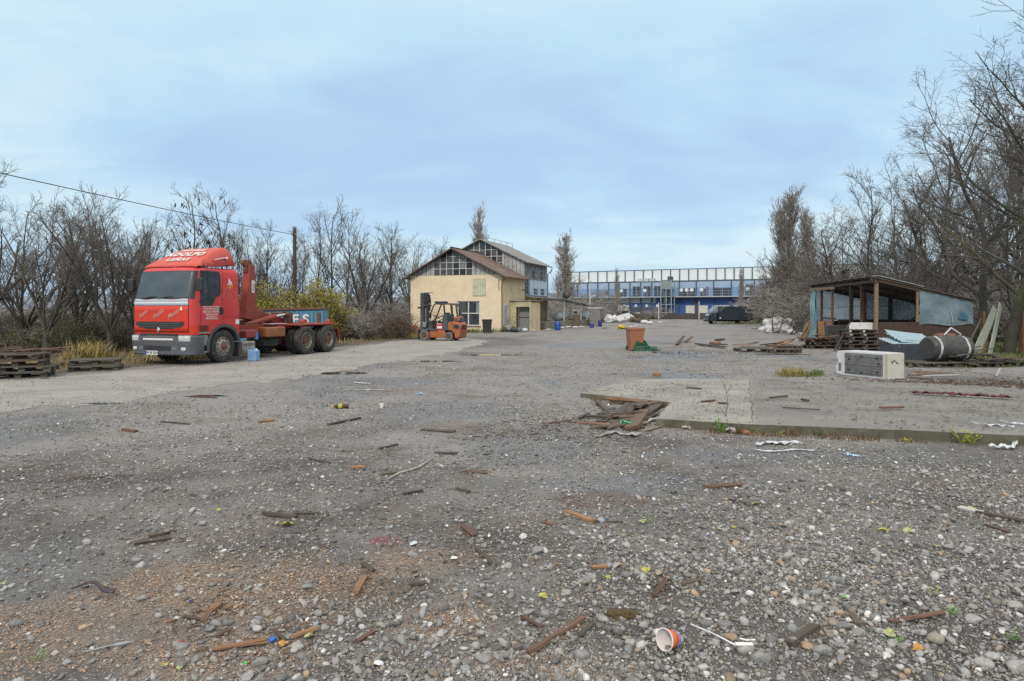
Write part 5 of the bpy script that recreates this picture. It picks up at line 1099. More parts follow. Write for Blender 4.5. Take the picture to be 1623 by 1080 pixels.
# ------------------------------------------------------------------ red hook-lift lorry
HD = math.atan2(-.9404, -.34)
truck = thing('lorry', 'red hook lift lorry with faded cab and bare rusty chassis parked at the left', 'lorry', (-10.26, 22.05, 0), HD)
XR = -.66
def cw_(z): return 1.21 if z <= 1.75 else 1.21 - .085 * (z - 1.75) / 1.2
def cxf(z): return 1.37 if z <= 1.95 else 1.37 - .22 * ((z - 1.95) / .9) ** 1.15
def cab_pt(u, z, off=0.0, shrink=0.0, xr=XR):
    """u: 0 front centre, 1 corner start, 2 corner end, 3 rear, sign gives the side"""
    sg = 1 if u >= 0 else -1; a = abs(u); w = cw_(z) + off - shrink; xf = cxf(z) + off - shrink * 1.2; rc = .26 + off; bul = .075
    yc = w - rc; xc = xf - bul * (yc / w) ** 2 - rc
    if a <= 1: y = a * yc; x = xf - bul * (y / w) ** 2
    elif a <= 2: t = (a - 1) * math.pi / 2; x = xc + rc * math.cos(t); y = yc + rc * math.sin(t)
    else: y = w; x = xc + (xr - xc) * (a - 2)
    return (x, sg * y, z)
def u_of_x(x, z):
    rc = .26; w = cw_(z); xc = cxf(z) - .075 * ((w - rc) / w) ** 2 - rc; return 2 + (xc - x) / (xc - XR)
def patch(mb, u0, u1, z0, z1, off, nu=14, nv=4):
    zf0 = z0 if callable(z0) else (lambda u: z0); zf1 = z1 if callable(z1) else (lambda u: z1)
    return mb.grid(lambda s, t: cab_pt(u0 + (u1 - u0) * s, zf0(u0 + (u1 - u0) * s) * (1 - t) + zf1(u0 + (u1 - u0) * s) * t, off), nu, nv)
# cab shell
us = list(np.linspace(-3, -2, 8)) + list(np.linspace(-2, -1, 7))[1:] + list(np.linspace(-1, 1, 13))[1:] + list(np.linspace(1, 2, 7))[1:] + list(np.linspace(2, 3, 8))[1:]
mb = MB(); lv = [(1.20, 0), (1.5, 0), (1.78, 0), (2.02, 0), (2.3, 0), (2.6, 0), (2.84, 0), (2.91, .02), (2.96, .06), (2.99, .13)]
rows = [[cab_pt(u, z, 0, s) for u in us] for z, s in lv]; n = len(us)
vs = [p for r in rows for p in r]; fs = [(j * n + i, j * n + i + 1, (j + 1) * n + i + 1, (j + 1) * n + i) for j in range(len(lv) - 1) for i in range(n - 1)]
fs += [(j * n, (j + 1) * n, (j + 1) * n + n - 1, j * n + n - 1) for j in range(len(lv) - 1)]
fs += [tuple((len(lv) - 1) * n + i for i in range(n)), tuple(reversed(range(n)))]
mb.add(vs, fs); cabo = mb.build('cab', red_side, truck, smooth=38)
def sub(mb, name, mat, **k): return mb.build(name, mat, cabo, **k)
# lower front and arch flanks
mb = MB(); 
pts = lambda z: [cab_pt(u, z, 0, 0, .66) for u in us]
a, b = pts(.92), pts(1.199); mb.add(a + b, [(i, i + 1, n + i + 1, n + i) for i in range(n - 1)] + [tuple(reversed(range(n))), tuple(range(n, 2 * n)), (0, n, 2 * n - 1, n - 1)]); mb.build('lower_front', red_front, cabo, smooth=38)
for sg in (1, -1):
    arch = [(.66 * math.cos(t), .52 + .66 * math.sin(t)) for t in np.linspace(R(35), R(150), 20)]
    poly = [(.66, 1.198), (.66, .92)] + arch + [(XR, .85), (XR, 1.198)]
    m = MB(); m.prism([(x, z) for x, z in poly], sg * 1.08, sg * 1.208); m.build('arch_panel', red_side, cabo)
# front face: brighter red below the band, as one moulded panel
mb = MB(); patch(mb, -1.28, 1.28, 1.0, 1.79, .014, 24, 6); mb.build('front_panel', red_front, cabo, smooth=40, solid=.02)
mb = MB(); patch(mb, -1.3, 1.3, 1.795, lambda u: 2.0 + .015 * math.cos(u * 6), .012, 30, 4); o = mb.build('front_band', silver_band, cabo, smooth=40, solid=.02)
mb = MB(); patch(mb, -1.3, 1.3, 1.865, 1.915, .026, 24, 1); mb.build('white_stripe', band_white, o, smooth=40)
# grille with slats and badge
mb = MB(); gz0 = lambda u: 1.09 + .10 * min(1, max(0, (abs(u) - .55) / .4)); patch(mb, -1.0, 1.0, gz0, 1.315, .027, 30, 3); go = mb.build('grille', black_plastic, cabo, smooth=40)
for z in (1.15, 1.205, 1.26):
    m = MB(); m.tube([Vector(cab_pt(u, z, .040)) for u in np.linspace(-.88, .88, 17)], .011, 6); m.build('grille_slat', M('slat_grey', (.10, .105, .11), rough=.5), go)
m = MB(); x = cab_pt(0, 1.06)[0] + .04
m.add([(x, 0, 1.165), (x, -.075, 1.07), (x, 0, .975), (x, .075, 1.07), (x + .025, 0, 1.13), (x + .025, -.045, 1.07), (x + .025, 0, 1.01), (x + .025, .045, 1.07)], [(0, 1, 5, 4), (1, 2, 6, 5), (2, 3, 7, 6), (3, 0, 4, 7), (4, 5, 6, 7)]); m.build('badge', chrome, cabo)
m = MB(); patch(m, .86, .93, 1.66, 1.76, .030, 2, 1); m.build('sticker', sticker_white, cabo)
for u0, u1, w_ in ((1.30, 1.315, 1), (-1.315, -1.30, 1)): m = MB(); patch(m, u0, u1, .95, 1.98, .004, 1, 6); m.build('panel_gap', black_ink, cabo)
# windscreen in a black surround
mb = MB(); patch(mb, -1.72, 1.72, 2.005, 2.865, .004, 34, 8); mb.build('screen_surround', black_plastic, cabo, smooth=40)
mb = MB(); patch(mb, -1.34, 1.34, lambda u: 2.04 + .05 * max(0, abs(u) - 1.1) / .24, lambda u: 2.845 - .05 * max(0, abs(u) - 1.1) / .24, .010, 34, 8); mb.build('windscreen', glass_dark, cabo, smooth=40)
for yy in (-.75, -.05):
    m = MB(); m.tube([Vector(cab_pt(yy, 2.02, .035)), Vector(cab_pt(yy + .32, 2.065, .03)), Vector(cab_pt(yy + .62, 2.07, .028))], .012, 6); m.tube([Vector(cab_pt(yy + .1, 2.03, .05)), Vector(cab_pt(yy + .5, 2.085, .03))], .008, 5); m.build('wiper', black_plastic, cabo)
# side: black window zone, glass, seams, handle, both sides
def side_poly(pts, off, sg): return [(x, sg * (cw_(z) + off), z) for x, z in pts]
for sg in (1, -1):
    m = MB(); p = side_poly([(.985, 1.80), (.52, 1.80), (.43, 1.88), (.33, 2.06), (.17, 2.12), (.10, 2.22), (.10, 2.80), (.16, 2.87), (.92, 2.88)], .005, sg); m.add(p, [tuple(range(len(p)))]); m.build('window_surround', black_plastic, cabo)
    m = MB(); p = side_poly([(.83, 2.02), (.40, 2.0), (.30, 2.13), (.165, 2.21), (.155, 2.74), (.20, 2.80), (.80, 2.81)], .009, sg); m.add(p, [tuple(range(len(p)))]); go = m.build('side_window', glass_dusty, cabo)
    m = MB(); m.bar((.66, sg * (cw_(2.0) + .012), 2.0), (.62, sg * (cw_(2.8) + .012), 2.81), .02); m.build('window_bar', black_plastic, go)
    m = MB(); patch(m, sg * u_of_x(.97, 1.5), sg * u_of_x(.955, 1.5), 1.22, 1.80, .003, 1, 3); patch(m, sg * u_of_x(.075, 1.5), sg * u_of_x(.062, 1.5), 1.22, 2.86, .003, 1, 5); patch(m, sg * u_of_x(.07, 1.5), sg * 3.0, 1.44, 1.452, .003, 4, 1); patch(m, sg * u_of_x(.95, 1.5), sg * u_of_x(.08, 1.5), 2.895, 2.905, .0, 4, 1); m.build('door_gap', M('dark_red_gap', (.09, .012, .014), rough=.7), cabo)  # thin dark red seam lines laid along the door joints
    m = MB(); m.box((.13, sg * 1.222, 1.64), (.16, .03, .22)); m.build('door_handle', black_plastic, cabo, bevel=.01)
    m = MB(); m.b2(.66, 1.02, sg * 1.10, sg * 1.214, 1.0, 1.20); m.build('step_recess', M('dark_red_recess', (.16, .02, .018), rough=.7), cabo)
    m = MB(); m.b2(.64, 1.05, sg * 1.12, sg * 1.235, .955, .995); m.build('step_edge', alu, cabo)
    # mirrors on arms
    mm = MB(); mm.box((1.16, sg * 1.36, 2.44), (.13, .22, .40)); mo = mm.build('mirror', black_plastic, cabo, bevel=.04)
    mm = MB(); mm.tube([(1.0, sg * 1.19, 2.78), (1.12, sg * 1.34, 2.70), (1.12, sg * 1.34, 2.6)], .016, 6); mm.build('mirror_arm', black_plastic, mo); mm = MB(); mm.tube([(1.0, sg * 1.2, 1.92), (1.1, sg * 1.36, 2.0), (1.12, sg * 1.36, 2.3)], .016, 6); mm.build('mirror_arm', black_plastic, mo)
    mm = MB(); mm.box((1.09, sg * 1.36, 2.44), (.004, .18, .34)); mm.build('mirror_glass', glass_dark, mo)
# lettering on the door and the front
yl = cw_(1.6) + .006
for txt, z, s in (('VENTA TODO DE MADERA', 1.765, .062), ('CARPINTERIA EN GENERAL', 1.70, .056), ('ADOLFO IBAÑEZ', 1.615, .098), ('CORTADO DE LEÑA', 1.53, .062), ('TEL. 942 35 63 19', 1.465, .062), ('TAPIA (CANTABRIA)', 1.40, .062)):
    text_mesh('door_lettering', txt, s * .92, letter_white, cabo, frame_M((.53, yl, z), (-1, 0, 0), (0, 0, 1)), bold=.002, extrude=.001)
for txt, u, s in (('Suena', -.66, .17), ('Pueblo', .0, .17), ('Mateo', .60, .19)):
    p = Vector(cab_pt(u, 1.55, .03)); q = Vector(cab_pt(u + .1, 1.55, .03)); text_mesh('front_lettering', txt, s, letter_pale, cabo, frame_M(p + Vector((.012, 0, 0)), (q - p) + Vector((0, 0, .055)), (0, 0, 1)), shear=.45, extrude=.001)
m = MB(); yy = cw_(2.45) + .006
def dia(mb, cx, cz, w, h, y): mb.add([(cx - w, y, cz), (cx, y, cz - h), (cx + w, y, cz), (cx, y, cz + h)], [(0, 1, 2, 3)])
dia(m, -.30, 2.44, .135, .22, yy); eo = m.build('side_emblem', hazard_yellow, cabo); m = MB(); dia(m, -.30, 2.44, .105, .175, yy + .003); m.build('emblem_field', red_side, eo)
m = MB(); m.add([(-.22, yy + .006, 2.52), (-.37, yy + .006, 2.50), (-.39, yy + .006, 2.55), (-.30, yy + .006, 2.60), (-.27, yy + .006, 2.68), (-.23, yy + .006, 2.66)], [(0, 1, 2, 3, 4, 5)]); m.add([(-.16, yy + .006, 2.475), (-.40, yy + .006, 2.46), (-.40, yy + .006, 2.485), (-.17, yy + .006, 2.50)], [(0, 1, 2, 3)]); m.build('emblem_bird', sticker_white, eo)
m = MB(); dia(m, -.30, 2.39, .05, .09, yy + .006); m.build('emblem_core', hazard_yellow, eo)
# roof fairing
prof = [(.97, 3.0), (.90, 3.07), (.55, 3.27), (.12, 3.50), (-.25, 3.65), (-.48, 3.69), (-.60, 3.66), (-.655, 3.56), (-.665, 3.12), (-.55, 3.10), (-.2, 3.02)]
def fw(x, z): return 1.06 - .30 * max(0, (z - 3.05) / .65) ** 1.1
mb = MB(); K = len(prof); ss = [-1, -.985, -.93, -.6, 0, .6, .93, .985, 1]; 
vs = []; top_pts = prof[:8]
# deck of the fairing: rows along the profile, with rolled edges
for x, z in prof[:8]:
    w = fw(x, z)
    for s_ in ss: vs.append((x + .03 * (1 - s_ * s_) * (1 if x > -.4 else 0), s_ * w, z - .035 * max(0, (abs(s_) - .9) / .1) ** 2))
nn = len(ss); fs = [(j * nn + i, j * nn + i + 1, (j + 1) * nn + i + 1, (j + 1) * nn + i) for j in range(7) for i in range(nn - 1)]
b0 = len(vs)
for sg in (-1, 1):     # side skirts
    vs_s = []
    for x, z in prof[:8]: vs_s.append((x, sg * 1.075 if x < .93 else sg * 1.06, 3.02 if x > -.2 else 3.10))
    base = len(vs); vs += vs_s; e = 0 if sg < 0 else nn - 1
    fs += [(j * nn + e, (j + 1) * nn + e, base + j + 1, base + j) for j in range(7)]
fs.append((7 * nn, 7 * nn + nn - 1, len(vs) - 1, b0 + 7)) 
mb.add(vs, fs); fo = mb.build('roof_fairing', red_fairing, truck, smooth=42, solid=.02)
m = MB(); m.tube([(.28, 1.09, 3.24), (-.22, 1.03, 3.34)], .017, 8); m.build('air_horn', chrome, fo, smooth=40); m = MB(); m.lathe([(.017, 0), (.03, .05), (.055, .10), (.05, .10), (.001, .06)], Matrix.Translation((-.20, 1.035, 3.338)) @ Matrix.Rotation(R(-100), 4, 'Y'), 14); m.build('horn_bell', chrome, fo, smooth=40)
def fair_M(x, y):
    z = np.interp(-x, [-.97, -.90, -.55, -.12, .25, .48], [3.0, 3.07, 3.27, 3.50, 3.65, 3.69]); s0 = .045
    return frame_M((x + .02, y, z + s0), (0, 1, 0), (-1, 0, .56))
text_mesh('fairing_lettering', 'LEÑAS', .26, letter_white, fo, fair_M(.66, .02), bold=.012, extrude=.002, spacing=1.25)
text_mesh('fairing_lettering', 'ADOLFO', .34, letter_white, fo, fair_M(.32, .0), bold=.016, extrude=.002, spacing=1.15)
text_mesh('fairing_lettering', 'PINTURAS', .17, letter_white, fo, fair_M(.02, .0), bold=.008, extrude=.002, spacing=1.25)
m = MB(); m.tube([(.72, 1.05, 3.0), (.72, 1.05, 3.06)], .045, 10); m.tube([(.72, 1.05, 3.06), (.70, 1.05, 3.24)], .008, 5); m.build('aerial', black_plastic, truck)
# bumper
def bump(mb, u0, u1, z0, z1, off, nu=30, nv=3): return mb.grid(lambda s, t: (lambda p: (p[0] + .045, p[1], p[2]))(cab_pt(u0 + (u1 - u0) * s, z0 + (z1 - z0) * t, off, 0, .80)), nu, nv)
mb = MB(); ub = list(np.linspace(-3, -2, 4)) + list(np.linspace(-2, -1, 7))[1:] + list(np.linspace(-1, 1, 13))[1:] + list(np.linspace(1, 2, 7))[1:] + list(np.linspace(2, 3, 4))[1:]
lv = [(.30, .03), (.34, 0), (.56, 0), (.60, -.015), (.86, -.015), (.92, .04)]
rows = [[(lambda p: (p[0] + .045, p[1], p[2]))(cab_pt(u, z, .01, s, .80)) for u in ub] for z, s in lv]; nb = len(ub)
mb.add([p for r in rows for p in r], [(j * nb + i, j * nb + i + 1, (j + 1) * nb + i + 1, (j + 1) * nb + i) for j in range(5) for i in range(nb - 1)] + [(j * nb, (j + 1) * nb, (j + 1) * nb + nb - 1, j * nb + nb - 1) for j in range(5)] + [tuple(reversed(range(nb))), tuple(5 * nb + i for i in range(nb))])
bo = mb.build('bumper', bumper_grey, truck, smooth=38)
for sg in (1, -1):
    m = MB(); bump(m, sg * .84, sg * 1.5, .715, .885, .022, 16, 3); ho = m.build('headlight', lamp_glass, bo, smooth=40, solid=.03); m = MB(); bump(m, sg * .80, sg * 1.58, .69, .91, .016, 16, 2); m.build('lamp_surround', alu, ho, smooth=40)
    m = MB(); bump(m, sg * .93, sg * 1.2, .43, .545, .020, 8, 1); m.build('fog_lamp', lamp_glass, bo, smooth=40, solid=.02)
m = MB(); bump(m, -.62, .62, .76, .81, .030, 16, 1); m.build('white_strip', sticker_white, bo, smooth=40)
m = MB(); bump(m, -.58, .52, .44, .585, .019, 16, 1); m.build('intake', black_plastic, bo, smooth=40)
for u0, u1 in ((-.82, -.62), (.56, .76)): m = MB(); bump(m, u0, u1, .46, .57, .019, 4, 1); m.build('recess', M('recess_grey', (.17, .18, .20), rough=.5), bo, smooth=40)
yp = -.24; xp = cab_pt(yp / .95, .37)[0] + .075
m = MB(); m.b2(xp - .01, xp, yp - .26, yp + .26, .31, .43); po = m.build('number_plate', sticker_white, bo); m = MB(); m.b2(xp - .004, xp + .003, yp - .255, yp - .20, .315, .425); m.build('plate_band', eu_blue, po)
text_mesh('plate_characters', 'PH 30 DDA', .105, black_ink, po, frame_M((xp + .003, yp + .03, .37), (0, 1, 0), (0, 0, 1)), bold=.003, extrude=.001)
m = MB(); m.b2(1.38, 1.41, -.75, .75, .87, .95); m.build('front_gap', black_plastic, truck)
# corner steps, wheel arches
for sg in (1, -1):
    m = MB(); m.b2(.66, 1.05, sg * .85, sg * 1.20, .58, .90); m.build('step_box', alu, truck, bevel=.02); m = MB(); m.b2(.62, 1.06, sg * .82, sg * 1.215, .36, .41); m.b2(.62, .66, sg * .84, sg * 1.2, .41, .58); m.b2(1.02, 1.06, sg * .84, sg * 1.2, .41, .58); m.b2(.66, 1.02, sg * .84, sg * .9, .40, .58); m.build('step', alu, truck, bevel=.012)
    m = MB(); arc = np.linspace(R(-12), R(168), 30)
    for r0, r1, y0, y1 in ((.60, .69, .86, 1.235),):
        vsx = []
        for t in arc:
            c, s_ = math.cos(t), math.sin(t)
            for (r_, y_) in ((r0, y0), (r1, y0), (r1, y1), (r0, y1)): vsx.append((r_ * c * 1.05, sg * y_, .53 + r_ * s_))
        m.add(vsx, [(i * 4 + k, i * 4 + (k + 1) % 4, i * 4 + 4 + (k + 1) % 4, i * 4 + 4 + k) for i in range(29) for k in range(4)] + [(0, 1, 2, 3), (116, 117, 118, 119)])
    m.b2(-.78, -.70, sg * .86, sg * 1.23, .14, .62); m.build('mudguard', M('mudguard_grey', (.075, .078, .082), (.06, .062, .066), rough=.65, dirt=MUD, damt=.5), truck, smooth=35)
m = MB(); m.b2(-.6, 1.1, -.85, .85, .62, 1.19); m.build('engine_bay', black_plastic, truck)
# wheels
def tyre_prof(r, w, rr=.30):
    h = w / 2; sh = .055
    return [(rr, -h * .78), (rr + .03, -h * .92), (r - .11, -h), (r - sh, -h * .99), (r - .015, -h * .86), (r, -h * .72), (r, -h * .3), (r - .012, -h * .26), (r - .012, -h * .2), (r, -h * .16), (r, h * .16), (r - .012, h * .2), (r - .012, h * .26), (r, h * .3), (r, h * .72), (r - .015, h * .86), (r - sh, h * .99), (r - .11, h), (rr + .03, h * .92), (rr, h * .78)]
def wheel(x, y, r, w, sg, front):
    M0 = Matrix.Translation((x, y, r)) @ Matrix.Rotation(R(-90 if sg > 0 else 90), 4, 'X')
    m = MB(); m.lathe(tyre_prof(r, w), M0, 40, closed=True); wo = m.build('wheel', rubber, truck, smooth=35)
    m = MB(); h = w / 2
    if front: m.lathe([(.30, h * .80), (.285, h * .86), (.255, h * .62), (.235, h * .70), (.20, h * .96), (.16, h * 1.05), (.12, h * 1.05), (.12, h * .7), (.001, h * .7)], M0, 40)
    else: m.lathe([(.30, h * .80), (.285, h * .86), (.265, h * .3), (.25, -h * .35), (.20, -h * .5), (.15, -h * .5), (.15, -h * .1), (.001, -h * .1)], M0, 40)
    m.build('rim', steel_rim, wo, smooth=35)
    m = MB()
    if front: m.lathe([(.115, h * .7), (.11, h * 1.2), (.06, h * 1.38), (.001, h * 1.40)], M0, 20)
    else: m.lathe([(.145, -h * .3), (.14, h * .35), (.09, h * .6), (.001, h * .62)], M0, 20)
    m.build('hub', hub_rust, wo, smooth=35)
    m = MB()
    for k in range(10):
        a = 2 * math.pi * k / 10; rr_, zz = (.165, h * 1.02) if front else (.185, -h * .52); Mk = M0 @ Matrix.Translation((rr_ * math.cos(a), rr_ * math.sin(a), zz)); m.lathe([(.018, 0), (.018, .035), (.001, .035)], Mk, 6)
    m.build('wheel_nuts', steel_rim if front else hub_rust, wo)
    m = MB()
    for k in range(10 if front else 8):
        a = 2 * math.pi * (k + .5) / (10 if front else 8); rr_, zz = (.226, h * .80) if front else (.222, -h * .425); Mk = M0 @ Matrix.Translation((rr_ * math.cos(a), rr_ * math.sin(a), zz)); m.lathe([(.026, -.012), (.026, .004), (.001, .006)], Mk, 10)
    m.build('hand_holes', black_ink, wo)
    return wo
for sg in (1, -1):
    wheel(0, sg * 1.04, .52, .31, sg, True)
    for xa in (-4.25, -5.62):
        wheel(xa, sg * 1.07, .52, .28, sg, False); wheel(xa, sg * .74, .52, .28, sg, False)
for xa in (0, -4.25, -5.62): m = MB(); m.cyl((xa, -1.0, .52), (xa, 1.0, .52), .09, 12); m.box((xa, 0, .52), (.3, .34, .3)); m.build('axle', dark_frame, truck)
# chassis
m = MB()
for y in (.42, -.42): m.b2(-6.3, .6, y - .04, y + .04, .72, .98)
for x in (-.9, -2.2, -3.4, -4.9, -6.2): m.b2(x - .06, x + .06, -.38, .38, .76, .94)
m.build('chassis_rail', dark_frame, truck)
m = MB()
for y in (.50, -.50): m.b2(-6.45, -.75, y - .06, y + .06, 1.0, 1.16)
for x in (-.9, -2.0, -3.2, -4.4, -5.3, -6.3): m.b2(x - .05, x + .05, -.44, .44, 1.02, 1.14)
m.build('subframe', red_frame, truck, bevel=.01)
m = MB(); m.b2(-6.42, -4.9, .55, 1.12, 1.085, 1.135); m.b2(-6.42, -4.9, -1.12, -.55, 1.085, 1.135); m.b2(-4.6, -3.7, .56, 1.1, 1.09, 1.13); m.build('mudwing', red_frame, truck, bevel=.008)
for y in (.62, -.62):
    m = MB(); m.cyl((-6.45, y - .1, 1.16), (-6.45, y + .1, 1.16), .12, 18); m.build('guide_roller', red_frame, truck, smooth=40)
# hook arm: a bent box girder with the hook at its top
m = MB(); prof = [(-2.16, 1.36), (-2.24, 2.0), (-2.36, 3.0), (-2.38, 3.28), (-2.62, 3.28), (-2.66, 2.9), (-2.74, 1.82), (-2.86, 1.66), (-4.55, 1.26), (-4.55, 1.06), (-2.7, 1.28)]
m.prism(prof, -.15, .15); ao = m.build('hook_arm', red_frame, truck, bevel=.02)
m = MB(); hk = [(-2.42, 3.28), (-2.40, 3.38), (-2.30, 3.44), (-2.20, 3.40), (-2.17, 3.30), (-2.21, 3.26), (-2.25, 3.33), (-2.31, 3.35), (-2.33, 3.30), (-2.3, 3.1), (-2.36, 3.0), (-2.60, 3.0), (-2.62, 3.32), (-2.52, 3.46), (-2.44, 3.44)]; m.prism([(-2.62, 3.0), (-2.30, 3.0), (-2.27, 3.12), (-2.28, 3.22), (-2.20, 3.24), (-2.14, 3.32), (-2.16, 3.42), (-2.26, 3.46), (-2.28, 3.38), (-2.24, 3.34), (-2.30, 3.31), (-2.36, 3.36), (-2.38, 3.46), (-2.52, 3.47), (-2.60, 3.36)], -.07, .07); m.build('hook', M('worn_hook', (.28, .07, .05), (.14, .06, .045), rough=.6, dirt=RUST, damt=.8, dscale=6), ao, bevel=.01)
m = MB(); m.b2(-2.62, -2.48, .151, .156, 2.28, 2.72); m.build('notice', sticker_white, ao); m = MB(); m.b2(-2.59, -2.51, .157, .159, 2.34, 2.62); m.build('notice_mark', M('notice_green', (.35, .46, .42), rough=.6), ao)
for y in (.33, -.33):
    m = MB(); m.cyl((-1.9, y, 1.12), (-3.5, y, 1.42), .095, 18); m.build('ram_barrel', red_frame, truck, smooth=40); m = MB(); m.cyl((-3.5, y, 1.42), (-4.15, y, 1.50), .05, 14); m.build('ram_rod', chrome, truck, smooth=40)
m = MB(); m.cyl((-4.15, -.5, 1.5), (-4.15, .5, 1.5), .09, 16); m.box((-4.3, .28, 1.36), (.5, .08, .4)); m.box((-4.3, -.28, 1.36), (.5, .08, .4)); m.tube([(-3.9, .3, 1.55), (-4.2, .36, 1.62), (-4.5, .3, 1.45), (-4.7, .2, 1.2)], .025, 6); m.build('pivot_bracket', M('greasy_bracket', (.16, .07, .045), (.07, .045, .035), rough=.6, dirt=(.03, .027, .025), damt=.7, dscale=6), truck, bevel=.008)
m = MB(); m.tube([(-.72, .5, 1.2), (-1.0, .55, 1.3), (-1.5, .5, 1.22), (-2.2, .5, 1.18)], .022, 6); m.tube([(-.75, .3, 1.15), (-1.2, .4, 1.24), (-1.9, .3, 1.2)], .02, 6); m.tube([(-1.7, .9, .82), (-2.6, 1.0, .66), (-3.0, .8, .5)], .02, 6); m.build('hose', black_plastic, truck)
# side boxes, tanks and spare
m = MB(); m.b2(-.86, -1.5, .75, 1.15, .30, .62); m.build('battery_box', M('dirty_plastic_grey', (.38, .37, .34), (.27, .26, .24), rough=.6, scale=3, dirt=MUD, damt=.7, dscale=5), truck, bevel=.03)
m = MB(); 
for k in range(6): m.b2(-.95 - k * .09, -.99 - k * .09, 1.15, 1.158, .48, .56)
m.build('box_vent', MATS['mudguard_grey'], truck)
m = MB(); m.cyl((-.85, .66, .86), (-2.2, .66, .86), .15, 20); m.build('air_tank', dark_frame, truck, smooth=40); m = MB(); m.box((-1.45, .88, .85), (.5, .3, .24)); m.build('valve_block', red_frame, truck, bevel=.03)
m = MB(); m.b2(-2.15, -3.1, .58, 1.12, .72, 1.06); m.build('rusty_tank', M('rust_orange_tank', (.33, .12, .045), (.22, .085, .04), rough=.7, scale=3, dirt=(.42, .20, .09), damt=.6, dscale=4), truck, bevel=.04)
m = MB(); m.cyl((-1.72, .98, .66), (-1.72, .98, .90), .075, 14); m.cyl((-1.72, .98, .90), (-1.72, .98, .95), .04, 10); m.build('washer_bottle', M('blue_plastic', (.10, .26, .55), (.08, .2, .45), rough=.4), truck, smooth=40)
m = MB(); m.lathe(tyre_prof(.50, .28), Matrix.Translation((-2.75, .45, .52)), 36, closed=True); so = m.build('spare_wheel', rubber, truck, smooth=35); m = MB(); m.lathe([(.30, -.1), (.27, -.12), (.2, .05), (.001, .06)], Matrix.Translation((-2.75, .45, .52)), 30); m.build('rim', steel_rim, so, smooth=35)
m = MB(); m.b2(-6.55, -6.45, -1.1, 1.1, .55, .72); m.build('rear_bar', dark_frame, truck); m = MB(); m.b2(-6.5, -6.4, .7, 1.1, .74, .9); m.b2(-6.5, -6.4, -1.1, -.7, .74, .9); m.build('tail_lamps', M('tail_red', (.30, .03, .02), rough=.35), truck, bevel=.015)
m = MB(); m.tube([(-.60, 1.0, 1.3), (-.70, .9, 1.26), (-.72, .7, 1.24)], .02, 6); m.b2(-.665, -.50, 1.0, 1.213, 1.21, 1.36); m.build('cab_corner_plate', sticker_white, truck)
m = MB(); m.b2(-3.4, -2.6, .60, .95, 1.165, 1.18); m.build('paper_scrap', letter_white, truck)
# ------------------------------------------------------------------ machines and big junk in the yard
# --- blue skip behind the lorry
skip_blue = M('skip_blue', (.10, .27, .40), (.07, .20, .31), rough=.6, scale=3, dirt=(.20, .09, .05), damt=.85, dscale=2.6, thr=.54)
rust_m = M('rust', (.20, .10, .06), (.10, .055, .04), rough=.85, scale=5, bump=.3)
sk = thing('skip', 'rusty blue waste skip with white letters behind the lorry chassis', 'skip', W(514, 525, 29.5)[:2], math.atan2(-.17, -.985))
# local x runs from the visible right end to the left, y towards the back
m = MB(); Lk = 4.6; D = 1.9
poly = [(.0, .25), (.0, 1.72), (Lk, 1.62), (Lk - .5, .25)]
m.prism(poly, 0, .06); m.prism(poly, -D, -D + .06); m.b2(0, Lk - .5, -D, 0, .2, .26); m.b2(.0, .06, -D + .06, 0, .26, 1.68); m.build('body', skip_blue, sk)
m = MB()
for x in np.arange(.5, Lk - .3, .62): m.b2(x - .05, x + .05, .061, .12, .3, 1.62 - .02 * x)
m.b2(.03, .12, .061, .13, .3, 1.6); m.build('rib', skip_blue, sk)
m = MB(); m.bar((-.05, .06, 1.74), (Lk + .05, .06, 1.63), .16, .09); m.bar((-.05, -D, 1.74), (Lk + .05, -D, 1.63), .14, .08); m.bar((0, .1, 1.74), (0, -D, 1.74), .14, .08); m.build('rim', rust_m, sk)
m = MB(); m.b2(.16, .30, .062, .10, .35, 1.55); m.build('tarred_patch', rust_m, sk)
for t_, x, z, s in (('E S', .98, 1.24, .56), ('79', .86, .86, .26)): text_mesh('skip_lettering', t_, s, letter_white, sk, frame_M((x, .125, z), (-1, 0, 0), (0, 0, 1)), bold=.02, extrude=.003)
# --- jerrycan beside the front wheel
jx, jy = G(402, 572.5); jc = thing('jerrycan', 'blue plastic jerrycan standing on the ground behind the lorry front wheel', 'jerrycan', (jx, jy), -.4)
m = MB(); m.box((0, 0, .18), (.34, .22, .36)); m.build('can', M('jerry_blue', (.22, .38, .62), (.16, .30, .54), rough=.45, dirt=(.30, .35, .42), damt=.5), jc, bevel=.035); m = MB(); m.tube([(-.1, 0, .34), (-.07, 0, .42), (.05, 0, .42), (.08, 0, .34)], .018, 6); m.build('handle', MATS['jerry_blue'], jc); m = MB(); m.cyl((.12, 0, .35), (.12, 0, .41), .03, 10); m.build('cap', sticker_white, jc)

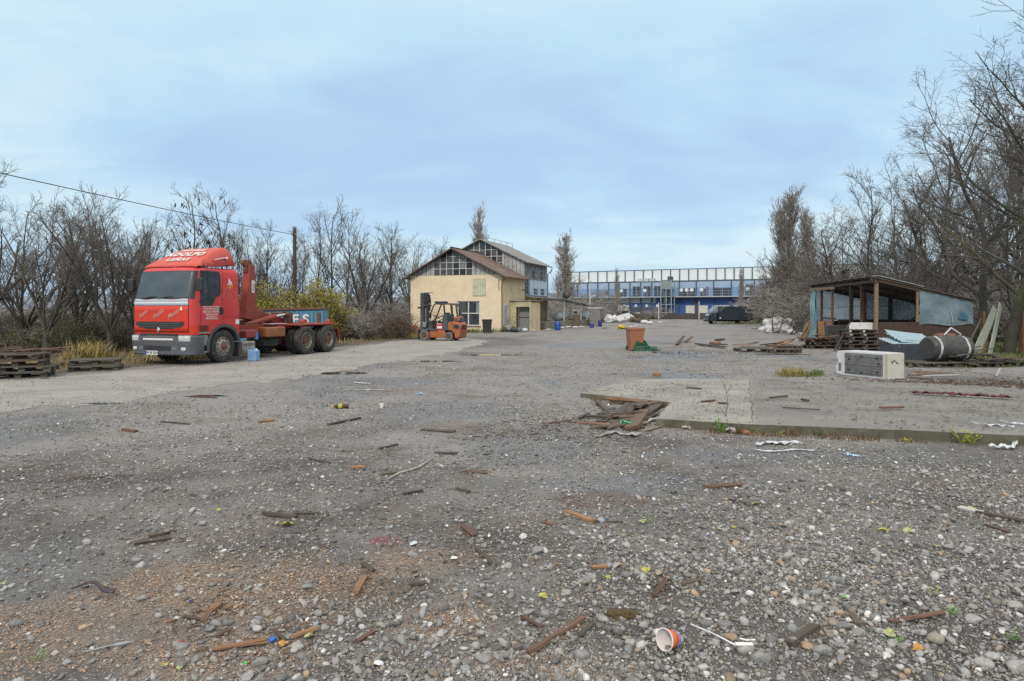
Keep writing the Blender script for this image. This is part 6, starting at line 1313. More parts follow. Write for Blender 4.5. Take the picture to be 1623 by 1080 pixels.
# --- forklift
fo_or = M('forklift_orange', (.42, .135, .05), (.32, .10, .04), rough=.5, scale=3, dirt=(.17, .08, .045), damt=.75, dscale=3.5)
fo_gr = M('forklift_grey', (.075, .09, .11), (.055, .065, .08), rough=.55, dirt=(.13, .10, .08), damt=.4)
fk = thing('forklift', 'rusty orange forklift with grey mast parked before the cream house', 'forklift', (-4.54, 37.27, 0), math.atan2(.34, -.94))
for y in (.30, -.30):
    m = MB(); m.b2(.20, .34, y - .055, y + .055, .10, 2.58); m.build('mast_rail', fo_gr, fk, bevel=.01); m = MB(); m.b2(.10, .195, y * .72 - .04, y * .72 + .04, .12, 2.50); m.build('inner_rail', black_plastic, fk)
for b_ in ((.12, .30, -.30, .30, .40, .50), (.12, .30, -.30, .30, 1.67, 1.77), (.12, .30, -.30, .30, 2.49, 2.555), (-.02, .16, -.34, .34, 1.86, 1.92), (-.24, .3, -.03, .03, 2.56, 2.60)): m = MB(); m.b2(*b_); m.build('mast_crossbar', fo_gr, fk)
m = MB(); m.cyl((.10, .1, .3), (.10, .1, 2.3), .045, 10); m.cyl((.10, -.1, .3), (.10, -.1, 2.3), .045, 10); m.cyl((.03, .30, .45), (.03, .30, 1.75), .028, 8); m.build('lift_ram', M('ram_grey', (.35, .35, .34), rough=.35, metal=.5), fk, smooth=40)
m = MB(); m.b2(.35, .42, -.48, .48, .12, .22); m.b2(.35, .42, -.48, .48, .48, .58); m.build('carriage', black_plastic, fk)
for y in (.28, -.28): m = MB(); m.b2(.42, .47, y - .06, y + .06, .05, .62); m.b2(.47, 1.35, y - .06, y + .06, .05, .09); m.build('fork', black_plastic, fk)
m = MB(); m.tube([(.15, .18, 2.5), (.02, .18, 2.45), (-.03, .18, 2.2), (.0, .18, 1.9), (.05, .15, 1.2)], .035, 6); m.tube([(.15, -.1, 2.5), (.0, -.1, 2.45), (-.05, -.1, 2.15), (.0, -.1, 1.6)], .035, 6); m.box((.05, .05, 2.25), (.14, .4, .45)); m.build('hose_loop', black_plastic, fk)
m = MB(); m.prism([(-.28, .16), (-.28, .56), (-1.18, .56), (-1.22, .16)], -.46, .46); m.build('body', fo_or, fk, bevel=.03)
m = MB(); m.prism([(.32, .52), (.30, .62), (-.35, .66), (-.75, .60), (-.75, .54), (-.25, .55)], .30, .52); m.prism([(.32, .52), (.30, .62), (-.35, .66), (-.75, .60), (-.75, .54), (-.25, .55)], -.52, -.30); m.b2(-.35, .0, -.3, .3, .5, 1.05); m.build('front_fender', fo_gr, fk, bevel=.015)
m = MB(); m.prism([(-.62, .58), (-.66, .85), (-1.05, .93), (-1.05, .58)], -.44, .44); m.build('seat_base', M('forklift_red', (.36, .07, .06), (.28, .05, .045), rough=.5, dirt=(.16, .07, .05), damt=.6), fk, bevel=.03); m = MB(); m.b2(-.72, -1.0, .441, .446, .66, .78); m.build('plate', sticker_white, fk); m = MB(); m.b2(-.66, -1.02, .441, .445, .80, .85); m.build('red_band', red_side, fk)
m = MB(); m.prism([(-1.03, .56), (-1.03, 1.30), (-1.12, 1.42), (-1.30, 1.42), (-1.36, .56)], -.47, .47); m.build('rear_console', fo_gr, fk, bevel=.03)
m = MB(); m.prism([(-1.36, .56), (-1.36, 1.0), (-1.62, 1.04), (-2.02, .98), (-2.10, .80), (-2.06, .30), (-1.95, .12), (-1.78, .14), (-1.72, .42), (-1.62, .53)], -.50, .50); cwt = m.build('counterweight', fo_or, fk, bevel=.05); m = MB(); m.b2(-1.74, -2.02, .49, .515, .66, .86); m.b2(-2.12, -1.9, -.25, .25, .62, .84); m.build('recess', black_plastic, cwt)
m = MB(); m.cyl((-1.80, -.32, 1.16), (-1.80, .32, 1.16), .155, 18); m.build('gas_bottle', M('gas_orange', (.50, .15, .03), (.42, .12, .03), rough=.4, dirt=(.2, .08, .04), damt=.5), fk, smooth=40, bevel=.04); m = MB(); m.cyl((-1.8, .32, 1.16), (-1.8, .42, 1.16), .06, 10); m.b2(-1.98, -1.9, -.1, .25, 1.05, 1.25); m.build('valve_guard', M('guard_blue', (.05, .14, .20), rough=.5), fk)
m = MB(); m.box((-.86, 0, .98), (.44, .48, .12)); m.box((-1.10, 0, 1.25), (.12, .46, .52), (0, R(-10), 0)); m.build('seat', black_plastic, fk, bevel=.04)
m = MB(); m.tube([(-.38, .1, .95), (-.50, .1, 1.25)], .03, 8); m.lathe([(.17, -.015), (.19, 0), (.17, .015), (.155, 0)], Matrix.Translation((-.52, .1, 1.28)) @ Matrix.Rotation(R(-30), 4, 'Y'), 22, closed=True); m.build('steering_wheel', black_plastic, fk, smooth=40)
for y in (.45, -.45):
    m = MB(); m.tube([(-.05, y, .62), (-.18, y, 1.1), (-.52, y * .97, 1.90), (-.62, y * .97, 1.97), (-1.52, y * .97, 1.97), (-1.60, y, 1.90), (-1.64, y, 1.0)], .038, 8); m.tube([(-1.17, y, 1.42), (-1.12, y, 1.96)], .05, 8); m.tube([(-.20, y, .95), (-1.05, y, 1.35)], .026, 6); m.build('guard_frame', black_plastic, fk, smooth=40)
m = MB()
for x in np.linspace(-.68, -1.48, 6): m.b2(x - .025, x + .025, -.43, .43, 1.95, 1.99)
m.box((-.75, 0, 2.06), (.55, .5, .10)); m.build('guard_roof', black_plastic, fk)
m = MB(); m.tube([(-1.62, .1, 1.95), (-1.86, .12, 1.86), (-2.0, .12, 1.35)], .055, 8); m.tube([(-1.62, .3, 1.95), (-1.76, .3, 1.9), (-1.86, .3, 1.3)], .05, 8); m.build('exhaust_pipe', black_plastic, fk, smooth=40)
m = MB(); m.box((-.1, .2, 1.35), (.22, .2, .3)); m.tube([(-.2, .2, 1.0), (-.2, .2, 1.3)], .02, 6); m.tube([(-.3, .05, .9), (-.38, .05, 1.25)], .016, 6); m.build('lever_block', black_plastic, fk, bevel=.03)
m = MB(); m.tube([(.2, .36, 1.78), (.3, .48, 1.78)], .02, 6); m.lathe([(.001, .05), (.07, .03), (.075, -.05), (.001, -.06)], Matrix.Translation((.34, .5, 1.78)), 12); m.build('work_lamp', black_plastic, fk)
m = MB(); m.box((.05, .38, .85), (.22, .16, .3)); m.build('side_box', M('grey_box', (.25, .25, .24), rough=.5), fk, bevel=.03)
def small_wheel(x, y, r, w, sg):
    M0 = Matrix.Translation((x, y, r)) @ Matrix.Rotation(R(-90 if sg > 0 else 90), 4, 'X'); m = MB(); h = w / 2
    m.lathe([(r * .5, -h), (r * .92, -h), (r, -h * .7), (r, h * .7), (r * .92, h), (r * .5, h)], M0, 28, closed=True); wo = m.build('wheel', M('grey_solid_tyre', (.17, .165, .16), (.12, .115, .11), rough=.85, dirt=(.07, .065, .06), damt=.5), fk, smooth=35)
    m = MB(); m.lathe([(r * .52, h * .6), (r * .46, h * .75), (r * .3, h * .5), (r * .22, h * 1.05), (.001, h * 1.1)], M0, 20); m.build('rim', hub_rust, wo, smooth=35)
for sg in (1, -1): small_wheel(0, sg * .47, .29, .22, sg); small_wheel(-1.42, sg * .44, .235, .18, sg)

# --- small red A-shaped cover left of the forklift
rc = thing('red_hut', 'small red hut-shaped plastic cover lying in the dry grass left of the forklift', 'plastic hut', G(657, 530.5), -.25)
m = MB(); m.add([(-.36, -.3, .1), (.36, -.3, .1), (.36, .3, .1), (-.36, .3, .1), (-.06, -.18, .62), (.1, -.18, .62), (.1, .2, .62), (-.06, .2, .62)], [(0, 3, 2, 1), (4, 5, 6, 7), (0, 1, 5, 4), (1, 2, 6, 5), (2, 3, 7, 6), (3, 0, 4, 7)]); m.box((0, 0, .05), (.8, .66, .1)); m.build('shell', M('pink_red_plastic', (.52, .07, .09), (.45, .055, .07), rough=.5), rc, bevel=.03); m = MB(); m.b2(.04, .20, -.312, -.2, .1, .34); m.build('opening', dark_void, rc)

# --- wheelie bins
def bin_(label, x, y, h, w, body, lid, rz):
    t = thing('wheelie_bin', label, 'bin', (x, y), rz, 'wheelie bins'); s = h / 1.0
    m = MB(); m.box((0, 0, .48 * s), (w * .82, w * .86, .86 * s), None, (1.2, 1.18)); m.build('body', body, t, bevel=.02)
    m = MB(); m.box((0, 0, .90 * s), (w * 1.06, w * 1.08, .07 * s)); m.build('rim', body, t, bevel=.015)
    m = MB(); m.box((0, -.01, .955 * s), (w * 1.09, w * 1.12, .05 * s), None, (.92, .92)); m.build('lid', lid, t, bevel=.015)
    m = MB(); m.tube([(-w * .35, w * .55, .90 * s), (-w * .35, w * .66, .93 * s), (w * .35, w * .66, .93 * s), (w * .35, w * .55, .90 * s)], .018, 6); m.build('handle', body, t)
    for sx in (-1, 1): m = MB(); m.cyl((sx * w * .40, w * .42, .1), (sx * w * .47, w * .42, .1), .1, 16); m.build('wheel', black_plastic, t, smooth=40)
    return t
bx, by = G(772, 528.5); bin_('black wheelie bin standing by the right corner of the cream house', bx, by, 1.0, .56, black_plastic, black_plastic, -.25)
bx, by = G(1006.5, 556); bin_('faded orange wheelie bin standing alone in the middle of the yard', bx, by, .96, .62, M('bin_orange', (.33, .14, .075), (.27, .112, .06), rough=.6, scale=2, dirt=(.25, .12, .075), damt=.4), M('bin_lid_orange', (.30, .105, .055), (.24, .085, .045), rough=.6), .12)

# --- plastic crates by the bin
cg = M('crate_green', (.025, .15, .09), (.018, .11, .065), rough=.5, dirt=(.06, .10, .075), damt=.5)
def crate(label, x, y, z, d, rot):
    t = thing('plastic_crate', label, 'crate', (x, y, z), 0, 'green crates by the orange bin'); t.rotation_euler = rot; w, l, h = d; m = MB()
    m.b2(-w / 2, w / 2, -l / 2, l / 2, 0, .02); m.build('floor', cg, t)
    for (a, b, c, e) in ((-w / 2, w / 2, -l / 2, -l / 2 + .02), (-w / 2, w / 2, l / 2 - .02, l / 2), (-w / 2, -w / 2 + .02, -l / 2 + .021, l / 2 - .021), (w / 2 - .02, w / 2, -l / 2 + .021, l / 2 - .021)):
        m = MB(); m.b2(a, b, c, e, .02, .08); m.b2(a, b, c, e, h - .06, h)
        n = 6
        for k in range(n + 1):
            if b - a > e - c: x_ = a + (b - a - .03) * k / n; m.b2(x_, x_ + .03, c, e, .08, h - .06)
            else: y_ = c + (e - c - .03) * k / n; m.b2(a, b, y_, y_ + .03, .08, h - .06)
        m.build('side', cg, t)
    return t
cx, cy = G(1016, 556.5); crate('green plastic crate lying at the foot of the orange bin', cx, cy, 0, (.62, .42, .22), (0, 0, .1)); crate('green crate tipped up on another crate beside the orange bin', cx - .05, cy + .1, .23, (.5, .36, .2), (.5, .25, .4)); crate('small low green crate right of the stacked green crates', cx + .48, cy + .02, 0, (.34, .30, .17), (0, 0, -.2))

# --- dark box lorry far right
nv = M('dark_navy_paint', (.018, .028, .040), (.012, .02, .03), rough=.45, scale=.8)
bl = thing('box_lorry', 'small dark navy box lorry parked at the far right of the yard', 'lorry', G(1193, 514), math.pi - .02)
# local x forward (to the left in the picture), y towards the camera
m = MB(); m.b2(.0, 3.82, -1.85, -.02, .46, 2.0); m.build('box', nv, bl, bevel=.03); m = MB(); m.b2(-.03, -.001, -1.8, -.08, .5, 1.95); m.b2(.05, 3.8, -.018, .0, .48, .54); m.build('box_trim', black_plastic, bl)
m = MB(); m.prism([(3.95, .38), (3.95, 1.28), (4.45, 1.26), (4.92, .92), (5.02, .5), (5.0, .34)], -1.75, -.06); cbo = m.build('cab', nv, bl, bevel=.05)
m = MB(); m.prism([(3.84, 1.28), (3.84, 1.98), (4.02, 1.98), (4.6, 1.45), (4.66, 1.20), (4.5, 1.27), (3.95, 1.285)], -1.72, -.09); m.build('deflector', M('pale_deflector', (.20, .25, .31), (.15, .19, .24), rough=.4), bl, bevel=.03)
m = MB(); m.b2(4.0, 4.36, -.058, -.05, .86, 1.2); m.build('side_window', glass_dark, cbo); m = MB(); m.add([(4.50, -1.65, 1.235), (4.50, -.16, 1.235), (4.93, -.16, .925), (4.93, -1.65, .925)], [(0, 1, 2, 3)]); m.build('windscreen', M('grey_screen', (.25, .29, .33), (.2, .24, .28), rough=.2), cbo, loc=(.012, 0, .02)); m = MB(); m.box((4.75, .06, 1.02), (.08, .12, .28)); m.build('mirror', black_plastic, cbo)
m = MB(); m.b2(4.98, 5.06, -1.74, -.04, .26, .46); m.build('bumper', black_plastic, bl, bevel=.03)
for y in (-.3, -1.5): m = MB(); m.b2(5.015, 5.04, y - .13, y + .13, .5, .62); m.build('headlight', lamp_glass, bl)
m = MB(); m.b2(.1, 4.9, -1.2, -.6, .28, .45); m.build('chassis', black_plastic, bl)
for x in (1.2, 4.25):
    for y in (-.18, -1.6):
        M0 = Matrix.Translation((x, y, .26)) @ Matrix.Rotation(R(-90), 4, 'X'); m = MB(); m.lathe([(.13, -.1), (.24, -.1), (.26, -.06), (.26, .06), (.24, .1), (.13, .1)], M0, 22, closed=True); wo = m.build('wheel', rubber, bl, smooth=35); m = MB(); m.lathe([(.14, .06), (.08, .02), (.05, .08), (.001, .085)], M0, 16); m.build('rim', steel_rim, wo, smooth=40)
m = MB(); m.b2(3.55, 3.68, -.0, .006, .62, .76); m.build('label', letter_white, bl)

# --- white lorry cab far away
wc = thing('lorry_cab', 'small white lorry cab half hidden behind white sacks near the blue warehouse', 'lorry', W(987, 505, 100)[:2], .1)
m = MB(); m.b2(-.3, 1.0, -.1, 1.9, .45, 1.55); m.build('cab', white_paint, wc, bevel=.06); m = MB(); m.prism([(-.3, 1.56), (-.15, 2.25), (.9, 2.25), (.98, 1.56)], 0, 1.8); m.build('fairing', white_paint, wc, bevel=.06)
m = MB(); m.b2(-.2, .9, -.12, -.1, 1.02, 1.45); m.build('windscreen', glass_dusty, wc); m = MB(); m.b2(-1.05, -.32, 0, 1.7, .4, 1.42); m.build('side_body', M('off_white', (.55, .56, .54), (.4, .41, .4), rough=.6, dirt=(.12, .11, .1), damt=.7, dscale=2), wc, bevel=.03); m = MB(); m.b2(-.9, -.5, -.02, -.001, .8, 1.25); m.build('opening', dark_void, wc)
for x in (-.8, .7): m = MB(); m.cyl((x, .0, .3), (x, .25, .3), .3, 18); m.build('wheel', rubber, wc, smooth=40)

# --- sacks, barrels and scrap
sack_m = M('white_sacking', (.66, .67, .68), (.50, .51, .53), rough=.7, scale=4, bump=.5, bscale=9, dirt=(.32, .30, .27), damt=.5, dscale=3)
grey_sack = M('grey_sacking', (.30, .30, .29), (.18, .18, .175), rough=.8, scale=4, bump=.5, bscale=9, dirt=(.12, .11, .1), damt=.6)
def lump_mesh(seed, d=(1, 1, .7), folds=.22, sub=4):
    bm = bmesh.new(); bmesh.ops.create_icosphere(bm, subdivisions=sub, radius=.5); off = Vector((seed * 7.3, seed * 3.1, seed * 1.7))
    for v in bm.verts:
        p = v.co.copy(); n = mnoise.fractal(p * 3.2 + off, .8, 2.0, 4); r = abs(mnoise.noise(p * 5.5 + off * 2)); v.co = p * (1 + folds * n * 1.3 - folds * (1 - r) * .35); v.co.z = max(v.co.z, -.34)
        v.co = Vector((v.co.x * d[0], v.co.y * d[1], (v.co.z + .34) * d[2]))
    me = bpy.data.meshes.new('sack'); bm.to_mesh(me); bm.free(); me.polygons.foreach_set('use_smooth', [True] * len(me.polygons)); return me
LUMPS = [lump_mesh(k, (1, .8, .75)) for k in range(5)]
def sack(label, px, py, w, mat, group, name='sack', cat='sack', rz=None, dz=0, squash=1.0, back=0):
    x, y = G(px, py); k = int(px * 3 + py) % 5; me = LUMPS[k].copy(); o = link_mesh(name, me, mat); o.location = (x, y + back, dz); o.rotation_euler = (0, 0, px * .7 if rz is None else rz); o.scale = (w, w, w * squash); tag(o, label, cat, group); return o
# heap at the right
for a in ((1222, 528, .95, 'wide white sack at the front left of the heap left of the shed'), (1243, 528, .9, 'white sack at the front right of the heap left of the shed'), (1232, 526, 1.0, 'white sack on the top of the heap left of the shed', .45), (1248, 526, .9, 'pale sack at the upper right of the heap left of the shed', .38), (1210, 526, .55, 'small flat white sack at the left end of the heap'), (1254, 530, .5, 'little grey white sack at the right foot of the heap'), (1220, 524, .8, 'white sack behind the front ones in the heap', .40)):
    sack(a[3], a[0], a[1], a[2] * 1.35, sack_m, 'white sacks heaped left of the shed', squash=.82, dz=a[4] if len(a) > 4 else 0)
x, y = G(1236, 525.5)
m = MB(); m.box((0, 0, .2), (.55, .05, .4), (.4, 0, .3)); o = m.build('brown_board', rust_m); o.location = (x, y - .7, .28); tag(o, 'small rust brown board stuck in the white sack heap', 'board')
def barrel(label, px, py, h, r, mat, group=None, cat='barrel'):
    x, y = G(px, py); t = thing('barrel', label, cat, (x, y), px, group); m = MB(); m.lathe([(.001, 0), (r * .92, 0), (r, .03 * h), (r, .3 * h), (r * 1.04, .32 * h), (r * 1.04, .35 * h), (r, .37 * h), (r, .64 * h), (r * 1.04, .66 * h), (r * 1.04, .69 * h), (r, .71 * h), (r, .95 * h), (r * .92, h), (r * .85, h * .985), (.001, h * .985)], None, 24); m.build('drum', mat, t, smooth=40); m = MB(); m.cyl((r * .5, 0, h * .98), (r * .5, 0, h * 1.03), r * .14, 10); m.build('bung', mat, t); return t
bb = M('barrel_blue', (.02, .09, .40), (.015, .06, .30), rough=.4, dirt=(.06, .12, .3), damt=.4)
barrel('bright blue plastic barrel standing before the loading dock', 884, 524, .72, .23, bb, 'blue barrels'); barrel('small dark blue barrel at the far end of the dock', 938, 520, .42, .2, M('barrel_indigo', (.06, .07, .28), rough=.45), 'blue barrels'); barrel('dark blue barrel left of the far white sacks', 951, 518, .62, .18, M('barrel_dark', (.015, .03, .16), rough=.45), 'blue barrels'); barrel('blue barrel behind the white sack heap left of the shed', 1258, 523, .70, .26, bb, 'blue barrels')
for a in ((966, 512, 1.5, 'white sack at the left of the far sack row'), (975, 511, 1.3, 'white sack second from the left in the far row'), (984, 512, 1.5, 'dirty white sack in the middle of the far row'), (993, 510, 1.7, 'big white sack right of the middle in the far row'), (999, 509, 1.3, 'white sack at the right end of the far row'), (970, 510, 1.1, 'small white sack behind the left end of the far row')): sack(a[3], a[0], a[1], a[2], sack_m, 'white sacks before the far white cab', squash=1.1)
for a in ((1022, 513, 1.1, 'flat white sack lying alone right of the far row'), (1030, 514, .9, 'small white sack lying right of the lone flat one')): sack(a[3], a[0], a[1], a[2], sack_m, 'loose white sacks far off', squash=.6)
sack('yellow sack lying flat in the middle distance', 985, 522, .9, M('yellow_sack', (.55, .42, .06), (.45, .33, .05), rough=.6), None, squash=.7)
for a in ((1004, 511, 1.2, 'dark tangled scrap right of the far white cab'), (1013, 512, 1.1, 'dark scrap lump in the middle of the far scrap'), (1024, 511, 1.0, 'brown scrap lump at the right of the far scrap')): sack(a[3], a[0], a[1], a[2], M('dark_scrap', (.05, .043, .036), (.14, .11, .08), rough=.9, scale=3, bump=.5), 'dark scrap heaps', name='scrap_heap', cat='scrap', squash=.9)
for i, (px, py, w, lab) in enumerate(((1000, 519, .5, 'white scrap of plastic left of the yellow sack'), (958, 521, .6, 'white scrap on the ground below the dock end'), (1008, 517, .5, 'pale scrap below the dark scrap'), (947, 518, .45, 'grey scrap beside the dark blue barrel'), (1046, 512, .7, 'pale flat scrap far off in the yard middle'), (1195, 522, .6, 'pale scrap left of the white heap'), (1270, 530, .5, 'grey scrap between heap and laths'))): sack(lab, px, py, w, sack_m if i % 2 == 0 else grey_sack, 'scraps of sheet far off', name='plastic_scrap', cat='scrap', squash=.35)
# rubbish at the house corner
for a in ((806, 526, .95, grey_sack, 'grey rubbish bag at the corner of the house'), (815, 527, .75, M('black_bag', (.03, .035, .035), (.06, .065, .065), rough=.35), 'black rubbish bag beside the house corner'), (821, 526.5, .6, M('green_grey_bag', (.16, .20, .19), (.11, .14, .13), rough=.5), 'greenish rubbish bag right of the black bag'), (800, 526.5, .6, MATS['black_bag'], 'black bag leaning on the house corner'), (832, 526, .5, sack_m, 'small white bag before the porch')): sack(a[4], a[0], a[1], a[2], a[3], 'rubbish bags at the house corner', name='rubbish_bag', cat='bag', squash=.9)
m = MB(); rr = random.Random(5)
for k in range(9): a = rr.uniform(-.6, .6); m.tube([(a, 0, 0), (a * .6 + .1, .1, .5), (a * 1.5, .2, rr.uniform(.7, 1.2))], .015, 5)
o = m.build('bent_rods', M('rod_grey', (.22, .21, .2), rough=.6)); x, y = G(803, 525.5); o.location = (x, y, 0); tag(o, 'bent grey rods sticking up behind the corner rubbish', 'rods')
x, y = G(851.5, 522); tk = thing('gas_tank', 'small round white gas tank beside the porch', 'tank', (x, y)); m = MB(); m.lathe([(.001, .08), (.2, .10), (.30, .22), (.32, .4), (.30, .56), (.2, .68), (.08, .72), (.07, .78), (.001, .78)], None, 22); m.build('shell', tank_w, tk, smooth=50); m = MB(); m.lathe([(.2, 0), (.2, .12), (.17, .12), (.17, 0)], None, 18, closed=True); m.build('foot_ring', rust_m, tk)
# --- utility pole and cable
up = thing('utility_pole', 'dark wooden utility pole rising behind the yellow bush', 'pole', W(467, 500, 40)[:2]); m = MB(); m.cyl((0, 0, -.2), (0, 0, 6.45), .135, 14, .10); m.build('shaft', wood_dark, up, smooth=40); m = MB(); m.cyl((0, 0, 6.4), (0, 0, 6.52), .11, 12); m.build('cap', M('pole_cap', (.3, .28, .25), rough=.8), up)
for dx in (-.1, .1): m = MB(); m.lathe([(.001, 0), (.03, .01), (.045, .05), (.03, .1), (.001, .11)], Matrix.Translation((dx * 1.2, -.12, 6.0)), 10); m.build('insulator', M('insulator', (.25, .22, .2), rough=.3), up)
px_, py_ = W(467, 500, 40)[:2]; pts = []
for k in range(60):
    t = k / 59; x = px_ + (-19.5 - px_) * t; yv = py_ + (-8 - py_) * t; pts.append((x, yv, 6.05 + .35 * t - 1.6 * t * (1 - t)))
m = MB(); m.tube(pts, .016, 5); o = m.build('overhead_cable', black_plastic); tag(o, 'black overhead cable running from the wooden pole out to the left', 'cable')

# ------------------------------------------------------------------ pallets
def pallet_parts():
    d = MB()
    for k in range(5): y = -.40 + k * .2; d.b2(-.6, .6, y - (.07 if k % 2 == 0 else .048), y + (.07 if k % 2 == 0 else .048), .122, .144)
    for x in (-.55, 0, .55): d.b2(x - .05, x + .05, -.4, .4, .10, .1215)
    b = []
    for y in (-.35, 0, .35):
        m = MB(); m.b2(-.6, .6, y - .05, y + .05, 0, .021)
        for x in (-.53, 0, .53): m.b2(x - .07, x + .07, y - .049, y + .049, .0215, .0995)
        b.append(m)
    return d, b
def make_pallet(mat):
    t = thing('pallet', '', 'pallet'); d, b = pallet_parts(); d.build('deck', mat, t)
    for m in b: m.build('runner', mat, t)
    return t
PAL = {}
def pallet(label, x, y, z, rz, mat, group, tilt=(0, 0)):
    k = mat.name
    if k not in PAL: PAL[k] = make_pallet(mat); t = PAL[k]
    else: t = dup(PAL[k])
    t.location = (x, y, z); t.rotation_euler = (tilt[0], tilt[1], rz); tag(t, label, 'pallet', group); return t
g = 'old pallets on the left verge'
x, y = G(36, 598); ord_ = ['bottom', 'second', 'third', 'fourth']
for k in range(4): pallet(f'grey wooden pallet, {["lowest", "second from the ground", "third from the ground", "topmost and reddest"][k]} in the stack at the left edge', x + (.0, .05, -.12, -.28)[k], y + (.0, .1, .02, .2)[k], .145 * k, (.36, .30, .42, .22)[k], wood_grey if k < 2 else wood_old, g)
x2, y2 = G(-28, 600); 
for k in range(2): pallet(f'dark pallet, {["bottom", "top"][k]} one of the stack cut by the left edge', x2 - .1, y2 + .05, .145 * k, .33 + .1 * k, wood_dark, g)
x, y = G(146, 588); pallet('dark pallet lying on the ground between the stack and the lorry', x, y + .2, 0, .36, wood_grey, g); pallet('greenish pallet lying crooked upon the lone dark pallet', x - .2, y + .5, .15, .46, wood_grey, g)
x, y = G(86, 583); pallet('pallet lying in the grass behind the gap between both stacks', x, y + .5, .0, .2, wood_old, g)

# ------------------------------------------------------------------ planks and laths
def plank_mesh(L, w, h, seed):
    r = random.Random(seed); m = MB(); n = 5; vs = []
    for k in range(n + 1):
        x = -L / 2 + L * k / n; j = (r.uniform(-.06, .06) * L * .12); e = r.uniform(-.25, .25) * w if k in (0, n) else 0
        for (a, b) in ((-1, -1), (1, -1), (1, 1), (-1, 1)): vs.append((x + (e if a > 0 else -e) + r.uniform(-.02, .02) * L * (k in (0, n)), a * w / 2 * r.uniform(.85, 1.05) + j * .3, b * h / 2 * r.uniform(.85, 1.1)))
    fs = [(k * 4 + i, k * 4 + (i + 1) % 4, k * 4 + 4 + (i + 1) % 4, k * 4 + 4 + i) for k in range(n) for i in range(4)] + [(3, 2, 1, 0), (n * 4, n * 4 + 1, n * 4 + 2, n * 4 + 3)]
    m.add(vs, fs); return m
def plank3(label, p0, p1, w, h, mat, group=None, name='plank', cat='plank', roll=0.0, seed=None):
    p0 = Vector(p0); p1 = Vector(p1); d = p1 - p0; L = d.length; o = plank_mesh(L, w, h, seed if seed is not None else int(abs(p0.x * 97 + p0.y * 31 + w * 1000))).build(name, mat)
    x = d.normalized(); y = Vector((0, 0, 1)).cross(x); y = y.normalized() if y.length > 1e-3 else Vector((0, 1, 0)); z = x.cross(y)
    Mx = Matrix((x, y, z)).transposed().to_4x4(); o.matrix_world = Matrix.Translation((p0 + p1) / 2) @ Mx @ Matrix.Rotation(roll, 4, 'X'); tag(o, label, cat, group); return o
def gz(px, py, z=0.0):
    """ground point lifted by z"""
    x, y = G(px, py); return (x, y, float(hgt(x, y)) + z)
def shard(label, a, b, wpx, mat, group=None, name='wood_shard', cat='wood scrap', z=0.012, hr=.5):
    p0, p1 = gz(*a, z), gz(*b, z); w = wpx / FPX * (p0[1] + p1[1]) / 2; return plank3(label, p0, p1, w, max(.006, w * hr), mat, group, name, cat, roll=random.Random(int(a[0] * 7 + a[1])).uniform(-.3, .3))
rr = random.Random(21)
for k in range(11):         # loose boards thrown on and around the left pallets
    px = rr.uniform(-5, 88); d = rr.uniform(17.0, 18.2); x = (px - CXP) / FPX * d; a = rr.gauss(.3, .5); L_ = rr.uniform(.6, 1.3); z0 = .60 + rr.uniform(0, .08) if k < 7 else .03
    if k >= 7: d = 16.4 + rr.uniform(0, .5)
    plank3(('reddish loose board on the left pallet stack', 'grey loose board by the left pallet stack')[k >= 7], (x - L_ / 2 * math.cos(a), d - L_ / 2 * math.sin(a), z0), (x + L_ / 2 * math.cos(a), d + L_ / 2 * math.sin(a), z0 + rr.uniform(-.1, .1)), rr.uniform(.07, .13), .025, (wood_red, wood_old)[k % 2] if k < 7 else wood_grey, ('loose boards on the left pallet stack', 'loose boards by the left pallet stack')[k >= 7])
for i, (px, py, w) in enumerate(((890, 521, .8), (900, 520, .9), (912, 520, .8), (922, 519, .7), (870, 523.5, .6), (845, 525, .5), (838, 524, .4))): sack('white flattened scrap along the foot of the loading dock', px, py, w, sack_m, 'white scraps along the dock', name='plastic_scrap', cat='scrap', squash=.3)
# scrap boards in the middle distance
g = 'scrap boards in the middle distance'
for a, b, w, h, mt, lab in (
    ((1104, 547), (1148, 553), .22, .05, wood_dark, 'dark curled board lying before the sacks'), ((1110, 549), (1152, 549), .2, .05, wood_dark, 'dark board crossing the curled one'), ((1066, 552), (1104, 553), .08, .03, wood_orange, 'thin orange lath left of the dark boards'), ((1072, 548), (1084, 540), .12, .05, wood_red, 'short red brown board tilted up right of the green crates'), ((1086, 544), (1097, 541), .14, .05, wood_red, 'little red brown board behind the tilted one'), ((1128, 546), (1137, 547), .3, .1, rust_m, 'rust red lump on the dark boards'),
    ((1162, 548), (1197, 548), .16, .05, wood_orange, 'pale orange board lying right of the dark boards'), ((1175, 552), (1230, 554), .2, .04, wood_grey, 'long grey board before the flat pallets'), ((1215, 553), (1256, 546), .22, .06, wood_red, 'red brown board propped on the flat pallet'), ((1222, 554), (1254, 549), .16, .05, wood_orange, 'orange board beside the propped red one'), ((1188, 545), (1200, 543), .3, .02, M('teal_sheet', (.12, .24, .26), rough=.5), 'teal sheet scrap behind the orange board'), ((1206, 549), (1240, 552), .12, .05, wood_dark, 'dark lath under the propped boards'),
    ((1136, 541), (1146, 540), .25, .08, wood_dark, 'black stub behind the dark boards'), ((1025, 555), (1046, 559), .06, .03, wood_dark, 'thin dark stick right of the small green crate')):
    p0, p1 = gz(*a, .06), gz(*b, .06 + (.18 if 'propped' in lab or 'tilted' in lab else .02)); plank3(lab, p0, p1, w, h, mt, g)
gp = 'flat broken pallets left of the shed'
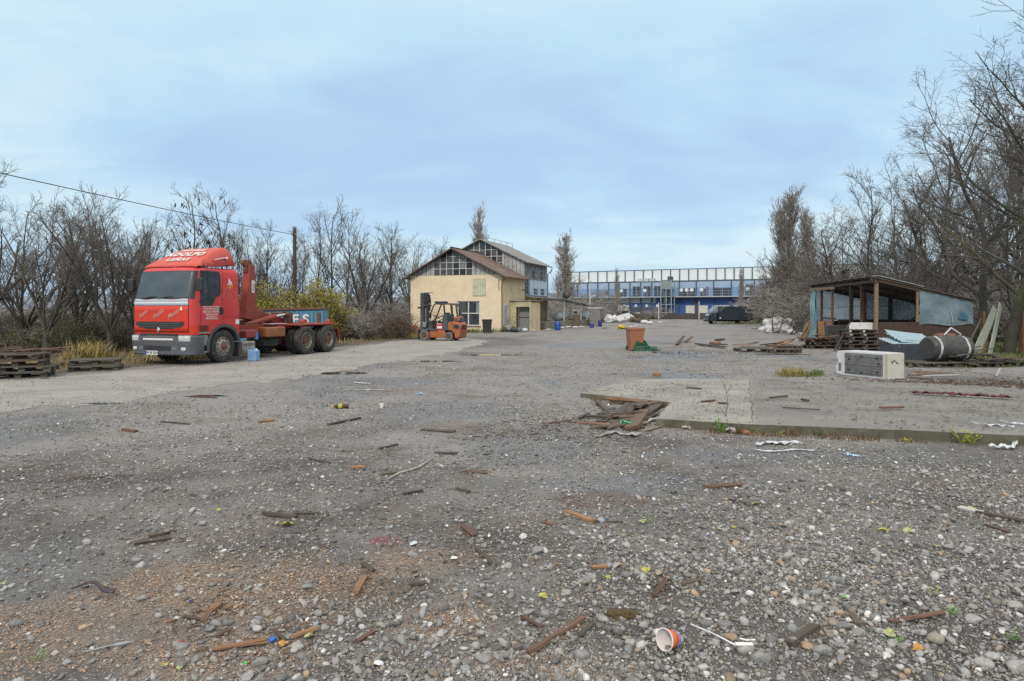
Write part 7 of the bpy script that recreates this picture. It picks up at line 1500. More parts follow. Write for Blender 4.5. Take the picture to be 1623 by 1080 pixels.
x, y = G(1196, 558.5); pallet('flat weathered pallet leftmost of those on the ground before the heap', x, y + .4, 0, -.1, wood_grey, gp); x, y = G(1246, 560); pallet('flat weathered pallet right of the other flat one', x, y + .4, 0, .05, wood_old, gp); x, y = G(1262, 556); pallet('flat pallet under the propped red board', x, y + 1.3, 0, .2, wood_old, gp)

# ------------------------------------------------------------------ the open shed
SA = math.atan2(-.174, .985); shed = thing('shed', 'open lean-to shed of posts, brown boards and pale plastic sheeting', 'shed', (14.92, 28.0, 0), SA)
sheet_m = bpy.data.materials.new('plastic_sheet'); sheet_m.use_nodes = True
def sheet_nodes(m, c, c2, tr):
    nt = m.node_tree; N = nt.nodes; L = nt.links; N.clear(); out = N.new('ShaderNodeOutputMaterial'); df = N.new('ShaderNodeBsdfDiffuse'); tl = N.new('ShaderNodeBsdfTranslucent'); gl = N.new('ShaderNodeBsdfGlossy'); gl.inputs['Roughness'].default_value = .25
    tc = N.new('ShaderNodeTexCoord'); n = N.new('ShaderNodeTexNoise'); n.inputs['Scale'].default_value = 1.6; n.inputs['Detail'].default_value = 6; n.inputs['Distortion'].default_value = 1.2; L.new(tc.outputs['Object'], n.inputs['Vector']); rp = N.new('ShaderNodeValToRGB'); rp.color_ramp.elements[0].position = .35; rp.color_ramp.elements[1].position = .68; rp.color_ramp.elements[0].color = (*c2, 1); rp.color_ramp.elements[1].color = (*c, 1); L.new(n.outputs['Fac'], rp.inputs[0]); L.new(rp.outputs[0], df.inputs[0]); L.new(rp.outputs[0], tl.inputs[0])
    bp = N.new('ShaderNodeBump'); bp.inputs['Distance'].default_value = .03; bp.inputs['Strength'].default_value = .7; L.new(n.outputs['Fac'], bp.inputs['Height']); L.new(bp.outputs[0], gl.inputs['Normal']); L.new(bp.outputs[0], df.inputs['Normal'])
    a = N.new('ShaderNodeMixShader'); a.inputs[0].default_value = tr; L.new(df.outputs[0], a.inputs[1]); L.new(tl.outputs[0], a.inputs[2]); b = N.new('ShaderNodeMixShader'); b.inputs[0].default_value = .07; L.new(a.outputs[0], b.inputs[1]); L.new(gl.outputs[0], b.inputs[2]); L.new(b.outputs[0], out.inputs[0])
sheet_nodes(sheet_m, (.68, .76, .80), (.50, .58, .62), .62)
sheet_d = bpy.data.materials.new('plastic_sheet_dark'); sheet_d.use_nodes = True; sheet_nodes(sheet_d, (.27, .36, .40), (.18, .25, .29), .3)
curt_m = bpy.data.materials.new('curtain_sheet'); curt_m.use_nodes = True; sheet_nodes(curt_m, (.42, .62, .66), (.28, .46, .50), .3)
SX, SY = 3.55, 9.6
def rz_(x): return 2.86 - .90 * x / SX
brown_board = M('brown_boarding', (.060, .034, .028), (.045, .026, .022), rough=.7, scale=2, dirt=(.085, .06, .05), damt=.5, dscale=1.5)
m = MB(); m.grid(lambda u, v: (-.30 + (SX + .5) * u, -.28 + (SY + .55) * v, rz_(-.30 + (SX + .5) * u) + .10 + .018 * math.sin(v * 60)), 12, 90); m.build('roof', M('old_roof_sheet', (.12, .10, .085), (.055, .045, .04), rough=.85, scale=2, dirt=(.22, .20, .18), damt=.5, dscale=1.2), shed, solid=.03)
m = MB(); m.box((1.0, .9, rz_(1.0) + .24), (1.9, 1.3, .03), (0, R(14), .1)); m.build('roof_patch', M('bright_tin', (.45, .46, .46), (.3, .31, .31), rough=.4, metal=.4), shed)
for y in (0, 2.4, 5.4, 8.0, 9.5):
    m = MB(); m.bar((-.2, y, rz_(-.2) + .03), (SX + .15, y, rz_(SX + .15) + .03), .07, .11); m.build('rafter', wood_fresh if y == 0 else wood_dark, shed)
m = MB(); m.bar((-.06, -.2, rz_(0) - .02), (-.06, SY + .2, rz_(0) - .02), .09, .12); m.build('eave_beam', wood_red, shed); m = MB(); m.bar((-.16, 5.2, 2.72), (-.16, SY + .3, 2.78), .04, .13); m.build('fascia_board', wood_fresh, shed); m = MB(); m.bar((SX, 0, rz_(SX)), (SX, SY, rz_(SX)), .08, .1); m.build('eave_beam', wood_dark, shed)
for x, y, mt, s in ((0, 0, wood_fresh, .13), (0, 1.8, wood_red, .10), (0, 3.25, wood_dark, .12), (0, 6.25, wood_fresh, .12), (0, 8.2, wood_red, .11), (0, 9.55, wood_dark, .1), (SX, 0, wood_dark, .1), (1.55, 0, wood_fresh, .085), (SX, 5.4, wood_dark, .1), (1.25, 5.4, wood_red, .12), (2.4, 5.4, wood_dark, .16), (.6, 5.4, wood_dark, .1), (SX, 9.55, wood_dark, .1), (1.9, 9.55, wood_red, .1)):
    m = MB(); m.bar((x, y, -.05), (x + .02, y, rz_(x) + .02), s); m.build('post', mt, shed)
m = MB()
for k in range(12): x0_ = .06 + k * (SX - .06) / 12; m.b2(x0_ + .003, x0_ + (SX - .06) / 12 - .003, -.075, -.05, -.02, 1.16 + .006 * (k % 3))
m.build('front_boarding', brown_board, shed)
m = MB(); m.b2(0.1, SX, 5.46, 5.5, 0, 1.12); m.b2(0.1, SX, 9.62, 9.66, 0, 1.05); m.b2(SX + .055, SX + .085, 0, SY, 0, 1.1); m.build('rear_boarding', brown_board, shed)
m = MB(); m.bar((0.05, 5.4, 1.14), (SX, 5.4, 1.14), .08, .1); m.bar((0, 5.6, 1.22), (0, 8.2, 1.22), .05, .1); m.bar((.7, 5.2, 1.0), (2.6, 4.7, 1.0), .06, .06); m.build('rail', wood_dark, shed)
def sheet(name, f, mat, nu=30, nv=14): m = MB(); m.grid(f, nu, nv); return m.build(name, mat, shed, smooth=80, fix=False)
wob = lambda u, v, s: .03 * math.sin(u * 9 + s) * math.sin(v * 5 + s * 2) + .015 * math.sin(u * 31 + v * 7 + s)
sheet('sheeting', lambda u, v: (1.6 + (SX - 1.58) * u, -.13 + wob(u, v, 1), (1.06 + .04 * math.sin(u * 8)) * (1 - v) + (rz_(1.6 + (SX - 1.58) * u) + .02) * v), sheet_d)
sheet('sheeting', lambda u, v: (1.25 + (SX - 1.25) * u, 5.48 + wob(u, v, 2), 1.14 * (1 - v) + rz_(1.25 + (SX - 1.25) * u) * v), sheet_m)
sheet('sheeting', lambda u, v: (SX * u, 9.6 + wob(u, v, 3), 1.05 * (1 - v) + rz_(SX * u) * v), sheet_m)
sheet('sheeting', lambda u, v: (SX + .03 + wob(u, v, 4), SY * u, 1.0 * (1 - v) + rz_(SX) * v), sheet_m, 60)
sheet('hanging_curtain', lambda u, v: (-.12 + .10 * math.sin(u * 14 + v * 2) * (.4 + .6 * (1 - v)) + .05 * math.sin(v * 7), 9.0 + 1.1 * u * (1 - .35 * v * v) + .05 * math.sin(v * 9), .02 * (1 - v) + 2.78 * v), curt_m, 40, 24)
m = MB(); m.bar((2.0, 2.6, .9), (2.75, 2.4, 1.72), .1, .06); m.build('propped_board', wood_red, shed)
m = MB(); m.tube([(.05, 8.2, 1.75), (.05, 6.2, 1.72), (.05, 3.3, 1.85), (.3, 1.8, 1.78), (1.3, 1.0, 1.9)], .012, 5); m.build('wire', black_plastic, shed)
m = MB(); m.add([(3.0, -.19, 1.3), (3.12, -.19, 1.55), (3.3, -.19, 1.5), (3.34, -.19, 1.26)], [(0, 1, 2, 3)]); m.build('torn_patch', M('blue_patch', (.06, .15, .24), rough=.5), shed, solid=.006)
m = MB()
for (a, b) in (((2.74, -.185, 1.6), (2.82, -.185, 1.1)), ): m.bar(a, b, .016, .004, up=(0, 1, 0))
m.build('sheet_crease', M('crease_white', (.5, .6, .64), rough=.4), shed)
def sp(x, y, z=0): v = Matrix.Translation((14.92, 28, 0)) @ Matrix.Rotation(SA, 4, 'Z') @ Vector((x, y, z)); return (v.x, v.y, v.z)
# things about the shed
t = thing('cabinet', 'black cabinet with a scuffed front standing inside the open side of the shed', 'cabinet', W(1330, 540, 31)[:2], SA); m = MB(); m.b2(-.55, .55, -.25, .25, 0, .96); m.build('body', M('black_cabinet', (.03, .033, .036), (.045, .047, .05), rough=.4, dirt=(.22, .21, .2), damt=.35, dscale=1.6, thr=.6), t, bevel=.015); m = MB(); m.b2(-.008, .008, -.262, -.25, .05, .9); m.build('door_gap', black_ink, t); m = MB(); m.b2(.05, .09, -.275, -.25, .45, .6); m.build('handle', alu, t)
t = thing('panel', 'brown wooden panel leaning behind the black cabinet', 'panel', W(1308, 540, 33.5)[:2], SA + .2); m = MB(); m.box((0, 0, .55), (.7, .04, 1.1), (-.12, 0, 0)); m.build('sheet', wood_orange, t); m = MB(); m.box((0, -.03, .55), (.08, .03, 1.0), (-.12, 0, 0)); m.build('batten', wood_dark, t)
m = MB(); w_, h_ = 1.02, 1.14; pl = [(-w_ / 2 + .14 * (1 - math.cos(a)), h_ - .14 * (1 - math.sin(a))) for a in np.linspace(0, math.pi / 2, 6)]; pl = [(-w_ / 2, 0)] + pl + [(-x, z) for x, z in reversed(pl)] + [(w_ / 2, 0)]
m.prism(pl, -.015, .015); o = m.build('white_board', white_paint); x, y, _ = W(1367, 552, 28.3); o.location = (x, y, 0); o.rotation_euler = (R(-3), 0, -.12); tag(o, 'white board with rounded corners standing behind the dark pallet stack', 'board'); m = MB(); m.lathe([(.001, 0), (.02, 0), (.02, .01), (.001, .01)], Matrix.Translation((-.1, -.016, 1.03)) @ Matrix.Rotation(R(90), 4, 'X'), 8); m.build('hole', black_ink, o)
g = 'pallets stacked before the shed'; x, y, _ = W(1362, 556, 27.5)
for k in range(6): pallet(f'dark weathered pallet, {["lowest", "second lowest", "third up", "fourth up", "fifth up", "uppermost"][k]} in the tall stack before the shed', x + (.0, .06, -.05, .08, .0, -.03)[k], y + .02 * k, .145 * k, -.12 + (.0, .05, -.04, .06, .0, .03)[k], wood_dark, g)
x, y, _ = W(1300, 552, 29.5)
for k in range(3): pallet(f'rough brown pallet, {["bottom", "middle", "top"][k]} of the low stack at the left end of the shed', x + (.0, .15, -.1)[k], y + .05 * k, .145 * k, .1 + .12 * k, wood_old, 'low pallet stack at the shed end')
rr = random.Random(12)
for k in range(9):
    x0_, y0_, _ = W(1278 + k * 5.5, 545, 29.0 + rr.uniform(-.3, .5)); a = rr.uniform(-.9, .9); L_ = rr.uniform(.5, 1.1); z0 = .46 + rr.uniform(0, .1); plank3('broken brown board thrown on the low pallet stack', (x0_ - L_ / 2 * math.cos(a), y0_ - L_ / 2 * math.sin(a), z0), (x0_ + L_ / 2 * math.cos(a), y0_ + L_ / 2 * math.sin(a), z0 + rr.uniform(-.15, .15)), rr.uniform(.06, .13), .03, rr.choice([wood_old, wood_red, wood_dark]), 'boards on the low pallet stack')
plank3('thin dark pole leaning on the dark pallet stack', W(1323, 556, 27.1), W(1346, 513, 27.6), .05, .05, wood_dark, name='pole', cat='pole')
for k in range(8):
    b = G(1266 + k * 2.3, 541 - k * .6); x1, y1 = b[0] + .55 + .02 * k, b[1] + .35; plank3('orange lath leaning in the bundle at the left end of the shed', (b[0], b[1], 0), (x1, y1, .95 + .06 * (k % 3)), .045, .03, wood_orange if k % 3 else wood_fresh, 'laths leaning at the shed end', 'lath', 'lath')
# fridge lying on its side
fr = thing('fridge', 'dirty white fridge lying on its side with the condenser grille showing', 'fridge', (9.04, 16.4, 0), math.atan2(.905, -.424))
fw_ = M('fridge_white', (.66, .67, .68), (.56, .57, .58), rough=.4, scale=3, dirt=(.30, .28, .24), damt=.45, dscale=3)
fd = M('fridge_dirty', (.60, .58, .52), (.48, .46, .40), rough=.5, scale=3, dirt=(.10, .095, .06), damt=.8, dscale=3.2, thr=.54)
m = MB(); m.b2(.035, 1.30, -.58, 0, 0, .63); m.build('cabinet', fw_, fr, bevel=.012); m = MB(); m.b2(0, .033, -.58, -.0, .004, .626); m.build('top', fd, fr, bevel=.006)
m = MB(); m.prism([(1.302, .0), (1.302, .63), (1.44, .60), (1.47, .52), (1.42, .36), (1.49, .2), (1.47, .02)], -.55, -.01); m.build('plinth', fw_, fr, bevel=.015)
m = MB(); m.b2(.14, 1.20, .001, .012, .06, .585); co = m.build('condenser_panel', M('condenser_grey', (.23, .235, .24), (.16, .165, .17), rough=.5, dirt=(.10, .095, .09), damt=.5, dscale=4), fr)
m = MB()
for k in range(34): x = .17 + k * .0303; m.bar((x, .028, .07), (x, .028, .575), .007)
for z in (.12, .32, .52): m.bar((.15, .036, z), (1.19, .036, z), .012)
m.build('condenser_wires', alu, co)
for x, z in ((.28, .50), (.28, .15), (.70, .52), (.70, .12), (1.06, .44), (.24, .36), (1.07, .16)): m = MB(); m.b2(x - .03, x + .03, .013, .042, z - .018, z + .018); m.build('clip', black_plastic, co)
for x, y in ((1.36, -.02),): m = MB(); [m.b2(x - .04, x + .04, -.009, .004, .12 + k * .03, .132 + k * .03) for k in range(7)]; m.build('vent', bumper_grey, fr)
m = MB()
for (a, b, c, d, e) in ((-.30, .40, -.2, .46, .02), (-.2, .46, -.14, .40, .018), (-.36, .36, -.28, .41, .02), (-.15, .38, -.11, .45, .02)): m.bar((-.003, a, b), (-.003, c, d), e, .004, up=(1, 0, 0))
m.build('tape_marks', black_ink, fr)
m = MB(); m.b2(.036, .09, .0015, .006, .01, .62); m.build('yellowed_edge', M('yellowed', (.45, .38, .20), (.5, .47, .38), rough=.5), fr)
# dark tub with metal sheets on it
tb = thing('metal_box', 'low dark blue grey steel box with loose roof sheets on it', 'box', W(1436, 572, 22.3)[:2], -.04); m = MB()
for (a, b, c, d) in ((-.62, .62, -.4, -.37), (-.62, .62, .37, .4), (-.62, -.59, -.369, .369), (.59, .62, -.369, .369)): m.b2(a, b, c, d, 0, .58)
m.b2(-.59, .59, -.369, .369, 0, .04); m.build('body', M('slate_paint', (.05, .062, .078), (.04, .05, .064), rough=.5, dirt=(.10, .09, .08), damt=.4), tb, bevel=.008); m = MB(); m.lathe([(.001, 0), (.03, 0), (.02, .02), (.001, .02)], Matrix.Translation((-.42, -.40, .48)) @ Matrix.Rotation(R(90), 4, 'X'), 10); m.build('knob', alu, tb)
tin = M('pale_blue_tin', (.42, .54, .60), (.33, .45, .52), rough=.35, metal=.35, scale=2, dirt=(.28, .30, .30), damt=.4)
def tin_sheet(label, c, L_, W_, rot, seed):
    m = MB(); m.grid(lambda u, v: ((u - .5) * L_, (v - .5) * W_, .02 * (abs(((v * 5) % 1) - .5) < .18) + .05 * math.sin(u * 2 + seed) * (v - .5)), 12, 60); o = m.build('roof_sheet', tin, solid=.003); o.location = c; o.rotation_euler = rot; tag(o, label, 'metal sheet', 'loose roof sheets on the steel box'); return o
bx_, by_ = W(1442, 560, 22.4)[:2]
tin_sheet('lowest pale blue roof sheet, sticking out to the left over the steel box', (bx_ - .1, by_ + .0, .66), 1.5, .85, (.14, -.02, .05), 1); tin_sheet('middle pale blue roof sheet on the steel box', (bx_ + .15, by_ + .1, .73), 1.4, .9, (.26, .06, .12), 2); tin_sheet('topmost pale blue roof sheet with a raised middle on the steel box', (bx_ + .1, by_ + .25, .80), 1.2, .95, (.30, .10, -.12), 3)
# wrapped bale with white straps
ba = thing('wrapped_bale', 'big black plastic wrapped roll with two white straps lying on pallets', 'bale', W(1500, 580, 20.3)[:2], .10)
m = MB(); NB = 40
def bale(u, v):
    x = -.64 + 1.28 * u; a = 2 * math.pi * v; r = .375 + .022 * mnoise.noise(Vector((x * 2.2, math.cos(a) * 1.4, math.sin(a) * 1.4))) + .02 * mnoise.noise(Vector((x * 6, math.cos(a) * 4, math.sin(a) * 4))); e = min(1, (1 - abs(2 * u - 1)) * 9) ** .5; r *= .86 + .14 * e
    return (x, r * math.cos(a), .53 + r * .97 * math.sin(a))
m.grid(bale, 40, 48); e0 = [bale(0, k / 48) for k in range(48)]; e1 = [bale(1, k / 48) for k in range(48)]; m.add(e0, [tuple(range(48))]); m.add(e1, [tuple(reversed(range(48)))]); m.build('wrap', M('black_wrap', (.035, .035, .034), (.06, .058, .054), rough=.42, scale=3, bump=.5, bscale=7, dirt=(.12, .115, .105), damt=.6, dscale=2.2), ba, smooth=70)
for u in (.17, .84):
    m = MB(); m.grid(lambda s, v: tuple(Vector((0, 0, .53)) + (Vector(bale(u + (s - .5) * .055, v)) - Vector((0, 0, .53))) * 1.012 + Vector(((u - .5) * -.012 * 1.28, 0, 0))), 3, 48); m.build('strap', M('white_strap', (.55, .56, .57), (.35, .36, .37), rough=.5, dirt=(.14, .14, .13), damt=.6), ba, smooth=70, fix=False)
g = 'pallets and boards under the black roll'
x, y, _ = W(1484, 586, 19.9); pallet('grey pallet under the left of the black roll', x, y + .3, 0, .05, wood_grey, g); x, y, _ = W(1545, 588, 19.9); pallet('dark pallet under the right of the black roll', x + .1, y + .35, 0, .0, wood_dark, g); pallet('broken dark pallet at the right end of the board pile', x + 1.1, y + .6, 0, .18, wood_dark, g)
rr = random.Random(31)
for k in range(24):
    px = rr.uniform(1525, 1608); d = rr.uniform(19.7, 21.4); x = (px - CXP) / FPX * d; a = rr.gauss(.1, .45); L_ = rr.uniform(.6, 1.5); z0 = .15 + .30 * math.exp(-((px - 1548) / 30) ** 2) * rr.random() + (.02 * k % .1)
    plank3(('dark wet board in the pile right of the black roll', 'brown board in the pile right of the black roll', 'greyish board in the pile right of the black roll')[k % 3], (x - L_ / 2 * math.cos(a), d - L_ / 2 * math.sin(a), z0), (x + L_ / 2 * math.cos(a), d + L_ / 2 * math.sin(a), z0 + rr.uniform(-.14, .14)), rr.uniform(.07, .15), .03, (wood_dark, wood_old, wood_grey)[k % 3], 'boards piled right of the black roll')
for k, (a, b, w, mt, lab) in enumerate((((1440, 596), (1475, 594), .07, wood_orange, 'orange board lying before the pallet at the fridge end'), ((1445, 590), (1510, 593), .06, wood_fresh, 'pale thin lath lying before the black roll'), ((1442, 600), (1472, 603), .05, wood_red, 'reddish lath on the dark litter right of the fridge'), ((1462, 598), (1520, 596), .05, M('white_lath', (.5, .5, .48), (.38, .38, .36), rough=.7), 'whitish lath lying on the dark litter'), ((1440, 583), (1462, 579), .1, wood_old, 'short board between fridge and black roll'), ((1579, 598), (1590, 587), .03, MATS['white_lath'], 'short white stick standing up from the dark litter'))):
    p1 = gz(*b, .03); p0 = gz(*a, .03); p1 = (p1[0], p1[1], .24) if 'standing' in lab else p1
    if 'standing' in lab: p1 = (p0[0] + .14, p0[1] + .05, .22)
    plank3(lab, p0, p1, w, .025, mt, None, 'lath', 'lath')
ro = thing('carpet_roll', 'old brown carpet roll lying on top behind the black roll', 'carpet', W(1497, 545, 21.6)[:2], .25); m = MB(); m.lathe([(.001, -.35), (.10, -.35), (.15, -.34), (.155, -.1), (.145, .1), (.15, .34), (.1, .35), (.04, .33), (.001, .33)], Matrix.Translation((0, 0, .78)) @ Matrix.Rotation(R(90), 4, 'Y'), 20); m.build('roll', M('old_carpet', (.20, .11, .075), (.11, .065, .045), rough=.95, scale=8, bump=.6, bscale=30), ro, smooth=50); m = MB(); m.box((0, 0, .32), (.8, .5, .64)); m.build('core_box', wood_dark, ro, bevel=.02)
fm = thing('window_frame', 'bent white frame bars propped on the black roll', 'frame', W(1508, 545, 21.0)[:2]); m = MB(); m.bar((-.22, 0, .90), (.02, .05, 1.12), .035, .03); m.bar((.02, .05, 1.12), (.34, .08, .92), .035, .03); m.build('bar', frame_white, fm); m = MB(); m.bar((-.1, .1, .5), (-.1, .1, 1.0), .04); m.bar((.25, .12, .5), (.25, .12, .98), .04); m.build('foot', wood_dark, fm)
# leaning painted planks, fence posts
pg = M('pale_green_plank', (.34, .36, .31), (.25, .27, .225), rough=.7, scale=3, stretch=(1, 8, 8), dirt=(.15, .14, .11), damt=.4)
pt = 'pale painted planks leaning on the mossy tree'
plank3('wide pale green plank, left of the two leaning on the mossy tree', (16.95, 25.0, 0), (18.02, 25.45, 1.72), .30, .04, pg, pt, roll=1.45); plank3('narrow pale plank, right of the two leaning on the mossy tree', (17.5, 25.0, 0), (18.25, 25.5, 1.84), .2, .04, pg, pt, roll=1.45); plank3('thin grey lath leaning left of the wide pale plank', (16.75, 25.3, 0), (17.6, 25.6, 1.35), .06, .03, wood_grey, None, 'lath', 'lath'); plank3('rust brown board leaning under the pale planks', (17.35, 25.2, 0), (17.9, 25.55, 1.2), .1, .03, wood_red)
for px, d, top, w, lab in ((1557, 27.5, 494, .17, 'orange brown fence post behind the leaning planks'), (1620, 25.4, 491, .2, 'orange brown fence post at the right edge')):
    x = (px - CXP) / FPX * d; t = thing('fence_post', lab, 'post', (x, d), .2, 'fence posts at the right'); m = MB(); m.bar((0, 0, -.1), (.02, 0, HC + (HYP - top) / FPX * d), w, w * .7); m.build('shaft', M('rust_post', (.25, .14, .085), (.14, .08, .05), rough=.85, scale=4, bump=.3), t, bevel=.012); m = MB(); m.bar((w * .2, -w * .36, .2), (w * .2, -w * .36, 1.5), .04, .02); m.build('stain', M('pale_stain', (.34, .30, .26), (.22, .18, .14), rough=.9), t)
# ------------------------------------------------------------------ litter: scrap pile before the slab notch
rr = random.Random(44); g = 'laths in the scrap pile before the slab notch'
named = [((961, 638), (1026, 645), 14, wood_orange, 'long orange brown lath on top of the scrap pile', .16), ((1026, 648), (1064, 641), 10, wood_red, 'dark red lath pointing at the slab notch', .15), ((1001, 684), (1022, 655), 26, wood_red, 'broad red brown board at the front of the scrap pile', .07), ((1010, 652), (1034, 636), 16, wood_dark, 'dark thick board across the top of the scrap pile', .14), ((1018, 664), (1046, 645), 18, wood_dark, 'dark board on the right flank of the scrap pile', .09),
 ((984, 664), (1008, 645), 18, wood_old, 'brown board slanting up the middle of the scrap pile', .09), ((975, 660), (1000, 640), 14, wood_grey, 'grey board slanting up the left of the scrap pile', .07), ((946, 641), (964, 656), 9, wood_dark, 'dark lath sticking up at the left of the scrap pile', .10), ((918, 673), (985, 676), 12, wood_red, 'long red brown lath lying along the front of the scrap pile', .03), ((870, 672), (902, 668), 8, wood_red, 'thin red brown lath at the far left of the scrap pile', .02), ((1040, 643), (1058, 638), 10, wood_orange, 'orange board end beside the slab notch', .12), ((1016, 673), (1035, 648), 10, wood_old, 'narrow brown board beside the broad front board', .07), ((1020, 686), (1060, 674), 6, wood_fresh, 'thin pale lath lying before the slab corner', .03), ((934, 681), (974, 679), 8, wood_red, 'reddish stick in front of the long front lath', .02), ((1064, 644), (1080, 645), 5, MATS['white_lath'], 'white tipped lath lying over the slab edge', .15)]
for a, b, w, mt, lab, z in named: shard(lab, a, b, w * .8, mt, g, 'lath', 'lath', z * .55, .3)
for k in range(34):
    px, py = rr.gauss(985, 30), rr.gauss(664, 9); py = min(682, max(646, py))
    if px > 1046 - (py - 648) * .6: px -= 30
    a = rr.gauss(-.5, .5); L_ = rr.uniform(14, 42); z = .015 + .05 * math.exp(-((px - 1000) / 25) ** 2 - ((py - 656) / 10) ** 2) + .003 * k % .03
    shard(('short dark broken lath low in the scrap pile', 'short brown broken lath low in the scrap pile', 'short grey broken lath low in the scrap pile')[k % 3], (px - L_ * math.cos(a) / 2, py - L_ * .35 * math.sin(a) / 2), (px + L_ * math.cos(a) / 2, py + L_ * .35 * math.sin(a) / 2), rr.uniform(4, 10), (wood_dark, wood_old, wood_grey)[k % 3], g, 'lath', 'lath', z, .4)
# ------------------------------------------------------------------ sticks and splinters on the gravel
gw = 'wood scraps strewn over the gravel'
W_ = [((838, 1038), (925, 984), 17, wood_red, 'long pointed red brown stake lying in the near stones'), ((1250, 1024), (1292, 996), 22, wood_old, 'short thick brown block lying in the near stones'), ((1410, 987), (1494, 973), 11, wood_red, 'long thin brown splinter in the stones at lower right'), ((1348, 974), (1360, 993), 11, wood_old, 'small brown splinter above the thick block'), ((937, 902), (988, 897), 9, wood_orange, 'straight light brown splinter in the middle of the gravel'), ((1036, 946), (1056, 920), 10, wood_red, 'upright looking red brown chip above the cup'),
 ((564, 940), (577, 916), 13, wood_orange, 'orange chip of wood lying end on'), ((566, 1019), (593, 1003), 9, wood_red, 'short red brown stick at the lower middle'), ((897, 814), (940, 829), 14, wood_orange, 'torn orange splinter beside a black twig'), ((936, 828), (988, 831), 3, wood_dark, 'thin black twig running right from the orange splinter'), ((417, 814), (467, 821), 13, wood_dark, 'dark flat stake on the left gravel'), ((466, 816), (506, 815), 4, wood_dark, 'thin stick right of the dark stake'), ((213, 861), (270, 851), 11, wood_dark, 'dark split board piece at the left'), ((236, 852), (274, 842), 8, wood_old, 'brown splinter touching the dark split piece'),
 ((336, 1035), (420, 1018), 9, wood_orange, 'long orange splinter beside the blue bottle cap'), ((352, 1031), (424, 1022), 6, wood_orange, 'second orange splinter under the long one'), ((460, 1014), (502, 999), 13, wood_orange, 'broad orange splinter right of the blue bottle cap'), ((342, 1013), (368, 999), 8, wood_red, 'brown sliver above the orange splinters'), ((436, 1004), (452, 1019), 7, wood_old, 'brown curled sliver left of the broad orange one'), ((292, 977), (330, 984), 7, wood_old, 'flat bark strip at the left front'), ((322, 985), (336, 966), 12, wood_red, 'curled red brown bark bit at the left front'), ((336, 968), (346, 960), 18, wood_orange, 'round orange bark bit at the left front'), ((356, 966), (372, 960), 6, wood_orange, 'tiny orange sliver right of the bark bits'),
 ((522, 674), (570, 664), 9, wood_dark, 'dark round stick left of the middle'), ((667, 682), (720, 685), 9, wood_dark, 'dark flat board piece in the middle'), ((556, 745), (578, 743), 8, wood_orange, 'orange chip in the middle distance'), ((1117, 776), (1178, 770), 9, wood_red, 'red brown lath right of the middle'), ((602, 712), (630, 704), 6, wood_dark, 'dark sliver left of the middle'), ((1160, 798), (1220, 802), 4, wood_dark, 'thin bent twig below the red brown lath'), ((1545, 812), (1623, 828), 11, wood_old, 'long brown lath at the right edge'), ((1520, 806), (1560, 815), 10, MATS['white_lath'], 'pale split lath left of the right edge lath'), ((1562, 832), (1600, 846), 6, wood_red, 'thin reddish stick at the right edge'), ((195, 683), (216, 686), 12, wood_red, 'dark red chip on the far left gravel'), ((255, 670), (300, 674), 4, wood_dark, 'thin twig beside the dark red chip'),
 ((410, 670), (435, 667), 9, wood_orange, 'orange flat chip on the left gravel'), ((860, 828), (880, 835), 7, wood_red, 'short red chip left of the orange splinter'), ((733, 836), (752, 850), 10, wood_red, 'reddish brown chip near a grey stone'), ((755, 872), (780, 896), 8, wood_old, 'split brown chip left of the middle stones'), ((575, 893), (592, 905), 11, wood_dark, 'dark chip on the middle left gravel'), ((650, 927), (676, 925), 9, wood_dark, 'flat dark piece in the gravel'), ((826, 982), (858, 1000), 8, wood_red, 'brown bark sliver left of the long stake'), ((920, 1012), (938, 993), 11, wood_dark, 'dark chip touching the long stake'), ((1080, 928), (1110, 921), 9, wood_old, 'brown lath end right of the upright chip'), ((740, 748), (772, 752), 8, wood_red, 'red brown bark scraps in the middle'), ((640, 787), (668, 781), 8, wood_dark, 'dark bark scrap left of the middle'), ((724, 778), (744, 783), 9, wood_dark, 'black bark chip in the middle'), ((1290, 685), (1292, 684), 8, wood_orange, 'crumb of orange brick by the slab weeds'),
 ((490, 730), (523, 737), 5, wood_dark, 'thin dark twig on the left gravel'), ((604, 755), (628, 752), 6, wood_old, 'brown twig near the white stick'), ((690, 720), (724, 719), 7, wood_dark, 'dark twig above the white stick'), ((100, 765), (210, 756), 3, wood_dark, 'long thin twig at the far left'), ((300, 630), (345, 632), 3, wood_dark, 'thin twig beside the left pothole'), ((1240, 660), (1300, 664), 4, wood_dark, 'thin twig lying on the slab'), ((1395, 661), (1432, 660), 8, wood_red, 'red brown lath lying on the slab'), ((1112, 649), (1132, 647), 7, wood_red, 'small red lath near the slab sapling'), ((1220, 641), (1248, 638), 5, wood_dark, 'dark twig in the middle of the slab'), ((1140, 652), (1152, 652), 6, wood_dark, 'black chip near the slab sapling'), ((1090, 622), (1110, 624), 6, wood_dark, 'black stick at the back of the slab'), ((1270, 645), (1282, 647), 8, wood_dark, 'black scrap right of the slab middle')]
for a, b, w, mt, lab in W_:
    on = 'slab' in lab and 'weeds' not in lab
    z = .014 + (slab_z(*G((a[0] + b[0]) / 2, (a[1] + b[1]) / 2)) if on else 0)
    shard(lab, a, b, w * .8, mt, gw, z=z, hr=.45)
# crumbs and splinters lying about each scrap
rs = np.random.default_rng(7); cc = []
for a, b, *_ in W_ + named:
    x, y = G((a[0] + b[0]) / 2, (a[1] + b[1]) / 2); n = int(rs.integers(8, 40))
    if not in_slab(np.array([x]), np.array([y]))[0]: cc.append(rs.normal((x, y), (.05 * y ** .6, .05 * y ** .6), (n, 2)))
tag(link_mesh('wood_chips', chips('wood_chips', np.concatenate(cc), .02, .0035, 93, pal_w), CHIP), kind='stuff')
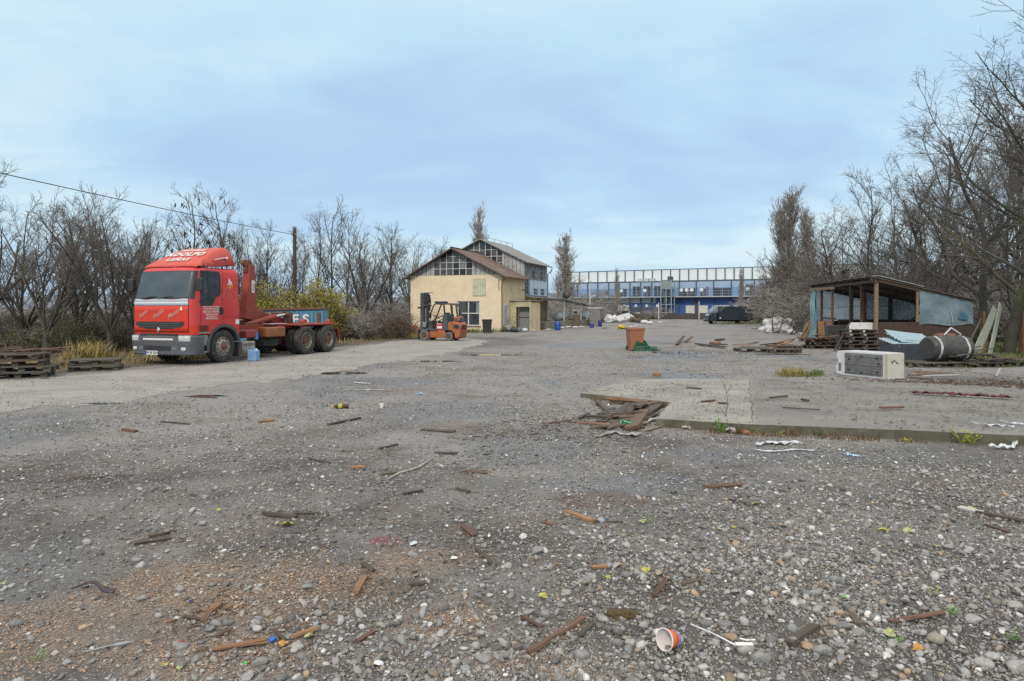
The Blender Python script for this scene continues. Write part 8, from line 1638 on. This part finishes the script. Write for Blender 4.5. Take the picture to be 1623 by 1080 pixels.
# ------------------------------------------------------------------ single stones
gs = 'larger stones among the gravel'
def big_stone(label, px, py, wpx, c, squash=.6):
    x, y, z = gz(px, py); w = wpx / FPX * y * .5; rng = np.random.default_rng(int(px * 7 + py)); V, F = ico(3)
    for j in range(7):
        d = nrm(rng.normal(size=3)); V = V - d * np.maximum(V @ d - rng.uniform(.5, .85), 0)[:, None] * .8
    V = V + .02 * rng.normal(size=V.shape); V = V * [w, w * .75, w * squash]; o = link_mesh('stone', np_mesh('stone', V, F, True, np.tile(np.array(c), (len(V), 1))), STONE); o.location = (x, y, z + w * squash * .45); o.rotation_euler = (0, rng.normal(0, .15), rng.uniform(-.6, .6)); tag(o, label, 'stone', gs)
c1, c2, c3, c4, c5 = (.24, .24, .235), (.33, .325, .31), (.18, .18, .18), (.30, .22, .14), (.27, .25, .20)
for a in ((225, 949, 20, c1, 'rounded grey stone on the sawdust at the left'), (216, 887, 18, c1, 'grey stone with a splinter under it at the left'), (343, 988, 22, c1, 'oval grey stone below the bark bits'), (334, 998, 20, c3, 'flat grey stone leaning on the oval one'), (285, 1028, 24, c1, 'smooth grey stone left of the orange splinters'), (425, 976, 20, c5, 'yellowish wedge shaped stone above the splinters'), (485, 935, 22, c1, 'grey stone near the middle left'), (412, 1052, 26, c1, 'grey stone below the orange splinters'), (472, 1027, 24, c2, 'pale stone right of the broad splinter'), (48, 1013, 16, c1, 'grey stone at the left edge'), (26, 989, 22, c3, 'flat dark stone at the far left'), (765, 1048, 28, c1, 'large grey cobble at the lower middle'), (770, 1062, 14, c2, 'pointed pale stone below the large cobble'),
 (1205, 1047, 34, c1, 'large flat grey stone beside the white spoon'), (1182, 1034, 30, c2, 'pale stone under the white plastic strip'), (1303, 1036, 32, c1, 'wide flat grey stone at lower right'), (1337, 995, 26, c3, 'grey stone beside the small brown splinter'), (1360, 1003, 22, c1, 'rounded grey stone right of the small splinter'), (1158, 1012, 22, c4, 'orange brown stone right of the cup'), (1120, 988, 22, c3, 'grey boulder like stone above the white spoon'), (1148, 990, 24, c3, 'dark grey stone right of the boulder like one'), (1486, 1017, 34, c5, 'long brownish stone at lower right'), (1545, 985, 30, c2, 'pale bluish slab stone near the right edge'), (1610, 963, 26, c2, 'pale blue grey stone at the right edge'), (1535, 877, 22, c2, 'pale angular stone at the right'), (1298, 862, 20, c1, 'pale rounded stone right of the middle'), (1250, 883, 20, c2, 'whitish flat stone right of the middle'), (865, 979, 24, c1, 'flat grey stone left of the brown moss'), (955, 985, 20, c2, 'pale angular stone beside the brown moss'), (762, 1007, 18, c2, 'pale stone above the large cobble'), (852, 874, 22, c1, 'pale oval stone in the middle gravel'), (805, 900, 18, c2, 'bluish white stone in the middle gravel'), (655, 880, 20, c1, 'light oval stone left of the middle'), (1610, 1060, 36, c2, 'big pale stone in the lower right corner'), (920, 1043, 30, c1, 'grey stone below the long stake'), (1560, 1052, 30, c2, 'long pale grey stone near the lower right corner'), (1000, 1020, 20, c2, 'whitish stone left of the cup')): big_stone(a[4], a[0], a[1], a[2], a[3])
# ------------------------------------------------------------------ leaves
gl = 'fallen leaves on the gravel'
def leaf(label, px, py, wpx, c, seed):
    x, y, z = gz(px, py); w = wpx / FPX * y; r = random.Random(seed); m = MB(); n = 22; pts = []
    for k in range(n):
        a = 2 * math.pi * k / n; rad = w * .5 * (.62 + .38 * abs(math.cos(2.5 * a)) + r.uniform(-.08, .08)); pts.append((rad * math.cos(a), rad * math.sin(a) * .9, .006 + .25 * w * r.uniform(0, .35) + .1 * w * math.sin(a * 2)))
    m.add([(0, 0, .008)] + pts, [(0, 1 + k, 1 + (k + 1) % n) for k in range(n)]); m.tube([(-.0, 0, .012), (-w * .7, w * .1, .02)], w * .02, 4); o = m.build('leaf', c, solid=.0012); o.location = (x, y, z + .012); o.rotation_euler = (r.uniform(-.3, .1), r.uniform(-.2, .2), r.uniform(0, 6)); tag(o, label, 'leaf', gl)
ly = M('leaf_yellowgreen', (.46, .46, .10), (.36, .33, .07), rough=.5, scale=30); lg = M('leaf_pale', (.42, .44, .22), (.34, .35, .15), rough=.5, scale=30); lb = M('leaf_bright', (.12, .62, .03), rough=.5); lo = M('leaf_orange', (.52, .30, .08), (.42, .2, .05), rough=.6, scale=30)
for k, a in enumerate(((455, 832, 22, ly, 'yellow green leaf at the left of the gravel'), (347, 810, 10, ly, 'little yellow leaf near the far left gravel'), (490, 1013, 18, lg, 'pale green leaf beside the broad orange splinter'), (450, 1024, 18, lo, 'orange leaf right of the blue bottle cap'), (345, 841, 10, M('leaf_white', (.5, .55, .55), rough=.6), 'whitish crumpled leaf on the left'), (1025, 907, 16, ly, 'yellow leaf in the middle right gravel'), (860, 950, 16, ly, 'torn yellow leaf among the middle stones'), (963, 919, 10, ly, 'small yellow leaf left of the middle yellow one'), (883, 898, 9, lo, 'tiny orange leaf in the middle'), (1400, 844, 16, ly, 'yellow leaf left of the green one at the right'), (1440, 846, 18, lg, 'green leaf at the right of the gravel'), (1163, 840, 9, ly, 'small yellow leaf above the right stones'), (1195, 801, 9, ly, 'small yellow leaf on the gravel below the slab'), (1541, 808, 14, ly, 'yellow leaf at the right end of the pale lath'), (1408, 1008, 22, lg, 'yellowish leaf in the lower right stones'), (1456, 1033, 20, lo, 'tan leaf in the lower right stones'), (1485, 870, 10, lg, 'pale leaf at the right edge gravel'), (1140, 843, 9, lg, 'pale green crumb of a leaf'), (285, 1066, 12, lg, 'green leaf at the bottom left'), (260, 1063, 12, ly, 'yellow leaf at the bottom left'), (388, 1056, 8, lb, 'bright green leaf scrap at the bottom left'), (4, 929, 10, lg, 'leaf at the left edge'), (1018, 831, 13, lg, 'light leaf below the green seedling'))): leaf(a[4], a[0], a[1], a[2], a[3], k)
# ------------------------------------------------------------------ cup, spoon, bottle and other rubbish
cu = thing('paper_cup', 'white and orange paper cup lying on its side on the stones', 'cup', gz(1063, 1030, .005), 0)
m = MB(); Mc = Matrix.Translation((.045, .02, .055)) @ Matrix.Rotation(R(24), 4, 'Z') @ Matrix.Rotation(R(-78), 4, 'X') @ Matrix.Translation((0, 0, -.04))
z_ = Vector((-.80, -.58, .20)).normalized(); x_ = z_.cross(Vector((0, 0, 1))).normalized(); Mc = Matrix((x_, z_.cross(x_), z_)).transposed().to_4x4(); Mc.translation = Vector((-.035, -.02, .056))
m.lathe([(.032, -.085), (.052, 0)], Mc, 40); m.build('wall', M('cup_orange', (.70, .17, .03), (.62, .13, .03), rough=.4), cu, smooth=60, solid=.001)
m = MB(); m.lathe([(.0505, -.003), (.031, -.083), (.001, -.083)], Mc, 40); m.build('inside', M('cup_white', (.74, .72, .73), (.70, .62, .60), rough=.4, scale=14, dirt=(.66, .40, .32), damt=.5, dscale=9), cu, smooth=60, fix=False)
m = MB(); m.lathe([(.052 + .0032 * math.cos(a), .0032 * math.sin(a)) for a in np.linspace(0, 2 * math.pi, 9)[:-1]], Mc, 40, closed=True); m.build('rim', MATS['cup_white'], cu, smooth=60)
m = MB(); m.lathe([(.0335, -.0835), (.0375, -.068)], Mc, 40); m.build('purple_band', M('cup_purple', (.20, .08, .42), (.5, .4, .7), rough=.4, scale=40), cu, smooth=60, solid=.003)
sn = thing('plastic_spoon', 'white plastic spoon lying on the stones right of the cup', 'spoon', gz(1130, 1014, .02)); p0 = Vector(gz(1096, 996, .03)) - Vector(sn.location); p1 = Vector(gz(1166, 1034, .03)) - Vector(sn.location); m = MB(); m.tube([p0, p0.lerp(p1, .5) + Vector((0, 0, .006)), p1], [.0035, .0028, .005], 6); m.build('handle', sticker_white, sn, smooth=50); m = MB(); q = p1; m.b2(q.x - .002, q.x + .085, q.y - .014, q.y + .012, q.z + .002, q.z + .012); m.build('bowl', sticker_white, sn, bevel=.004)
sn = thing('plastic_spoon', 'grey white plastic spoon lying on the sawdust at lower left', 'spoon', gz(170, 1026, .012)); p0 = Vector(gz(131, 1036, .014)) - Vector(sn.location); p1 = Vector(gz(208, 1017, .014)) - Vector(sn.location); m = MB(); m.tube([p0, p0.lerp(p1, .6) + Vector((0, 0, .004)), p0.lerp(p1, .75), p0.lerp(p1, .88), p1], [.003, .0035, .009, .010, .004], 8); m.build('body', M('spoon_grey', (.40, .41, .42), (.3, .31, .32), rough=.4), sn, smooth=50)
cp = thing('bottle_cap', 'bright blue bottle cap beside the orange splinters', 'cap', gz(432, 1019, .012)); m = MB(); m.lathe([(.014, 0), (.015, .003), (.015, .012), (.013, .014), (.001, .014)], Matrix.Rotation(R(14), 4, 'X'), 20); m.build('shell', M('cap_blue', (.01, .14, .55), rough=.35), cp, smooth=40); m = MB(); m.lathe([(.0155, .002), (.0155, .004), (.014, .004)], Matrix.Rotation(R(14), 4, 'X'), 20); m.build('ring', M('cap_blue2', (.01, .10, .42), rough=.4), cp)
m = MB(); a0, b0 = gz(113, 939, .012), gz(200, 933, .012); L_ = b0[0] - a0[0]; m.grid(lambda u, v: (a0[0] + L_ * u, a0[1] + .06 * math.sin(u * 5.2) + (v - .5) * (.012 + .02 * u) , .014 + .016 * abs(math.sin(u * 5)) + .012 * v), 30, 2); o = m.build('rubber_strap', M('strap_black', (.028, .022, .03), (.06, .035, .045), rough=.45), solid=.004, smooth=60); tag(o, 'black rubber strap lying curled on the sawdust at the left', 'strap')
ws = [(613, 763), (632, 755), (650, 749), (665, 744), (676, 735), (686, 729)]; m = MB(); m.tube([gz(px, py, .015 + .01 * (k % 2)) for k, (px, py) in enumerate(ws)], [.006, .009, .010, .011, .008, .004], 7); o = m.build('peeled_stick', M('peeled_wood', (.50, .47, .42), (.30, .27, .23), rough=.7, scale=20), smooth=50); tag(o, 'crooked white peeled stick lying in the middle of the gravel', 'stick')
bt = thing('plastic_bottle', 'small brown plastic bottle with a yellow label lying on the gravel', 'bottle', gz(543, 648, .0), .1); Mb = Matrix.Translation((-.1, 0, .04)) @ Matrix.Rotation(R(90), 4, 'Y'); m = MB(); m.lathe([(.001, .2), (.035, .2), (.042, .18), (.04, .15), (.042, .12), (.042, .03), (.035, 0), (.016, -.04), (.014, -.06)], Mb, 20); m.build('body', M('bottle_brown', (.10, .035, .012), (.07, .025, .01), rough=.12), bt, smooth=50); m = MB(); m.lathe([(.0435, .03), (.0435, .10)], Mb, 20); m.build('label', M('label_yellow', (.55, .48, .06), (.15, .35, .12), rough=.5, scale=30), bt, smooth=50, solid=.001); m = MB(); m.lathe([(.016, -.075), (.017, -.055), (.017, -.05)], Mb, 14); m.lathe([(.001, -.076), (.016, -.075)], Mb, 14); m.build('cap', M('cap_yellow', (.6, .5, .05), rough=.4), bt)
wc_ = thing('plastic_cup', 'small white plastic cup standing on the far gravel', 'cup', gz(605, 648, .0)); m = MB(); m.lathe([(.001, .002), (.028, .0), (.037, .085)], None, 20); m.build('wall', M('cup_cream', (.62, .62, .55), rough=.4), wc_, smooth=50, solid=.002); m = MB(); m.lathe([(.037 + .003 * math.cos(a), .085 + .003 * math.sin(a)) for a in np.linspace(0, 6.283, 8)[:-1]], None, 20, closed=True); m.build('rim', sticker_white, wc_)
def film(label, pts, w, mat, seed, h=.03, name='plastic_film', cat='plastic film', z=.012):
    P = [Vector(gz(px, py, z)) for px, py in pts]; r = random.Random(seed)
    def f(u, v):
        k = u * (len(P) - 1); i = min(int(k), len(P) - 2); p = P[i].lerp(P[i + 1], k - i); ww = w * (.5 + .5 * math.sin(math.pi * u)) * (.7 + .5 * mnoise.noise(Vector((u * 6, seed, 0)))); return (p.x + .2 * w * mnoise.noise(Vector((u * 9, v * 3, seed))), p.y + (v - .5) * ww, p.z + h * max(0, .5 + mnoise.noise(Vector((u * 8, v * 4, seed + 3)))))
    m = MB(); m.grid(f, 34, 8); o = m.build(name, mat, smooth=80, solid=.002, fix=False); tag(o, label, cat); return o
film_w = M('film_white', (.64, .66, .69), (.50, .53, .57), rough=.3, scale=12)
film('crumpled white plastic film lying before the slab weeds', [(1198, 709), (1220, 704), (1240, 706), (1266, 703)], .16, film_w, 1); film('torn white plastic sheet hanging over the slab edge at the right', [(1568, 712), (1590, 711), (1604, 712), (1610, 704), (1600, 693)], .14, film_w, 2, .05); film('strip of white film lying on the slab at the right', [(1540, 685), (1560, 689), (1585, 690), (1608, 693)], .06, film_w, 3, .03, z=.12); film('second strip of white film behind the first on the slab', [(1582, 682), (1600, 686), (1622, 688)], .06, film_w, 4, .03, z=.12); film('white and blue wrapper lying below the slab', [(1340, 723), (1350, 726), (1362, 727)], .09, M('wrapper', (.62, .68, .72), (.08, .35, .62), rough=.3, scale=14), 5, .03, 'wrapper', 'wrapper'); film('green plastic scrap in the scrap pile', [(984, 676), (992, 677), (1000, 679)], .12, M('scrap_green', (.10, .50, .26), (.07, .4, .2), rough=.35), 6, .04, 'plastic_scrap', 'plastic scrap', .05); film('pale crumpled plastic before the slab corner', [(1018, 675), (1032, 668), (1050, 668), (1058, 676)], .16, M('film_grey', (.45, .45, .42), (.33, .32, .29), rough=.4), 7, .05); film('long dirty white film under the scrap pile front', [(945, 694), (975, 688), (1000, 692), (1015, 690)], .2, M('film_dirty', (.36, .35, .33), (.24, .235, .225), rough=.5), 8, .03); film('white bag by the green plant at the slab', [(1150, 686), (1157, 685), (1165, 688)], .12, film_w, 9, .06, 'plastic_bag', 'bag', .02); film('crumpled white paper left of the green plant at the slab', [(1126, 680), (1133, 682), (1140, 686)], .12, film_w, 10, .07, 'paper', 'paper', .02); film('pinkish paper scrap right of the slab corner', [(1082, 681), (1088, 681), (1094, 683)], .09, M('paper_pink', (.6, .5, .47), rough=.7), 11, .04, 'paper', 'paper', .02)
film('light blue plastic scrap on the gravel in the middle distance', [(662, 626), (668, 626), (674, 627)], .10, M('scrap_ltblue', (.35, .50, .68), rough=.4), 12, .03, 'plastic_scrap', 'plastic scrap'); film('white plastic strip lying on the stone beside the spoon', [(1172, 1030), (1182, 1032), (1198, 1031)], .02, sticker_white, 13, .006, z=.05); film('whitish film strip on the gravel below the slab', [(1190, 716), (1225, 719), (1260, 716), (1290, 718)], .05, film_w, 14, .015); film('white flat scrap in the far middle gravel', [(560, 607), (575, 609), (588, 609)], .12, film_w, 15, .015); film('thin white film on the far gravel', [(545, 620), (580, 619), (640, 620)], .08, M('film_dirty2', (.40, .39, .37), rough=.5), 16, .01)
# dark red cloth on the slab
P = [(1446, 631), (1490, 633), (1530, 635), (1570, 637), (1602, 639)]
def clothf(u, v):
    k = u * 4; i = min(int(k), 3); a, b = G(*P[i]), G(*P[i + 1]); x = a[0] + (b[0] - a[0]) * (k - i); y = a[1] + (b[1] - a[1]) * (k - i); return (x, y + (v - .5) * .30 * (.6 + .6 * mnoise.noise(Vector((u * 9, 2, 1)))), max(0, slab_z(x, y)) + .012 + .06 * max(0, .35 + mnoise.noise(Vector((u * 16, v * 3, 4)))))
m = MB(); m.grid(clothf, 70, 8); o = m.build('cloth', M('red_rag', (.20, .035, .05), (.035, .022, .026), rough=.9, scale=3.5, bump=.4, dirt=(.05, .045, .04), damt=.7, dscale=2.5), smooth=80, solid=.006, fix=False); tag(o, 'long dark red rag lying crumpled on the right of the slab', 'rag')
m = MB(); x, y, z = gz(985, 975); me = lump_mesh(9, (1, .6, .35), .3); o = link_mesh('moss_clump', me, M('brown_moss', (.15, .105, .045), (.09, .062, .03), rough=.95, scale=14, bump=.8, bscale=60)); o.location = (x, y, z - .01); o.scale = (.17,) * 3; tag(o, 'flat brown moss clump lying on the near stones', 'moss')
# pebble-like odds and ends
for k, (px, py, w, mt, lab) in enumerate(((1338, 949, .022, lb, 'bright green plastic clip among the right stones'), (303, 953, .02, M('chip_blue', (.02, .05, .35), rough=.4), 'small blue plastic chip on the sawdust'), (240, 943, .02, M('chip_red', (.5, .06, .08), rough=.5), 'small red plastic chip on the sawdust'), (263, 985, .02, M('chip_orange', (.6, .16, .08), rough=.5), 'small orange chip on the sawdust'), (287, 1018, .02, MATS['chip_red'], 'pinkish red chip above the smooth grey stone'), (1123, 853, .024, MATS['chip_blue'], 'blue chip on the right gravel'), (962, 825, .022, MATS['chip_blue'], 'blue scrap beside the black twig'), (618, 850, .014, MATS['chip_blue'], 'tiny blue chip near the red stain'), (543, 858, .012, MATS['chip_blue'], 'tiny blue chip left of the red stain'), (720, 887, .05, sticker_white, 'flat white scrap on the middle gravel'), (655, 862, .06, MATS['film_white'], 'white shard on the gravel right of the red stain'), (775, 851, .03, sticker_white, 'small white scrap on the middle gravel'), (1041, 596, .22, wood_orange, 'orange brown tile piece at the back of the slab'), (1183, 688, .13, M('brick_bit', (.34, .15, .09), (.25, .11, .07), rough=.9), 'orange brick lump at the foot of the slab'), (1452, 695, .16, MATS['brick_bit'], 'brownish brick lump at the foot of the slab right part'), (600, 1053, .05, sticker_white, 'flat white scrap at the lower middle'))):
    m = MB(); m.box((0, 0, w * .18), (w, w * .7, w * .3), (.2, .15, k), (.7, .6)); o = m.build('scrap', mt, bevel=w * .08); o.location = gz(px, py, .008); tag(o, lab, 'scrap')
# ------------------------------------------------------------------ small plants
def seedling(label, px, py, h, mat, n, seed, z=0):
    x, y, zz = gz(px, py); t = thing('weed', label, 'plant', (x, y, zz + z)); r = random.Random(seed); m = MB(); s = MB()
    for k in range(n):
        a = r.uniform(0, 6.28); l = h * r.uniform(.5, 1); e = Vector((math.cos(a) * l * .7, math.sin(a) * l * .7, l * r.uniform(.35, 1))); s.tube([(0, 0, 0), e * .6 + Vector((0, 0, l * .1)), e], h * .012, 4); u = e.normalized(); v = u.cross(Vector((0, 0, 1))).normalized(); w = h * .22
        m.add([e, e + u * w * .5 + v * w * .5, e + u * w * 1.2 - Vector((0, 0, w * .2)), e + u * w * .5 - v * w * .5], [(0, 1, 2, 3)])
    s.build('stems', mat, t); m.build('leaves', mat, t, fix=False)
pgm = M('seedling_green', (.14, .30, .045), (.10, .22, .03), rough=.5, scale=20); pym = M('seedling_yellow', (.36, .36, .05), (.22, .28, .04), rough=.5, scale=20)
for k, a in enumerate(((1143, 686, .17, pgm, 30, 'fresh green plant at the foot of the slab'), (1301, 691, .13, pgm, 24, 'small green weed at the foot of the slab middle'), (1525, 702, .17, pym, 30, 'yellow green weed at the foot of the slab right'), (1540, 704, .15, pym, 22, 'yellow weed right of the yellow green one'), (1437, 702, .10, pym, 18, 'little yellow weed left of the yellow green one'), (1027, 832, .06, pgm, 14, 'tiny green seedling in the middle right gravel'), (800, 690, .07, pgm, 14, 'tiny green seedling in the middle distance'), (1420, 1022, .06, pgm, 16, 'small green weed in the lower right stones'), (1510, 975, .06, pgm, 16, 'small green weed right of the thin splinter'), (1605, 1015, .06, pgm, 16, 'small green weed near the right edge'), (1195, 688, .10, pgm, 16, 'green weed in the slab joint'), (1236, 692, .08, pym, 14, 'small yellowish weed along the slab'), (1480, 945, .05, pym, 18, 'dry yellow weed in the right stones'), (60, 1047, .05, pgm, 12, 'small green weed at the lower left'))): seedling(a[5], a[0], a[1], a[2], a[3], a[4], k)
# bare sapling in the slab
x, y = G(1150, 674); sl_ = thing('sapling', 'thin bare sapling growing out of the slab edge', 'sapling', (x, y, 0)); rng2 = np.random.default_rng(5); P0, R0 = run(rng2, np.array([[0, 0, 0.]]), np.array([[.1, 0, 1.]]), np.array([.62]), 9, .14, .05, np.array([.006]), np.array([.002])); P1, R1, L1 = kids(rng2, P0, R0, np.array([.62]), 12, .2, 1, 45, 12, .4, 5, .15, .08, .7, .002, .4); V, F = tubes(P0, R0, 6); link_mesh('stem', np_mesh('stem', V, F, True), twig_brown, sl_); V, F = tubes(P1, R1, 4); link_mesh('crown', np_mesh('crown', V, F), twig_brown, sl_)
